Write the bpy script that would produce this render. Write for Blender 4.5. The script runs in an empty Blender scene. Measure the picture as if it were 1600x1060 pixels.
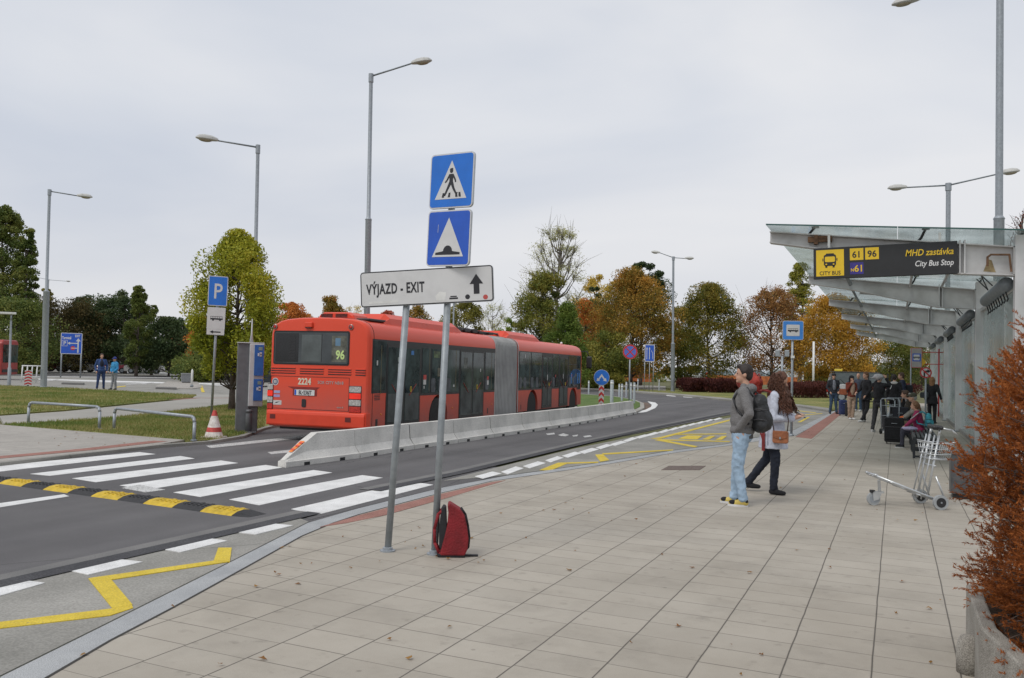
import bpy, bmesh, math, random
import numpy as np
from mathutils import Vector, Matrix
PI=math.pi; rad=math.radians
random.seed(7); np.random.seed(7)
SC=bpy.context.scene; COL=SC.collection
# ---------------------------------------------------------------- camera
FPX,PITCH,ROLL,YAW,EYE=1318.9,.034,.024,.4276,1.7
def _rz(x,y,z):
    c,s=math.cos(YAW),math.sin(YAW); return Vector((c*x-s*y,s*x+c*y,z))
F_=_rz(0,math.cos(PITCH),math.sin(PITCH)); U0=_rz(0,-math.sin(PITCH),math.cos(PITCH)); R0=_rz(1,0,0)
R_=R0*math.cos(ROLL)+U0*math.sin(ROLL); U_=U0*math.cos(ROLL)-R0*math.sin(ROLL)
cam=bpy.data.cameras.new('camera'); co=bpy.data.objects.new('camera',cam); COL.objects.link(co)
m=Matrix.Identity(4)
for i in range(3): m[i][0]=R_[i]; m[i][1]=U_[i]; m[i][2]=-F_[i]
m[0][3]=0; m[1][3]=0; m[2][3]=EYE
co.matrix_world=m; cam.sensor_width=36; cam.lens=FPX/1600*36; cam.clip_end=4000; cam.clip_start=.05
SC.camera=co
EYEP=Vector((0,0,EYE))
def ray(px,py): return F_+R_*((px-800)/FPX)-U_*((py-530)/FPX)
def G(px,py,z=0.0):                      # ground point seen at a pixel of the photograph
    d=ray(px,py); t=(z-EYE)/d.z; p=EYEP+d*t; return Vector((p.x,p.y,z))
def onY(px,py,Y): d=ray(px,py); return EYEP+d*(Y/d.y)
def AtD(px,D):                           # ground point in the direction of a column, D metres deep
    d=ray(px,575); h=Vector((d.x,d.y,0)); fd=Vector((F_.x,F_.y,0)).normalized(); return h*(D/h.dot(fd))
def HtD(px,py,D):
    d=ray(px,py); fd=Vector((F_.x,F_.y,0)).normalized(); h=Vector((d.x,d.y,0)); return EYE+d.z*(D/h.dot(fd))
def HT(px,py,b): d=ray(px,py); return EYE+d.z*math.hypot(b[0],b[1])/math.hypot(d.x,d.y)
def heading(loc,ang):                    # rotation so +Y faces: 0 camera, 90 image right, -90 image left, 180 away
    t=Vector((-loc[0],-loc[1])).normalized(); r=Vector((-t.y,t.x)); a=rad(ang)
    d=t*math.cos(a)+r*math.sin(a); return math.atan2(-d.x,d.y)
# ---------------------------------------------------------------- world and light
SUN_EL,SUN_ROT=rad(52),rad(200)
w=bpy.data.worlds.new('World'); SC.world=w; w.use_nodes=True; nt=w.node_tree; N=nt.nodes; L=nt.links; N.clear()
out=N.new('ShaderNodeOutputWorld'); bg=N.new('ShaderNodeBackground'); bg.inputs[1].default_value=.104
sky=N.new('ShaderNodeTexSky'); sky.sky_type='NISHITA'; sky.sun_disc=False; sky.sun_elevation=SUN_EL; sky.sun_rotation=SUN_ROT
tc=N.new('ShaderNodeTexCoord'); mp=N.new('ShaderNodeMapping'); mp.inputs['Scale'].default_value=(1,1,3.2)
n1=N.new('ShaderNodeTexNoise'); n1.inputs['Scale'].default_value=1.25; n1.inputs['Detail'].default_value=5; n1.inputs['Roughness'].default_value=.46; n1.inputs['Distortion'].default_value=.4
cr=N.new('ShaderNodeValToRGB'); e=cr.color_ramp.elements
e[0].position=.36; e[0].color=(5.85,6.3,7.15,1); e[1].position=.64; e[1].color=(8.1,8.15,8.35,1)
sep=N.new('ShaderNodeSeparateXYZ'); hz=N.new('ShaderNodeMapRange'); hz.inputs[1].default_value=0; hz.inputs[2].default_value=.28; hz.inputs[3].default_value=.55; hz.inputs[4].default_value=0
hm=N.new('ShaderNodeMixRGB'); hm.inputs[2].default_value=(7.0,6.85,7.05,1)
mx=N.new('ShaderNodeMixRGB'); mx.inputs[0].default_value=.93
L.new(tc.outputs['Generated'],mp.inputs[0]); L.new(mp.outputs[0],n1.inputs[0]); L.new(n1.outputs[0],cr.inputs[0])
L.new(tc.outputs['Generated'],sep.inputs[0]); L.new(sep.outputs[2],hz.inputs[0]); L.new(hz.outputs[0],hm.inputs[0]); L.new(cr.outputs[0],hm.inputs[1])
L.new(sky.outputs[0],mx.inputs[1]); L.new(hm.outputs[0],mx.inputs[2]); L.new(mx.outputs[0],bg.inputs[0]); L.new(bg.outputs[0],out.inputs[0])
sl=bpy.data.lights.new('sun','SUN'); sl.energy=1.5; sl.angle=rad(25); sl.color=(1,.96,.9)
so=bpy.data.objects.new('sun',sl); COL.objects.link(so)
sd=Vector((math.sin(SUN_ROT)*math.cos(SUN_EL),math.cos(SUN_ROT)*math.cos(SUN_EL),math.sin(SUN_EL)))
so.rotation_euler=sd.to_track_quat('Z','Y').to_euler(); so.location=(0,0,60)
SC.view_settings.view_transform='Standard'; SC.view_settings.look='None'; SC.view_settings.exposure=0; SC.view_settings.gamma=1
SC.cycles.use_denoising=True; SC.cycles.transparent_max_bounces=16
# ---------------------------------------------------------------- materials
MATS={}
def mat(name,col,rough=.6,metal=0,var=.12,scale=6,bump=0,bscale=60,alpha=1,spec=.5,dirt=None,emit=0,coat=0,coord='Object'):
    if name in MATS: return MATS[name]
    m=bpy.data.materials.new(name); m.use_nodes=True; nt=m.node_tree; N=nt.nodes; L=nt.links
    b=N['Principled BSDF']; b.inputs['Roughness'].default_value=rough; b.inputs['Metallic'].default_value=metal
    b.inputs['Specular IOR Level'].default_value=spec; b.inputs['Alpha'].default_value=alpha; b.inputs['Coat Weight'].default_value=coat
    tc=N.new('ShaderNodeTexCoord'); n=N.new('ShaderNodeTexNoise'); n.inputs['Scale'].default_value=scale; n.inputs['Detail'].default_value=6; n.inputs['Roughness'].default_value=.6
    L.new(tc.outputs[coord],n.inputs[0])
    r=N.new('ShaderNodeValToRGB'); e=r.color_ramp.elements
    c=np.array(col[:3]); d=np.array(dirt) if dirt is not None else c*(1-var*1.6)
    e[0].position=.3; e[0].color=(*d,1); e[1].position=.62; e[1].color=(*np.minimum(c*(1+var*.5),1),1)
    L.new(n.outputs[0],r.inputs[0]); L.new(r.outputs[0],b.inputs['Base Color'])
    if bump:
        n2=N.new('ShaderNodeTexNoise'); n2.inputs['Scale'].default_value=bscale; n2.inputs['Detail'].default_value=3
        L.new(tc.outputs[coord],n2.inputs[0]); bp=N.new('ShaderNodeBump'); bp.inputs['Strength'].default_value=bump; bp.inputs['Distance'].default_value=.02
        L.new(n2.outputs[0],bp.inputs['Height']); L.new(bp.outputs[0],b.inputs['Normal'])
    if emit: b.inputs['Emission Color'].default_value=(*c,1); b.inputs['Emission Strength'].default_value=emit
    m.diffuse_color=(*c,1); MATS[name]=m; return m
def leafmat(name,cols,rough=.6):
    if name in MATS: return MATS[name]
    m=bpy.data.materials.new(name); m.use_nodes=True; nt=m.node_tree; N=nt.nodes; L=nt.links
    b=N['Principled BSDF']; b.inputs['Roughness'].default_value=rough; b.inputs['Specular IOR Level'].default_value=.25
    g=N.new('ShaderNodeNewGeometry'); r=N.new('ShaderNodeValToRGB'); els=r.color_ramp.elements
    tc=N.new('ShaderNodeTexCoord'); n=N.new('ShaderNodeTexNoise'); n.inputs['Scale'].default_value=.55; n.inputs['Detail'].default_value=3
    L.new(tc.outputs['Object'],n.inputs[0])
    a=N.new('ShaderNodeMath'); a.operation='MULTIPLY_ADD'; a.inputs[1].default_value=1.9; a.inputs[2].default_value=-.7; L.new(n.outputs[0],a.inputs[0])
    a2=N.new('ShaderNodeMath'); a2.operation='MULTIPLY_ADD'; a2.inputs[1].default_value=.5; L.new(g.outputs['Random Per Island'],a2.inputs[0]); L.new(a.outputs[0],a2.inputs[2])
    L.new(a2.outputs[0],r.inputs[0])
    if name.startswith('foliage_') and name[8:9].isdigit(): cols=[(min(c[0]*1.28,.7),min(c[1]*1.25,.7),c[2]*1.15) for c in cols]
    k=len(cols)
    while len(els)<k: els.new(.5)
    for i,c in enumerate(cols): els[i].position=i/(k-1); els[i].color=(*c,1)
    L.new(r.outputs[0],b.inputs['Base Color'])
    tl=N.new('ShaderNodeBsdfTranslucent'); ms=N.new('ShaderNodeMixShader'); ms.inputs[0].default_value=.3
    L.new(r.outputs[0],tl.inputs[0]); L.new(b.outputs[0],ms.inputs[1]); L.new(tl.outputs[0],ms.inputs[2]); L.new(ms.outputs[0],N['Material Output'].inputs[0])
    MATS[name]=m; return m
# ---------------------------------------------------------------- mesh builder
class MB:
    def __init__(s): s.v=[]; s.f=[]; s.mi=[]; s.cur=0; s.M=Matrix.Identity(4)
    def mat(s,i): s.cur=i; return s
    def _v(s,ps):
        b=len(s.v); s.v+= [tuple(s.M@Vector(p)) for p in ps]; return b
    def face(s,ps): b=s._v(ps); s.f.append(tuple(range(b,b+len(ps)))); s.mi.append(s.cur); return s
    def box(s,a,b):
        x0,y0,z0=a; x1,y1,z1=b
        k=s._v([(x0,y0,z0),(x1,y0,z0),(x1,y1,z0),(x0,y1,z0),(x0,y0,z1),(x1,y0,z1),(x1,y1,z1),(x0,y1,z1)])
        for q in ((0,3,2,1),(4,5,6,7),(0,1,5,4),(1,2,6,5),(2,3,7,6),(3,0,4,7)): s.f.append(tuple(k+i for i in q)); s.mi.append(s.cur)
        return s
    def prism(s,pts,ax,a,b):              # polygon in the two other axes, extruded along axis ax from a to b
        def P(u,v,t): return {'x':(t,u,v),'y':(u,t,v),'z':(u,v,t)}[ax]
        n=len(pts); k=s._v([P(u,v,a) for u,v in pts]+[P(u,v,b) for u,v in pts])
        s.f.append(tuple(k+i for i in range(n))); s.f.append(tuple(k+n+i for i in reversed(range(n)))); s.mi+= [s.cur]*2
        for i in range(n): j=(i+1)%n; s.f.append((k+i,k+n+i,k+n+j,k+j)); s.mi.append(s.cur)
        return s
    def slab(s,pts,z0,z1):                # closed polygon of world points as a slab
        return s.prism([(p[0],p[1]) for p in pts],'z',z0,z1)
    def tube(s,p0,p1,r0,r1=None,n=10,cap=True,sx=1):
        r1=r0 if r1 is None else r1; p0=Vector(p0); p1=Vector(p1); d=(p1-p0)
        if d.length<1e-6: return s
        q=d.to_track_quat('Z','Y'); ring=[(math.cos(2*PI*i/n),math.sin(2*PI*i/n)) for i in range(n)]
        k=s._v([p0+q@Vector((c*r0*sx,t*r0,0)) for c,t in ring]+[p1+q@Vector((c*r1*sx,t*r1,0)) for c,t in ring])
        for i in range(n): j=(i+1)%n; s.f.append((k+i,k+j,k+n+j,k+n+i)); s.mi.append(s.cur)
        if cap: s.f.append(tuple(k+i for i in reversed(range(n)))); s.f.append(tuple(k+n+i for i in range(n))); s.mi+=[s.cur]*2
        return s
    def path(s,pts,r,n=8):
        rs=r if isinstance(r,(list,tuple)) else [r]*len(pts)
        for i in range(len(pts)-1):
            s.tube(pts[i],pts[i+1],rs[i],rs[i+1],n)
            if 0<i: s.ball(pts[i],(rs[i],)*3,8,5)
        return s
    def ball(s,c,r,nu=12,nv=8,rot=None):
        c=Vector(c); r=(r,)*3 if not hasattr(r,'__len__') else r; q=rot.to_matrix() if rot else Matrix.Identity(3)
        ps=[c+q@Vector((0,0,-r[2]))]
        for j in range(1,nv):
            t=-PI/2+PI*j/nv
            for i in range(nu): a=2*PI*i/nu; ps.append(c+q@Vector((math.cos(a)*math.cos(t)*r[0],math.sin(a)*math.cos(t)*r[1],math.sin(t)*r[2])))
        ps.append(c+q@Vector((0,0,r[2]))); k=s._v(ps); top=k+len(ps)-1
        for i in range(nu):
            j=(i+1)%nu; s.f.append((k,k+1+j,k+1+i)); s.mi.append(s.cur)
            for l in range(nv-2): a=k+1+l*nu; s.f.append((a+i,a+j,a+nu+j,a+nu+i)); s.mi.append(s.cur)
            a=k+1+(nv-2)*nu; s.f.append((a+i,a+j,top)); s.mi.append(s.cur)
        return s
    def lathe(s,prof,n=24,c=(0,0,0)):
        c=Vector(c); k=s._v([c+Vector((r*math.cos(2*PI*i/n),r*math.sin(2*PI*i/n),z)) for r,z in prof for i in range(n)])
        for l in range(len(prof)-1):
            for i in range(n): j=(i+1)%n; s.f.append((k+l*n+i,k+l*n+j,k+(l+1)*n+j,k+(l+1)*n+i)); s.mi.append(s.cur)
        s.f.append(tuple(k+i for i in reversed(range(n)))); s.f.append(tuple(k+(len(prof)-1)*n+i for i in range(n))); s.mi+=[s.cur]*2
        return s
    def caps(s,p0,p1,r0,r1=None,n=12):
        r1=r0 if r1 is None else r1; s.tube(p0,p1,r0,r1,n); s.ball(p0,(r0,)*3,n,8); s.ball(p1,(r1,)*3,n,8); return s
    def mesh(s,name,mats,smooth=False):
        me=bpy.data.meshes.new(name); me.from_pydata(s.v,[],s.f)
        mats=mats if isinstance(mats,(list,tuple)) else [mats]
        for m in mats: me.materials.append(m)
        me.polygons.foreach_set('material_index',s.mi)
        if smooth: me.polygons.foreach_set('use_smooth',[True]*len(s.f))
        me.update(); return me
    def build(s,name,mats,parent=None,smooth=False,bevel=0,loc=None,rot=None,auto=None):
        me=s.mesh(name,mats,smooth)
        bm=bmesh.new(); bm.from_mesh(me); bmesh.ops.recalc_face_normals(bm,faces=bm.faces); bm.to_mesh(me); bm.free()
        o=bpy.data.objects.new(name,me); COL.objects.link(o)
        if bevel:
            b=o.modifiers.new('b','BEVEL'); b.width=bevel; b.segments=2; b.limit_method='ANGLE'; b.angle_limit=rad(40)
        if auto:
            me.polygons.foreach_set('use_smooth',[True]*len(me.polygons))
            bm=bmesh.new(); bm.from_mesh(me)
            for e in bm.edges:
                if len(e.link_faces)==2 and e.calc_face_angle(0)>auto: e.smooth=False
            bm.to_mesh(me); bm.free()
        if parent: o.parent=parent
        if loc is not None: o.location=loc
        if rot is not None: o.rotation_euler=rot
        return o
def rrect(w,h,r,cx=0,cy=0,n=5):
    ps=[]
    for sx,sy,a0 in ((1,1,0),(-1,1,90),(-1,-1,180),(1,-1,270)):
        for i in range(n+1):
            a=rad(a0+90*i/n); ps.append((cx+sx*(w/2-r)+r*math.cos(a),cy+sy*(h/2-r)+r*math.sin(a)))
    return ps
def circ(r,cx=0,cy=0,n=32): return [(cx+r*math.cos(2*PI*i/n),cy+r*math.sin(2*PI*i/n)) for i in range(n)]
def tag(o,label,cat=None,group=None,kind=None):
    o['label']=label
    if cat: o['category']=cat
    if group: o['group']=group
    if kind: o['kind']=kind
    return o
def thing(name,label,cat,loc=(0,0,0),rz=0,group=None,tilt=None):
    o=bpy.data.objects.new(name,None); COL.objects.link(o); o.location=(loc[0],loc[1],loc[2] if len(loc)>2 else 0)
    o.rotation_euler=(tilt[0] if tilt else 0,tilt[1] if tilt else 0,rz); o.empty_display_size=.2
    return tag(o,label,cat,group)
def struct(name,mb,m,label=None,smooth=False,bevel=0):
    o=mb.build(name,m,None,smooth,bevel); o['kind']='structure'
    if label: o['label']=label
    return o
def ref(o): return list(o.children)
def copy_tree(o,parent=None):
    c=o.copy(); COL.objects.link(c); c.parent=parent
    for ch in [x for x in bpy.data.objects if x.parent==o]: copy_tree(ch,c)
    return c
def dupe(o,loc,rz,label,tilt=None):
    c=copy_tree(o); c.location=loc; c.rotation_euler=(tilt[0] if tilt else o.rotation_euler[0],tilt[1] if tilt else o.rotation_euler[1],rz); c['label']=label; return c
def text(body,size,m,parent,loc,rot=(PI/2,0,0),sx=1,align='LEFT',bold=0,shear=0,name='lettering',depth=.0015,space=1.0):
    cu=bpy.data.curves.new(name,'FONT'); cu.body=body; cu.size=size; cu.extrude=depth; cu.offset=bold; cu.shear=shear; cu.align_x=align; cu.resolution_u=3; cu.space_character=space
    t=bpy.data.objects.new(name,cu); COL.objects.link(t); bpy.context.view_layer.update()
    me=bpy.data.meshes.new_from_object(t.evaluated_get(bpy.context.evaluated_depsgraph_get()))
    bpy.data.objects.remove(t); me.name=name; me.materials.clear(); me.materials.append(m)
    o=bpy.data.objects.new(name,me); COL.objects.link(o); o.parent=parent; o.location=loc; o.rotation_euler=rot; o.scale=(sx,1,1); return o
def evalmesh(o,name):
    bpy.context.view_layer.update()
    me=bpy.data.meshes.new_from_object(o.evaluated_get(bpy.context.evaluated_depsgraph_get())); me.name=name; return me
def blob(mb,name,mats,parent,voxel=.02,smooth=3,disp=0,dscale=.1):       # fuse overlapping solids to one skin
    me=mb.mesh(name,mats,True); t=bpy.data.objects.new('tmp',me); COL.objects.link(t)
    r=t.modifiers.new('r','REMESH'); r.mode='VOXEL'; r.voxel_size=voxel; r.use_smooth_shade=True
    if smooth: s=t.modifiers.new('s','SMOOTH'); s.iterations=smooth; s.factor=.5
    if disp:
        tx=bpy.data.textures.new('wr','CLOUDS'); tx.noise_scale=dscale; d=t.modifiers.new('d','DISPLACE'); d.texture=tx; d.strength=disp; d.mid_level=.5
    m2=evalmesh(t,name); bpy.data.objects.remove(t)
    m2.materials.clear(); m2.materials.append(mats[0] if isinstance(mats,(list,tuple)) else mats)
    m2.polygons.foreach_set('use_smooth',[True]*len(m2.polygons))
    o=bpy.data.objects.new(name,m2); COL.objects.link(o); o.parent=parent; return o
# ---------------------------------------------------------------- shared materials
galv=mat('galvanised_steel',(.33,.36,.39),.45,.35,.12,14)
darkgalv=mat('weathered_grey_steel',(.24,.27,.29),.5,.3,.15,9)
lampw=mat('lamp_housing_grey',(.5,.5,.48),.5,0,.1,8)
lampg=mat('lamp_glass',(.32,.28,.2),.15,0,.1,8)
black=mat('black_plastic',(.018,.018,.02),.5,0,.1,10)
white=mat('white_paint',(.72,.72,.70),.5,0,.08,9)
signgrey=mat('sign_back_aluminium',(.5,.52,.54),.4,.4,.1,12)
signw=mat('sign_white',(.62,.62,.62),.4,0,.05,5)
signblk=mat('sign_black',(.02,.02,.025),.45)
blue1=mat('sign_blue',(.015,.16,.62),.35,0,.08,4)
blue2=mat('sign_deep_blue',(.02,.10,.52),.35,0,.08,4)
redp=mat('sign_red',(.55,.03,.03),.4,0,.1,8)
rubber=mat('tyre_rubber',(.02,.02,.02),.8,0,.2,20)
# ---------------------------------------------------------------- ground surfaces
RZ=-.05
def surface(name,c1,c2,scale,fine,finec,rough=.9,bump=.3,bscale=180,extra=None,wear=None,tracks=0):
    m=bpy.data.materials.new(name); m.use_nodes=True; nt=m.node_tree; N=nt.nodes; L=nt.links; b=N['Principled BSDF']; b.inputs['Roughness'].default_value=rough; b.inputs['Specular IOR Level'].default_value=.3
    tc=N.new('ShaderNodeTexCoord'); n=N.new('ShaderNodeTexNoise'); n.inputs['Scale'].default_value=scale; n.inputs['Detail'].default_value=7; n.inputs['Roughness'].default_value=.62
    r=N.new('ShaderNodeValToRGB'); r.color_ramp.elements[0].position=.32; r.color_ramp.elements[0].color=(*c1,1); r.color_ramp.elements[1].position=.68; r.color_ramp.elements[1].color=(*c2,1)
    L.new(tc.outputs['Object'],n.inputs[0]); L.new(n.outputs[0],r.inputs[0])
    v=N.new('ShaderNodeTexNoise'); v.inputs['Scale'].default_value=fine; v.inputs['Detail'].default_value=2; L.new(tc.outputs['Object'],v.inputs[0])
    vr=N.new('ShaderNodeMapRange'); vr.inputs[1].default_value=.35; vr.inputs[2].default_value=.65; vr.inputs[3].default_value=1-finec; vr.inputs[4].default_value=1+finec; L.new(v.outputs[0],vr.inputs[0])
    mu=N.new('ShaderNodeVectorMath'); mu.operation='SCALE'; L.new(r.outputs[0],mu.inputs[0]); L.new(vr.outputs[0],mu.inputs['Scale']); src=mu.outputs[0]
    if tracks:
        mp=N.new('ShaderNodeMapping'); mp.inputs['Scale'].default_value=(.75,.035,1); L.new(tc.outputs['Object'],mp.inputs[0]); t=N.new('ShaderNodeTexNoise'); t.inputs['Scale'].default_value=1.6; t.inputs['Detail'].default_value=4; L.new(mp.outputs[0],t.inputs[0])
        tr=N.new('ShaderNodeMapRange'); tr.inputs[1].default_value=.35; tr.inputs[2].default_value=.65; tr.inputs[3].default_value=1-tracks; tr.inputs[4].default_value=1+tracks; L.new(t.outputs[0],tr.inputs[0])
        q=N.new('ShaderNodeVectorMath'); q.operation='SCALE'; L.new(src,q.inputs[0]); L.new(tr.outputs[0],q.inputs['Scale']); src=q.outputs[0]
        vo=N.new('ShaderNodeTexVoronoi'); vo.feature='DISTANCE_TO_EDGE'; vo.inputs['Scale'].default_value=.22; nn=N.new('ShaderNodeTexNoise'); nn.inputs['Scale'].default_value=1.5; nn.inputs['Detail'].default_value=6; L.new(tc.outputs['Object'],nn.inputs[0]); ad=N.new('ShaderNodeMixRGB'); ad.inputs[0].default_value=.25; L.new(tc.outputs['Object'],ad.inputs[1]); L.new(nn.outputs['Color'],ad.inputs[2]); L.new(ad.outputs[0],vo.inputs[0])
        ck=N.new('ShaderNodeMapRange'); ck.inputs[1].default_value=.0; ck.inputs[2].default_value=.0022; ck.inputs[3].default_value=.55; ck.inputs[4].default_value=1; L.new(vo.outputs[0],ck.inputs[0]); q=N.new('ShaderNodeVectorMath'); q.operation='SCALE'; L.new(src,q.inputs[0]); L.new(ck.outputs[0],q.inputs['Scale']); src=q.outputs[0]
    if wear:
        wn=N.new('ShaderNodeTexNoise'); wn.inputs['Scale'].default_value=26; wn.inputs['Detail'].default_value=9; wn.inputs['Roughness'].default_value=.75; L.new(tc.outputs['Object'],wn.inputs[0]); wm=N.new('ShaderNodeMapRange'); wm.inputs[1].default_value=wear; wm.inputs[2].default_value=wear+.05; L.new(wn.outputs[0],wm.inputs[0])
        q=N.new('ShaderNodeMixRGB'); q.inputs[2].default_value=(.17,.165,.16,1); L.new(wm.outputs[0],q.inputs[0]); L.new(src,q.inputs[1]); src=q.outputs[0]
    L.new(src,b.inputs['Base Color'])
    bp=N.new('ShaderNodeBump'); bp.inputs['Strength'].default_value=bump; bp.inputs['Distance'].default_value=.01; L.new(v.outputs[0],bp.inputs['Height']); L.new(bp.outputs[0],b.inputs['Normal'])
    return m
asph=surface('asphalt',(.098,.095,.098),(.128,.124,.126),.5,140,.28,tracks=.14)
conc=surface('bay_concrete',(.215,.21,.19),(.32,.31,.285),.8,60,.14,tracks=.08)
granite=surface('kerb_granite',(.30,.31,.32),(.40,.41,.415),2,220,.35)
grassm=surface('lawn',(.11,.145,.035),(.27,.24,.09),.55,45,.45,1,.9)
farm=surface('far_ground',(.10,.11,.045),(.15,.14,.07),.05,3,.2,1,.2)
patham=surface('light_paving',(.29,.28,.255),(.36,.345,.315),.7,30,.12)
redpave=surface('red_tactile_paving',(.26,.13,.105),(.34,.17,.14),2,90,.25)
pwhite=surface('road_paint_white',(.60,.60,.59),(.78,.78,.77),3,90,.12,.7,wear=.62)
pwhite2=surface('worn_paint_white',(.42,.42,.41),(.6,.6,.59),5,70,.25,.7,wear=.54)
pyel=surface('road_paint_yellow',(.55,.40,.03),(.68,.52,.06),3,90,.15,.7,wear=.60)
def tile_material(name,X0,a,Y0,b,c1,c2):
    m=bpy.data.materials.new(name); m.use_nodes=True; nt=m.node_tree; N=nt.nodes; L=nt.links; B=N['Principled BSDF']; B.inputs['Roughness'].default_value=.85; B.inputs['Specular IOR Level'].default_value=.35
    def ma(op,x,y=None,z=None):
        q=N.new('ShaderNodeMath'); q.operation=op
        for i,k in enumerate((x,y,z)):
            if k is None: continue
            if isinstance(k,(int,float)): q.inputs[i].default_value=k
            else: L.new(k,q.inputs[i])
        return q.outputs[0]
    tc=N.new('ShaderNodeTexCoord'); sp=N.new('ShaderNodeSeparateXYZ'); L.new(tc.outputs['Object'],sp.inputs[0])
    nz=N.new('ShaderNodeTexNoise'); nz.inputs['Scale'].default_value=2.2; nz.inputs['Detail'].default_value=5; L.new(tc.outputs['Object'],nz.inputs[0])
    wob=ma('MULTIPLY_ADD',nz.outputs[0],.012,-.006)
    u=ma('DIVIDE',ma('SUBTRACT',ma('ADD',sp.outputs[0],wob),X0),a); fu=ma('FLOOR',u)
    wn=N.new('ShaderNodeTexWhiteNoise'); wn.noise_dimensions='1D'; L.new(fu,wn.inputs['W'])
    v=ma('DIVIDE',ma('SUBTRACT',ma('ADD',sp.outputs[1],wob),Y0),b); v=ma('MULTIPLY_ADD',wn.outputs[0],.14,v); fv=ma('FLOOR',v)
    du=ma('MULTIPLY',ma('PINGPONG',u,.5),a); dv=ma('MULTIPLY',ma('PINGPONG',v,.5),b)
    lu=ma('SUBTRACT',1,ma('SMOOTH_MIN',ma('DIVIDE',du,.0075),1,.2)); 
    cb=N.new('ShaderNodeCombineXYZ'); L.new(fu,cb.inputs[0]); L.new(fv,cb.inputs[1])
    w2=N.new('ShaderNodeTexWhiteNoise'); w2.noise_dimensions='3D'; L.new(cb.outputs[0],w2.inputs[0])
    jw=ma('MULTIPLY_ADD',w2.outputs[0],.0045,.0028)
    lv=ma('SUBTRACT',1,ma('MINIMUM',ma('DIVIDE',dv,jw),1))
    line=ma('MINIMUM',ma('MAXIMUM',ma('MAXIMUM',lu,0),ma('MULTIPLY',ma('MAXIMUM',lv,0),.9)),1)
    n=N.new('ShaderNodeTexNoise'); n.inputs['Scale'].default_value=.45; n.inputs['Detail'].default_value=8; n.inputs['Roughness'].default_value=.68; L.new(tc.outputs['Object'],n.inputs[0])
    r=N.new('ShaderNodeValToRGB'); r.color_ramp.elements[0].position=.34; r.color_ramp.elements[0].color=(*c1,1); r.color_ramp.elements[1].position=.64; r.color_ramp.elements[1].color=(*c2,1); L.new(n.outputs[0],r.inputs[0])
    gr=N.new('ShaderNodeTexNoise'); gr.inputs['Scale'].default_value=170; gr.inputs['Detail'].default_value=2; L.new(tc.outputs['Object'],gr.inputs[0])
    k=ma('MULTIPLY',ma('MULTIPLY_ADD',w2.outputs[0],.10,.95),ma('MULTIPLY_ADD',gr.outputs[0],.34,.83))
    st=N.new('ShaderNodeTexNoise'); st.inputs['Scale'].default_value=7; st.inputs['Detail'].default_value=5; L.new(tc.outputs['Object'],st.inputs[0])
    sm=N.new('ShaderNodeMapRange'); sm.inputs[1].default_value=.62; sm.inputs[2].default_value=.75; sm.inputs[3].default_value=1; sm.inputs[4].default_value=.78; L.new(st.outputs[0],sm.inputs[0])
    k=ma('MULTIPLY',k,sm.outputs[0])
    s2=N.new('ShaderNodeTexNoise'); s2.inputs['Scale'].default_value=1.3; s2.inputs['Detail'].default_value=9; s2.inputs['Roughness'].default_value=.7; L.new(tc.outputs['Object'],s2.inputs[0]); s3=N.new('ShaderNodeMapRange'); s3.inputs[1].default_value=.5; s3.inputs[2].default_value=.72; s3.inputs[3].default_value=1; s3.inputs[4].default_value=.82; L.new(s2.outputs[0],s3.inputs[0]); k=ma('MULTIPLY',k,s3.outputs[0])
    vo=N.new('ShaderNodeTexVoronoi'); vo.inputs['Scale'].default_value=3.1; L.new(tc.outputs['Object'],vo.inputs[0]); vm=N.new('ShaderNodeMapRange'); vm.inputs[1].default_value=.035; vm.inputs[2].default_value=.06; vm.inputs[3].default_value=.72; vm.inputs[4].default_value=1; L.new(vo.outputs['Distance'],vm.inputs[0]); k=ma('MULTIPLY',k,vm.outputs[0])
    mu=N.new('ShaderNodeVectorMath'); mu.operation='SCALE'; L.new(r.outputs[0],mu.inputs[0]); L.new(k,mu.inputs['Scale'])
    mx=N.new('ShaderNodeMixRGB'); mx.inputs[2].default_value=(.05,.045,.038,1); L.new(line,mx.inputs[0]); L.new(mu.outputs[0],mx.inputs[1]); L.new(mx.outputs[0],B.inputs['Base Color'])
    h=ma('SUBTRACT',ma('MULTIPLY',gr.outputs[0],.15),line); bp=N.new('ShaderNodeBump'); bp.inputs['Strength'].default_value=.35; bp.inputs['Distance'].default_value=.006; L.new(h,bp.inputs['Height']); L.new(bp.outputs[0],B.inputs['Normal'])
    return m
tiles=tile_material('pavement_slabs',-3.844,.4661,6.924,.3066,(.335,.302,.252),(.415,.38,.325))
tiles2=tile_material('far_pavement_blocks',0,.2,0,.2,(.34,.32,.29),(.40,.375,.34))
def PX(l,z=0): return [G(x,y,z) for x,y in l]
mb=MB(); mb.face([(-1500,-800,-.07),(1500,-800,-.07),(1500,2500,-.07),(-1500,2500,-.07)]); struct('ground',mb,farm)
# asphalt carriageway
rd=PX([(0,903),(230,852),(462,801),(485,812),(560,794),(690,762),(800,716),(1130,650),(1225,633),(1295,634)],RZ)
rd=[Vector((-6.3,-8,RZ))]+rd+PX([(1180,624),(1050,614),(930,606)],RZ)+[Vector((-34,78,RZ)),Vector((-60,95,RZ)),Vector((-60,70,RZ)),Vector((-15.6,40,RZ))]+PX([(413,670),(382,682),(330,690),(245,697),(0,724)],RZ)+[Vector((-13.6,-8,RZ))]
mb=MB(); mb.slab(rd,-.2,RZ); struct('road',mb,asph)
mb=MB(); mb.box((-6.9,5.5,-.2),(-5.0,13.5,-.053)); struct('road',mb,asph)
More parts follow.
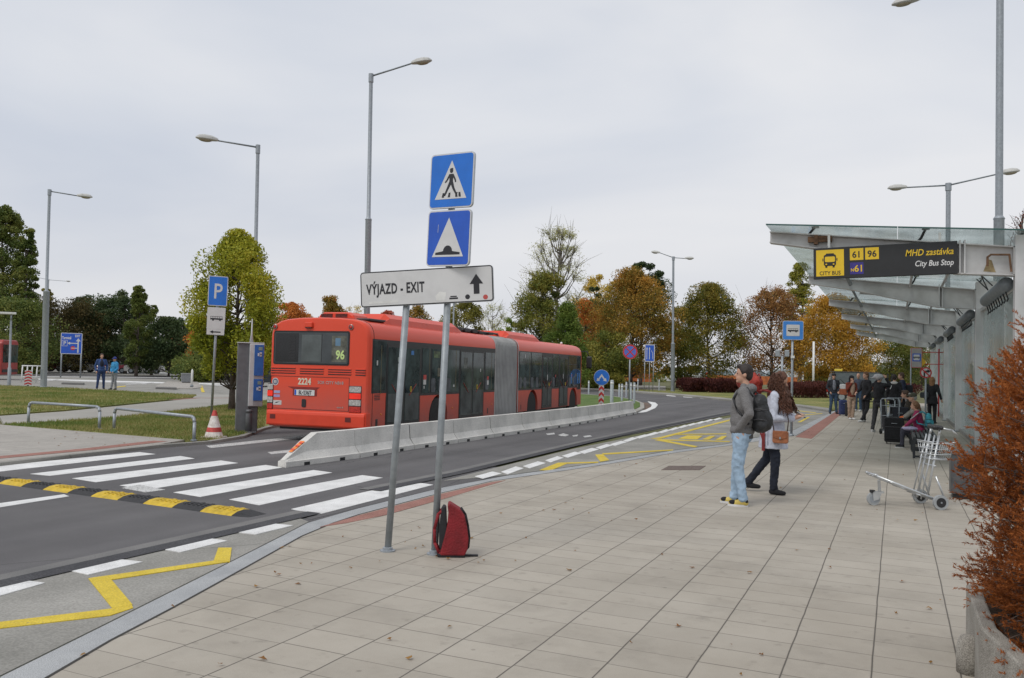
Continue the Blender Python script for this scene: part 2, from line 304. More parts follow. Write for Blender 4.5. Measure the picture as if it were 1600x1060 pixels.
# far roads and apron to the left
AP=PX([(-500,600),(0,603),(110,607),(200,612),(306,618),(420,622)],-.062)+[Vector((-16.5,34,-.062)),Vector((-30,75,-.062)),Vector((-80,120,-.062)),Vector((-200,110,-.062))]
mb=MB(); mb.slab(AP,-.2,-.058); struct('paved_ground',mb,conc)
fr=[AtD(-600,75),AtD(420,75),AtD(760,82),AtD(760,95),AtD(420,90),AtD(-600,86)]
mb=MB(); mb.slab([Vector((p.x,p.y,0)) for p in fr],-.2,-.054); struct('far_road',mb,asph)
# near bay and far bay of concrete
bay=[Vector((-6.25,-8,0))]+PX([(0,914),(200,869),(462,808),(482,816),(449,833),(362,877),(260,928),(162,977),(-22,1068)],RZ)+[Vector((-3.95,2,0)),Vector((-3.95,-8,0))]
mb=MB(); mb.slab(bay,-.2,-.045); struct('road_bay_surface',mb,conc)
bay2=PX([(692,752),(760,735),(900,701),(1130,655),(1225,637),(1296,637),(1309,641),(1240,672),(1133,694),(1050,704),(950,721),(860,734),(793,743)],RZ)
mb=MB(); mb.slab(bay2,-.2,-.045); struct('road_bay_surface',mb,conc)
# drain strips along the bays
def strip(name,pl,w0,z,m,side=1,w1=None):
    q=[]
    for i,p in enumerate(pl):
        a=pl[max(i-1,0)]; b=pl[min(i+1,len(pl)-1)]; d=(b-a).normalized(); n=Vector((d.y,-d.x,0))*side
        ww=w0+(w1-w0)*i/(len(pl)-1) if w1 is not None else w0
        q.append(p+n*ww)
    mb=MB()
    for i in range(len(pl)-1): mb.face([(pl[i].x,pl[i].y,z),(pl[i+1].x,pl[i+1].y,z),(q[i+1].x,q[i+1].y,z),(q[i].x,q[i].y,z)])
    return mb
drainc=surface('drain_concrete',(.15,.148,.145),(.2,.195,.19),2,100,.2); draind=surface('road_gutter',(.05,.05,.055),(.075,.075,.08),2,60,.3)
for pl,sg in ((PX([(-150,933),(0,900),(230,850),(462,799)],RZ),1),(PX([(560,765),(700,737),(900,691),(1000,670),(1130,645),(1225,630)],RZ),1)):
    struct('road_edge_strip',strip('e',pl,.17,-.0405,drainc,sg),drainc)
    pl2=[p+Vector((.17,0,0)) for p in pl]
    if sg and pl[0].x: struct('road_gutter',strip('e',pl2,.2,-.0365,draind,sg),draind)
# kerb strip of granite (dressed stones)
ko=[(-22,1068),(162,977),(260,928),(324,896),(362,877),(449,833),(480,817),(560,794),(690,762),(793,743),(860,734),(950,721),(1050,704),(1133,694),(1240,672),(1309,640)]
ki=[(55,1068),(170,1001),(260,954),(324,919),(400,877),(470,838),(520,817),(560,804),(674,774),(768,752),(859,739),(952,725),(1052,708),(1135,697),(1243,681),(1316,641)]
mb=MB(); KO=[Vector((-3.95,-8,0)),Vector((-3.95,2,0))]+PX(ko); KI=[Vector((-3.6,-8,0)),Vector((-3.6,2,0))]+PX(ki)
for i in range(len(KO)-1):
    mb.slab([KO[i],KO[i+1],KI[i+1],KI[i]],-.2,-.004)
struct('kerb',mb,granite)
pav=KI+[Vector((-2.4,62,0)),Vector((14,62,0)),Vector((14,-8,0))]
mb=MB(); mb.slab(pav,-.2,0); struct('pavement',mb,tiles)
jm=mat('dark_joint',(.04,.037,.033),.9)
struct('pavement_joint',strip('j',KI[1:],.022,.002,jm,1),jm)
mb=MB(); mb.slab(PX([(500,824),(560,806),(674,776),(768,754),(790,751),(700,778),(600,806),(540,818)]),-.01,.004); struct('tactile_strip',mb,redpave)
mb=MB(); mb.slab(PX([(1243,683),(1311,640),(1322,641),(1268,686)]),-.01,.004); struct('tactile_strip',mb,redpave)
# left side: pavement, lawns, path
lk=PX([(-400,765),(0,722),(245,695),(300,690)])
mb=MB(); mb.slab([Vector((-13.9,-8,0))]+lk[:3]+PX([(296,686),(8,664),(-400,640)])+[Vector((-60,-8,0))],-.2,-.001); struct('left_pavement',mb,tiles2)
struct('tactile_strip',strip('t',PX([(-300,748),(0,717),(150,703),(262,690)]),.34,.003,redpave,-1),redpave)
lk2=PX([(-400,770),(0,724),(245,696.5),(330,690),(382,681.5),(413,669.5),(470,655)],0)
mb=MB()
for i in range(len(lk2)-1):
    a,b=lk2[i],lk2[i+1]; d=(b-a).normalized(); n=Vector((-d.y,d.x,0))*.14
    mb.slab([a,b,b+n,a+n],-.2,.006)
struct('kerb',mb,conc)
mb=MB(); mb.slab(PX([(4,664),(150,655),(247,646),(330,636),(420,626),(500,620),(480,650),(413,667),(382,679),(330,688),(296,688)]),-.2,.004); struct('lawn',mb,grassm)
mb=MB(); mb.slab(PX([(-500,646),(0,648),(100,641),(190,632),(300,621),(308,618),(200,612),(110,607),(0,603),(-500,598)]),-.2,.005); struct('lawn',mb,grassm)
mb=MB(); mb.slab(PX([(-500,650),(0,652),(8,665),(250,648),(430,628),(430,618),(308,616),(300,623),(190,634),(100,643),(0,650)]),-.2,-.002); struct('path',mb,patham)
struct('tactile_strip',strip('t',PX([(262,625),(306,622),(358,622)]),.3,.004,redpave,1),redpave)
# traffic island with its kerb
isl=PX([(905,644),(960,648),(996,644),(1007,638),(1006,631),(990,625),(960,620),(912,617)],0)
isl=isl[:-1]+[Vector((-24,58,0)),Vector((-16,42,0))]
mb=MB(); mb.slab(isl,-.2,.03); struct('island_kerb',mb,patham)
cen=sum(isl,Vector())/len(isl)
mb=MB(); mb.slab([cen+(p-cen)*.9 for p in isl],-.1,.05); struct('island_lawn',mb,surface('island_grass',(.06,.12,.025),(.13,.17,.05),.8,45,.4,1,.8))
brownp=surface('rust_brown_gravel',(.13,.09,.07),(.18,.13,.10),3,60,.3)
mb=MB(); mb.slab(PX([(993,647),(1012,642),(1019,636),(1012,630),(1005,629),(1008,637),(996,645)],RZ),-.1,-.043); struct('island_apron',mb,brownp)
mb=MB(); mb.slab(PX([(992,646.5),(1010,644),(1024,638),(1028,633),(1024,629.5),(1012,627.5),(1014,629.5),(1018.5,633),(1017,636.5),(1008,641),(990,644.5)],RZ),-.06,-.041); struct('island_edge_marking',mb,pwhite)
# far verge, pavement and lawns on the other side of the road
mb=MB(); mb.slab(PX([(1295,641),(1250,634),(1150,625),(1050,616),(930,608),(930,602),(1050,607),(1150,612),(1300,620),(1420,620),(1420,634),(1345,640)],0),-.2,.02); struct('grass_verge',mb,grassm)
mb=MB(); mb.slab(PX([(1295,643),(1250,636),(1150,627),(1050,617.5),(930,609.5),(700,600),(700,598.5),(930,607.5),(1050,615.5),(1150,624.6),(1250,633.5),(1300,640)],0),-.2,.05); struct('kerb',mb,conc)
mb=MB(); mb.slab(PX([(700,597),(860,601),(1040,611),(1040,604),(860,598),(700,594)],0),-.2,.03); struct('far_pavement',mb,patham)
# ---- painted markings
def paint(name,quads,m,z=-.046,zz=RZ,label=None):
    mb=MB()
    for i,q in enumerate(quads): mb.slab(PX(q,zz),z-.006-i*.0003,z+i*.0003)
    o=struct('road_marking',mb,m,label); return o
zb=[[(-60,737),(0,728),(218,707),(243,710),(20,735),(-40,742)],[(47,741),(282,713),(304,717),(78,744)],[(113,748),(345,720),(372,724),(150,754)],[(187,759),(415,727),(441,731),(228,766)],[(271,770),(490,735),(519,739),(313,777)],[(358,781),(566,743),(598,747),(405,790)],[(455,796),(641,753),(677,758),(496,805)]]
for q in zb: paint('crossing_stripe',[q],pwhite)
paint('crossing_patch',[[(190,763),(218,758),(258,766),(228,770)]],pwhite2,-.0445)
paint('bay_dash',[[(-60,930),(40,908),(70,912),(0,932),(-50,942)],[(110,893),(186,875),(223,879),(138,899)],[(258,860),(326,842),(355,846),(282,864)],[(373,833),(425,819),(458,822),(400,836)]],pwhite,-.0385,-.045)
dsh=[]
for x0,y0,x1,y1 in ((742,745,784,738),(783,738,818,730),(817,729,853,722),(852,720,881,714),(878,713,909,707),(904,707,936,701),(931,700,957,695),(953,695,980,690),(974,689,996,684.5),(992,684,1016,680),(1010,680,1031,676),(1028,676,1048,672),(1045,672,1062,668.5),(1059,668.5,1076,665),(1073,665,1090,662),(1087,662,1103,659),(1100,659,1116,656),(1114,656.5,1129,653.7)):
    h=(y0-640)*.055+.6; dsh.append([(x0,y0),(x1-(x1-x0)*.35,y1-.4),(x1,y1+h*.4),(x0+(x1-x0)*.3,y0+h*.6)])
paint('bay_dash',dsh,pwhite,-.0385,-.045)
paint('lane_line',[[(-80,798),(100,773),(108,776),(-80,806)]],pwhite,-.046)
paint('lane_line',[[(322,697),(486,680),(486,683.5),(330,700.5)],[(418,707),(475,701),(470,706),(424,710)]],pwhite2,-.046)
paint('lane_line',[[(886,598.5),(1150,623.5),(1150,625),(886,600)]],pwhite,-.046)
paint('lane_line',[[(x,617.5+(x-1040)*.078),(x+14,618.6+(x-1040)*.078),(x+16,620+(x-1040)*.078),(x+2,618.9+(x-1040)*.078)] for x in range(1040,1160,26)],pwhite,-.046)
paint('road_arrow_trace',[[(853,678),(866,676.5),(867,679),(856,680)],[(872,680),(880,677.5),(889,680),(884,682),(876,681.5)],[(894,681),(903,679.5),(902,682),(896,682.5)],[(911,682),(922,680.5),(925,682.5),(914,684)]],pwhite2,-.046)
yz=[[(0,974),(172,953),(140,910),(138,904),(333,876),(340,857),(362,857),(358,880),(175,907),(207,945),(205,951),(172,961),(0,983)]]
def ypoly(l,z=-.0395): 
    mb=MB()
    for i,q in enumerate(l): mb.slab(PX(q,-.045),-.05-i*.0006,z+i*.0006)
    struct('road_marking',mb,pyel)
ypoly([[(-300,1008),(0,973),(175,952),(205,945),(208,951),(172,963),(0,983),(-300,1018)],[(138,905),(170,902),(207,946),(176,952)],[(140,904.5),(335,877),(357,879),(171,907.5),(142,910)],[(341,857),(362,857),(359,879),(334,877)]])
ypoly([[(843,735),(872,723.5),(887,724.5),(861,735.5)],[(872,723.6),(935,722),(935,723.6),(887,725)],[(930,711),(942,710.5),(952,719.5),(938,722)],[(941,709),(1052,703),(1052,704.3),(942,711)],
 [(1017,686),(1030,684),(1140,656),(1140,658),(1033,686)],[(1023,688),(1030,687),(1090,698),(1086,699.5)],[(1030,687),(1140,690),(1140,691),(1034,688.6)],[(1060,686),(1074,681),(1098,681.5),(1090,687)],[(1098,687),(1110,681.5),(1118,681.8),(1108,687.5)],[(1118,688),(1128,682),(1136,682),(1128,688)],[(1050,679),(1135,678),(1135,679),(1050,680)]])
ypoly([[(1246,660),(1262,652),(1266,652),(1252,660)],[(1240,650),(1285,646),(1285,646.7),(1240,651)],[(1240,641),(1275,645),(1275,645.7),(1240,641.7)]])
ypoly([[(312,603),(316,603),(320,613),(315,613)],[(178,605),(196,603),(197,604),(180,606)]],-.044)
paint('apron_edge_line',[[(60,592),(240,597),(360,600),(360,601.5),(240,599),(60,593.5)]],pwhite,-.052,-.058)
# kerbed islands, block paving and lines of the open ground on the left
mb=MB(); mb.slab(PX([(243,604),(262,596.5),(308,597),(316,606),(300,608),(243,606.5)],-.05),-.1,-.02); struct('block_paving_island',mb,tiles2)
kdk=surface('kerb_dark',(.12,.12,.115),(.17,.165,.16),3,60,.2)
for q in ([(243,606.5),(276,607.5),(276,608.8),(243,607.8)],[(96,600.5),(130,601.5),(132,600.2),(98,599.4)]): mb=MB(); mb.slab(PX(q,-.04),-.1,.04); struct('kerb',mb,kdk)
paint('x',[[(-40,581),(330,583),(330,584),(-40,582.2)],[(70,588.2),(330,591),(330,591.8),(70,589.2)]],pwhite2,-.048,-.055)
for q in ([(-60,577.4),(360,579.6),(360,580.8),(-60,578.4)],[(-60,586),(360,588),(360,588.8),(-60,586.8)]): mb=MB(); mb.slab(PX(q,-.05),-.1,-.02); struct('kerb',mb,kdk)
paint('x',[[(110,595),(230,600),(228,600.8),(108,595.7)],[(60,597),(90,593),(93,593.5),(64,597.6)],[(196,601),(240,598),(241,598.6),(198,601.7)],[(318,600),(352,603),(350,604),(316,601)]],pwhite2,-.0475,-.055)
# utility cover in the slabs, with a rusty rim
mh=G(1070,731); 
mb=MB(); mb.slab(PX([(1045,728.5),(1103,728.5),(1093,735),(1033,735)]),-.02,.006); o=mb.build('utility_cover',surface('cover_brown_iron',(.13,.10,.085),(.17,.135,.12),6,90,.3)); tag(o,'brown rectangular utility cover set into the pale slabs left of the couple','utility cover')
# fallen leaves
def litter(name,pts,cols,s0,s1):
    V=[];Fc=[]
    for (x,y,z) in pts:
        k=len(V); s=random.uniform(s0,s1); a=random.random()*6.28; n=7
        for i in range(n):
            r=s*(1 if i%2 else .45)*random.uniform(.7,1.1); t=a+i*2*PI/n; V.append((x+r*math.cos(t),y+r*math.sin(t),z+random.uniform(.003,.02)))
        Fc.append(tuple(range(k,k+n)))
    me=bpy.data.meshes.new(name); me.from_pydata(V,[],Fc); me.materials.append(leafmat(name+'_m',cols)); o=bpy.data.objects.new(name,me); COL.objects.link(o); return o
pts=[]
for x,y in [(655,826),(535,841),(649,859),(662,855),(633,850),(750,872),(756,878),(805,878),(748,882),(608,1001),(410,1032),(344,1041),(452,854),(440,857),(487,882),(435,900),(430,896),(400,918),(270,950),(130,1025),(1035,868),(1245,861),(1296,860),(1452,953),(1454,1037),(1190,1025),(1060,980),(1400,960),(1260,828),(1370,798),(910,780),(865,798),(962,728),(955,815),(700,840),(470,883),(1470,940)]:
    p=G(x,y); pts.append((p.x,p.y,.003))
for _ in range(110):
    pts.append((random.uniform(-4.5,1),random.uniform(3.5,30),.002))
for _ in range(30):
    p=G(random.uniform(60,300),random.uniform(668,700)); pts.append((p.x,p.y,.002))
o=litter('fallen_leaves',pts,[(.30,.13,.04),(.22,.10,.03),(.36,.2,.06),(.12,.07,.03)],.012,.035); tag(o,'dry brown leaves scattered over the pale slabs','fallen leaves',kind='stuff')
# grass blades on the lawns
def blades(name,poly,n,h,cols,label,z=.005):
    xs=[p.x for p in poly]; ys=[p.y for p in poly]; P=[(p.x,p.y) for p in poly]
    def inside(x,y):
        c=False
        for i in range(len(P)):
            x1,y1=P[i]; x2,y2=P[i-1]
            if (y1>y)!=(y2>y) and x<(x2-x1)*(y-y1)/(y2-y1)+x1: c=not c
        return c
    V=[];Fc=[]; t=0
    while len(Fc)<n and t<n*6:
        t+=1; x=random.uniform(min(xs),max(xs)); y=random.uniform(min(ys),max(ys))
        if not inside(x,y): continue
        k=len(V); a=random.random()*6.28; w=random.uniform(.006,.016); hh=h*random.uniform(.4,1.2); lx,ly=random.uniform(-.04,.04),random.uniform(-.04,.04)
        V+=[(x-w*math.cos(a),y-w*math.sin(a),z),(x+w*math.cos(a),y+w*math.sin(a),z),(x+lx,y+ly,z+hh)]; Fc.append((k,k+1,k+2))
    me=bpy.data.meshes.new(name); me.from_pydata(V,[],Fc); me.materials.append(leafmat(name+'_m',cols)); o=bpy.data.objects.new(name,me); COL.objects.link(o); tag(o,label,'grass',kind='stuff'); return o
gc=[(.12,.19,.04),(.18,.23,.055),(.30,.28,.10),(.42,.36,.16)]
blades('grass',PX([(4,664),(150,655),(247,646),(330,636),(420,626),(413,667),(382,679),(330,688),(296,688)]),34000,.07,gc,'short patchy grass around the hoop railings and ticket column')
blades('grass',PX([(0,648),(100,641),(190,632),(300,621),(308,618),(200,612),(110,607),(0,603)]),26000,.08,gc,'green and straw coloured lawn beyond the curved path')
# ================================================================= street lamps
def lamp_arm(root,top,length,az,rise,hl=.75,hw=.15):
    d=Vector((math.cos(az),math.sin(az),0)); a=Vector((0,0,top)); b=a+d*(length-hl)+Vector((0,0,rise))
    MB().tube(a,b,.035,.03,8).build('arm',darkgalv,root,True)
    h=MB(); q=Matrix.Translation(b)@Matrix.Rotation(az,4,'Z')@Matrix.Rotation(-math.atan2(rise,length)*.6,4,'Y'); h.M=q
    prof=[(0,.06,.07),(.05,.09,.10),(.25,hw,.16),(.5,hw*1.05,.17),(.68,hw*.85,.13),(.79,hw*.3,.04)]
    n=12; rings=[]
    for x,wy,hz_ in prof: rings.append([(x,wy*math.cos(2*PI*i/n),(hz_ if math.sin(2*PI*i/n)>0 else hz_*.35)*math.sin(2*PI*i/n)) for i in range(n)])
    for r0,r1 in zip(rings,rings[1:]):
        for i in range(n): j=(i+1)%n; h.face([r0[i],r0[j],r1[j],r1[i]])
    h.face(rings[0]); h.face(rings[-1])
    ho=h.build('lamp_head',lampw,root,True)
    g=MB(); g.M=q; g.ball((.45,0,-.04),(.24,hw*.78,.075),12,8); g.build('lamp_glass',lampg,ho,True)
def street_lamp(label,base,H,arms,tilt=(0,0),low=.10,hi=.065,split=.42,group='tall grey street lamps'):
    r=thing('street_lamp',label,'street lamp',base,0,group,tilt)
    z=H*split; p=MB(); p.lathe([(low*1.25,-.05),(low*1.25,.06),(low,.08),(low,z-.1),(low*1.12,z-.06),(hi*1.15,z),(hi,z+.02),(hi*.95,H-.3),(hi*1.25,H-.28),(hi*1.25,H+.04)],12)
    p.build('pole',galv,r,auto=rad(35))
    MB().box((-.05,-low-.012,.5),(.05,-low+.02,1.0)).build('access_hatch',darkgalv,r)
    for L_,az,rise in arms: lamp_arm(r,H-.05,L_,az,rise)
    return r
def img_az(base,ang):                    # azimuth of an arm pointing to image right (90) or left (-90)
    return heading(base,ang)+PI/2
TL=(0,.012)
def bend(base): # lean of poles as in the photo, towards image right
    v=R0*-.012; return (-v.y,v.x)
pC=G(570.5,641); street_lamp('tall single arm lamp rising behind the articulated bus, its head towards the exit sign',pC,HT(580,117,pC),[(2.3,img_az(pC,72),.42)],bend(pC),.115,.075,.57)
pD=G(394,636); street_lamp('single arm lamp behind the yellow green tree, its head pointing to the left',pD,HT(402,228,pD),[(2.2,img_az(pD,-78),.05)],bend(pD),.115,.07)
pL=G(68,606); street_lamp('single arm lamp at the left edge of the lawn by the striped marker post',pL,HT(76,297,pL),[(2.1,img_az(pL,80),-.15)],bend(pL),.16,.08,.49)
pR=G(1051,612); street_lamp('double arm lamp in front of the maples, right of the blue lane sign',pR,HT(1053,402,pR),[(1.9,img_az(pR,-100),.45),(1.7,img_az(pR,82),-.1)],bend(pR),.17,.1,.36)
pe=AtD(1480,36); street_lamp('double arm lamp standing beyond the shelter roof next to the close thick pole',pe,HtD(1480,288,36),[(2.35,img_az(pe,-88),.02),(2.6,img_az(pe,85),.3)],(0,0),.12,.1,.4)
pf=AtD(1560,25); street_lamp('closest lamp pole behind the shelter roof, running out of the top of the frame',pf,HtD(1410,-3,24)+1.15,[(2.95,img_az(pf,-90),-.18)],(0,0),.145,.105,.475)
pg=AtD(72,150); street_lamp('distant double arm lamp behind the left poplars and the single arm lamp',pg,HtD(72,437,150),[(3.4,img_az(pg,-95),.5),(3.4,img_az(pg,85),-.1)],bend(pg))
ph=AtD(708,66); street_lamp('slim lamp post half hidden behind the bus roof and the exit sign',ph,HtD(708,470,66),[(1.2,img_az(ph,90),.1)],bend(ph))
# short lamp with a flat box head
pk=G(14,603); r=thing('pedestrian_lamp','short lamp post with a flat white box head by the far red bus','street lamp',pk,0,'tall grey street lamps',bend(pk))
hh=HT(14,490,pk); MB().lathe([(.09,0),(.09,1.0),(.06,1.05),(.055,hh-.4)],12).build('pole',galv,r,auto=rad(35))
az=img_az(pk,-90); m_=MB(); m_.M=Matrix.Translation((0,0,hh-.05))@Matrix.Rotation(az,4,'Z'); m_.box((-.25,-.15,0),(.85,.15,.12)); m_.build('lamp_head',white,r,bevel=.02)
MB().lathe([(.05,hh-.4),(.05,hh)],10).build('neck',galv,r,True)
# ================================================================= signs
def plate(root,name,w,h,cx,cz,mface,mborder=None,bw=.02,y=0,t=.02,r=.04,back=signgrey,rot=0):
    M_=Matrix.Translation((cx,0,cz))@Matrix.Rotation(rot,4,'Y')
    a=MB(); a.M=M_; a.mat(0).prism(rrect(w,h,r),'y',y,y+t); a.mat(1).prism(rrect(w-.004,h-.004,r),'y',y-.002,y-.0005)
    a.mat(2).prism(rrect(w-2*bw,h-2*bw,max(r-bw,.005)),'y',y-.004,y-.0022)
    return a.build(name,[back,mborder or signw,mface],root)
def flat(root,name,polys,m,y,t=.002,M_=None):
    a=MB(); 
    if M_: a.M=M_
    for p in polys: a.prism(p,'y',y-t,y)
    return a.build(name,m,root)
def capsule2(p,q,r0,r1,n=6):
    a=math.atan2(q[1]-p[1],q[0]-p[0]); ps=[]
    for i in range(n+1): t=a+PI/2+PI*i/n; ps.append((p[0]+r0*math.cos(t),p[1]+r0*math.sin(t)))
    for i in range(n+1): t=a-PI/2+PI*i/n; ps.append((q[0]+r1*math.cos(t),q[1]+r1*math.sin(t)))
    return ps
def arrow_up(w,h,cx=0,cy=0,sh=.42,hd=.5):
    return [(cx-w*sh/2,cy-h/2),(cx+w*sh/2,cy-h/2),(cx+w*sh/2,cy+h/2-h*hd),(cx+w/2,cy+h/2-h*hd),(cx,cy+h/2),(cx-w/2,cy+h/2-h*hd),(cx-w*sh/2,cy+h/2-h*hd)]
ps0=G(603,863); ps1=G(676.5,868); mid=(ps0+ps1)/2; ud=(ps1-ps0).normalized(); rzs=math.atan2(ud.y,ud.x)
S=thing('exit_sign','white exit direction board on two leaning grey posts with two blue warning plates above','road sign',mid,rzs)
hl=(ps1-ps0).length/2
def locp(px,py): # intersection of a pixel ray with the sign plane, local x and z
    d=ray(px,py); n=Vector((-ud.y,ud.x,0)); t=((mid-EYEP).dot(n))/d.dot(n); q=EYEP+d*t-mid; return (q.dot(ud),q.z)
tl,tr,br,bl=[locp(*p) for p in ((564.5,427),(771,413),(771,471.5),(562,480.5))]
cx=(tl[0]+tr[0]+br[0]+bl[0])/4; cz=(tl[1]+tr[1]+br[1]+bl[1])/4; W_=(tr[0]-tl[0]+br[0]-bl[0])/2; H_=((tl[1]-bl[1])+(tr[1]-br[1]))/2
rot_=-math.atan2((tr[1]-tl[1]+br[1]-bl[1])/2,W_)
t0=locp(633,476); t1=locp(697,476); t1top=locp(707,250)
post=mat('sign_post_grey',(.30,.33,.35),.5,.25,.12,12)
for b_,t_,hi_ in ((-hl,t0,None),(hl,t1,t1top)):
    a=MB(); a.tube((b_,.045,-.02),(t_[0],.045,t_[1]+.02),.031,.031,14)
    if hi_: a.tube((t_[0],.045,t_[1]+.015),(hi_[0],.045,hi_[1]),.031,.031,14)
    else: a.tube((t_[0],.045,t_[1]),(t_[0]+.01,.045,cz+.1),.031,.031,14)
    po=a.build('post',post,S,True)
    MB().lathe([(.07,0),(.07,.012),(.045,.014),(.045,.035),(.034,.04)],14,(b_,.045,0)).build('foot_collar',galv,po,auto=rad(35))
EP=plate(S,'exit_board',W_,H_,cx,cz,signw,signblk,.012,0,.022,.03,signgrey,rot_)
Mx=Matrix.Translation((cx,0,cz))@Matrix.Rotation(rot_,4,'Y')
tx=text('VÝJAZD - EXIT',H_*.40,signblk,EP,Mx@Vector((-W_/2+.06,-.0045,-.045)),(PI/2,rot_,0),.60,bold=.0038,space=1.10)
flat(EP,'arrow',[arrow_up(.125,H_*.55,W_/2-.155,.0,.42,.5)],signblk,-.0042,.002,Mx)
stk=mat('pale_sticker',(.70,.70,.68),.6); stkr=mat('red_sticker',(.5,.08,.07),.5)
flat(EP,'sticker',[circ(.022,W_/2-.24,-H_/2+.05)],signblk,-.0044,.001,Mx); flat(EP,'sticker',[circ(.022,W_/2-.075,-H_/2+.04)],stkr,-.0044,.001,Mx)
flat(EP,'sticker',[[(W_/2-.41,-H_/2+.035),(W_/2-.33,-H_/2+.035),(W_/2-.33,-H_/2+.05),(W_/2-.41,-H_/2+.05)],[(W_/2-.40,-H_/2+.055),(W_/2-.34,-H_/2+.055),(W_/2-.34,-H_/2+.065),(W_/2-.40,-H_/2+.065)]],signblk,-.0044,.001,Mx)
flat(EP,'glue_residue',[[(W_/2-.53,-H_/2+.03),(W_/2-.45,-H_/2+.025),(W_/2-.44,-H_/2+.1),(W_/2-.50,-H_/2+.11),(W_/2-.54,-H_/2+.07)]],stk,-.0043,.0008,Mx); flat(EP,'glue_residue',[[(-W_/2+.08,-H_/2+.03),(-W_/2+.36,-H_/2+.03),(-W_/2+.36,-H_/2+.055),(-W_/2+.08,-H_/2+.05)]],stk,-.0043,.0008,Mx)
# two blue plates, turned on their post
def blue_plate(name,label,corn,bl_):
    (ax,az_),(bx,bz),(cx_,cz_),(dx,dz)=[locp(*p) for p in corn]
    w=(bx-ax+cx_-dx)/2; h=((az_-dz)+(bz-cz_))/2; X=(ax+bx+cx_+dx)/4; Z=(az_+bz+cz_+dz)/4
    e=bpy.data.objects.new(name,None); COL.objects.link(e); return w,h,X,Z,e
def turned(name,lab,corn,col,pict):
    w,h,X,Z,e=blue_plate(name,lab,corn,col); bpy.data.objects.remove(e)
    tr_=rad(-21); W2=w/math.cos(tr_)*1.06
    o=plate(S,name,W2,h*.99,0,0,col,signw,.013,-.0,.02,.04); o.location=(X,-.02,Z); o.rotation_euler=(0,rad(1.6),tr_); o['label']=lab
    tri=[(-W2*.36,-h*.33),(W2*.36,-h*.33),(0,h*.36)]
    flat(o,'triangle',[tri],signw,-.0042,.002); pict(o,W2,h); return o
def walker(o,w,h):
    k=h/.49
    P=[circ(.018*k,0,.095*k,16),[(-.022*k,.105*k),(.02*k,.108*k),(.014*k,.122*k),(-.012*k,.12*k)],
       [(-.022*k,.07*k),(.022*k,.07*k),(.02*k,-.01*k),(-.018*k,-.01*k)],
       capsule2((-.018*k,.06*k),(-.045*k,.015*k),.009*k,.008*k),capsule2((-.045*k,.015*k),(-.06*k,.0),.008*k,.007*k),
       capsule2((.018*k,.06*k),(.042*k,.02*k),.009*k,.008*k),capsule2((.042*k,.02*k),(.048*k,.0),.008*k,.007*k),
       capsule2((-.006*k,-.005*k),(-.035*k,-.06*k),.015*k,.011*k),capsule2((-.035*k,-.06*k),(-.062*k,-.115*k),.011*k,.008*k),
       capsule2((.008*k,-.005*k),(.03*k,-.06*k),.015*k,.011*k),capsule2((.03*k,-.06*k),(.058*k,-.105*k),.011*k,.008*k),capsule2((.058*k,-.105*k),(.07*k,-.10*k),.008*k,.006*k)]
    for x in (-.075,-.01,.06,.095): P.append([((x-.012)*k-(.006 if x<0 else -.006)*k,-.135*k),((x+.012)*k-(.006 if x<0 else -.006)*k,-.135*k),((x+.009)*k,-.095*k),((x-.009)*k,-.095*k)])
    for i,p in enumerate(P): P[i]=[(x,z-.012*k) for x,z in p]
    a=MB()
    for i,p in enumerate(P): a.prism(p,'y',-.0066-i*.00012,-.0045)
    a.build('walker_pictogram',signblk,o)
def humpp(o,w,h):
    k=h/.49; ps=[(-.13*k,-.145*k),(.13*k,-.145*k),(.13*k,-.125*k),(.06*k,-.115*k)]
    ps+=[(.048*k*math.cos(t),-.112*k+.048*k*math.sin(t)) for t in [PI*i/10 for i in range(11)]]+[(-.06*k,-.115*k),(-.13*k,-.125*k)]
    flat(o,'hump_pictogram',[ps],signblk,-.0045,.002)
    flat(o,'scratch',[[(-.115*k,.05*k),(-.112*k,.05*k),(-.110*k,.12*k),(-.113*k,.12*k)]],signw,-.0045,.001)
turned('pedestrian_crossing_plate','blue plate with a walker in a white triangle, topmost',((672.6,245),(743,235),(742,322),(669,331)),blue1,walker)
turned('speed_hump_plate','blue plate with a hump in a white triangle, below the walker',((668,332.5),(738.5,325),(736,416),(665,418)),blue2,humpp)
# simple post signs
def facing(base,ang=0): return heading(base,ang)+PI   # local -Y faces the camera at ang 0
def postsign(name,label,base,H,r,ang=0,cat='road sign',tilt=(0,0)):
    t=thing(name,label,cat,base,facing(base,ang),None,tilt); MB().tube((0,.03+r,-.02),(0,.03+r,H),r,r,12).build('post',galv,t,True)
    MB().lathe([(r*2,0),(r*2,.015),(r*1.3,.05)],12,(0,.03+r,0)).build('foot_collar',galv,t,True); return t
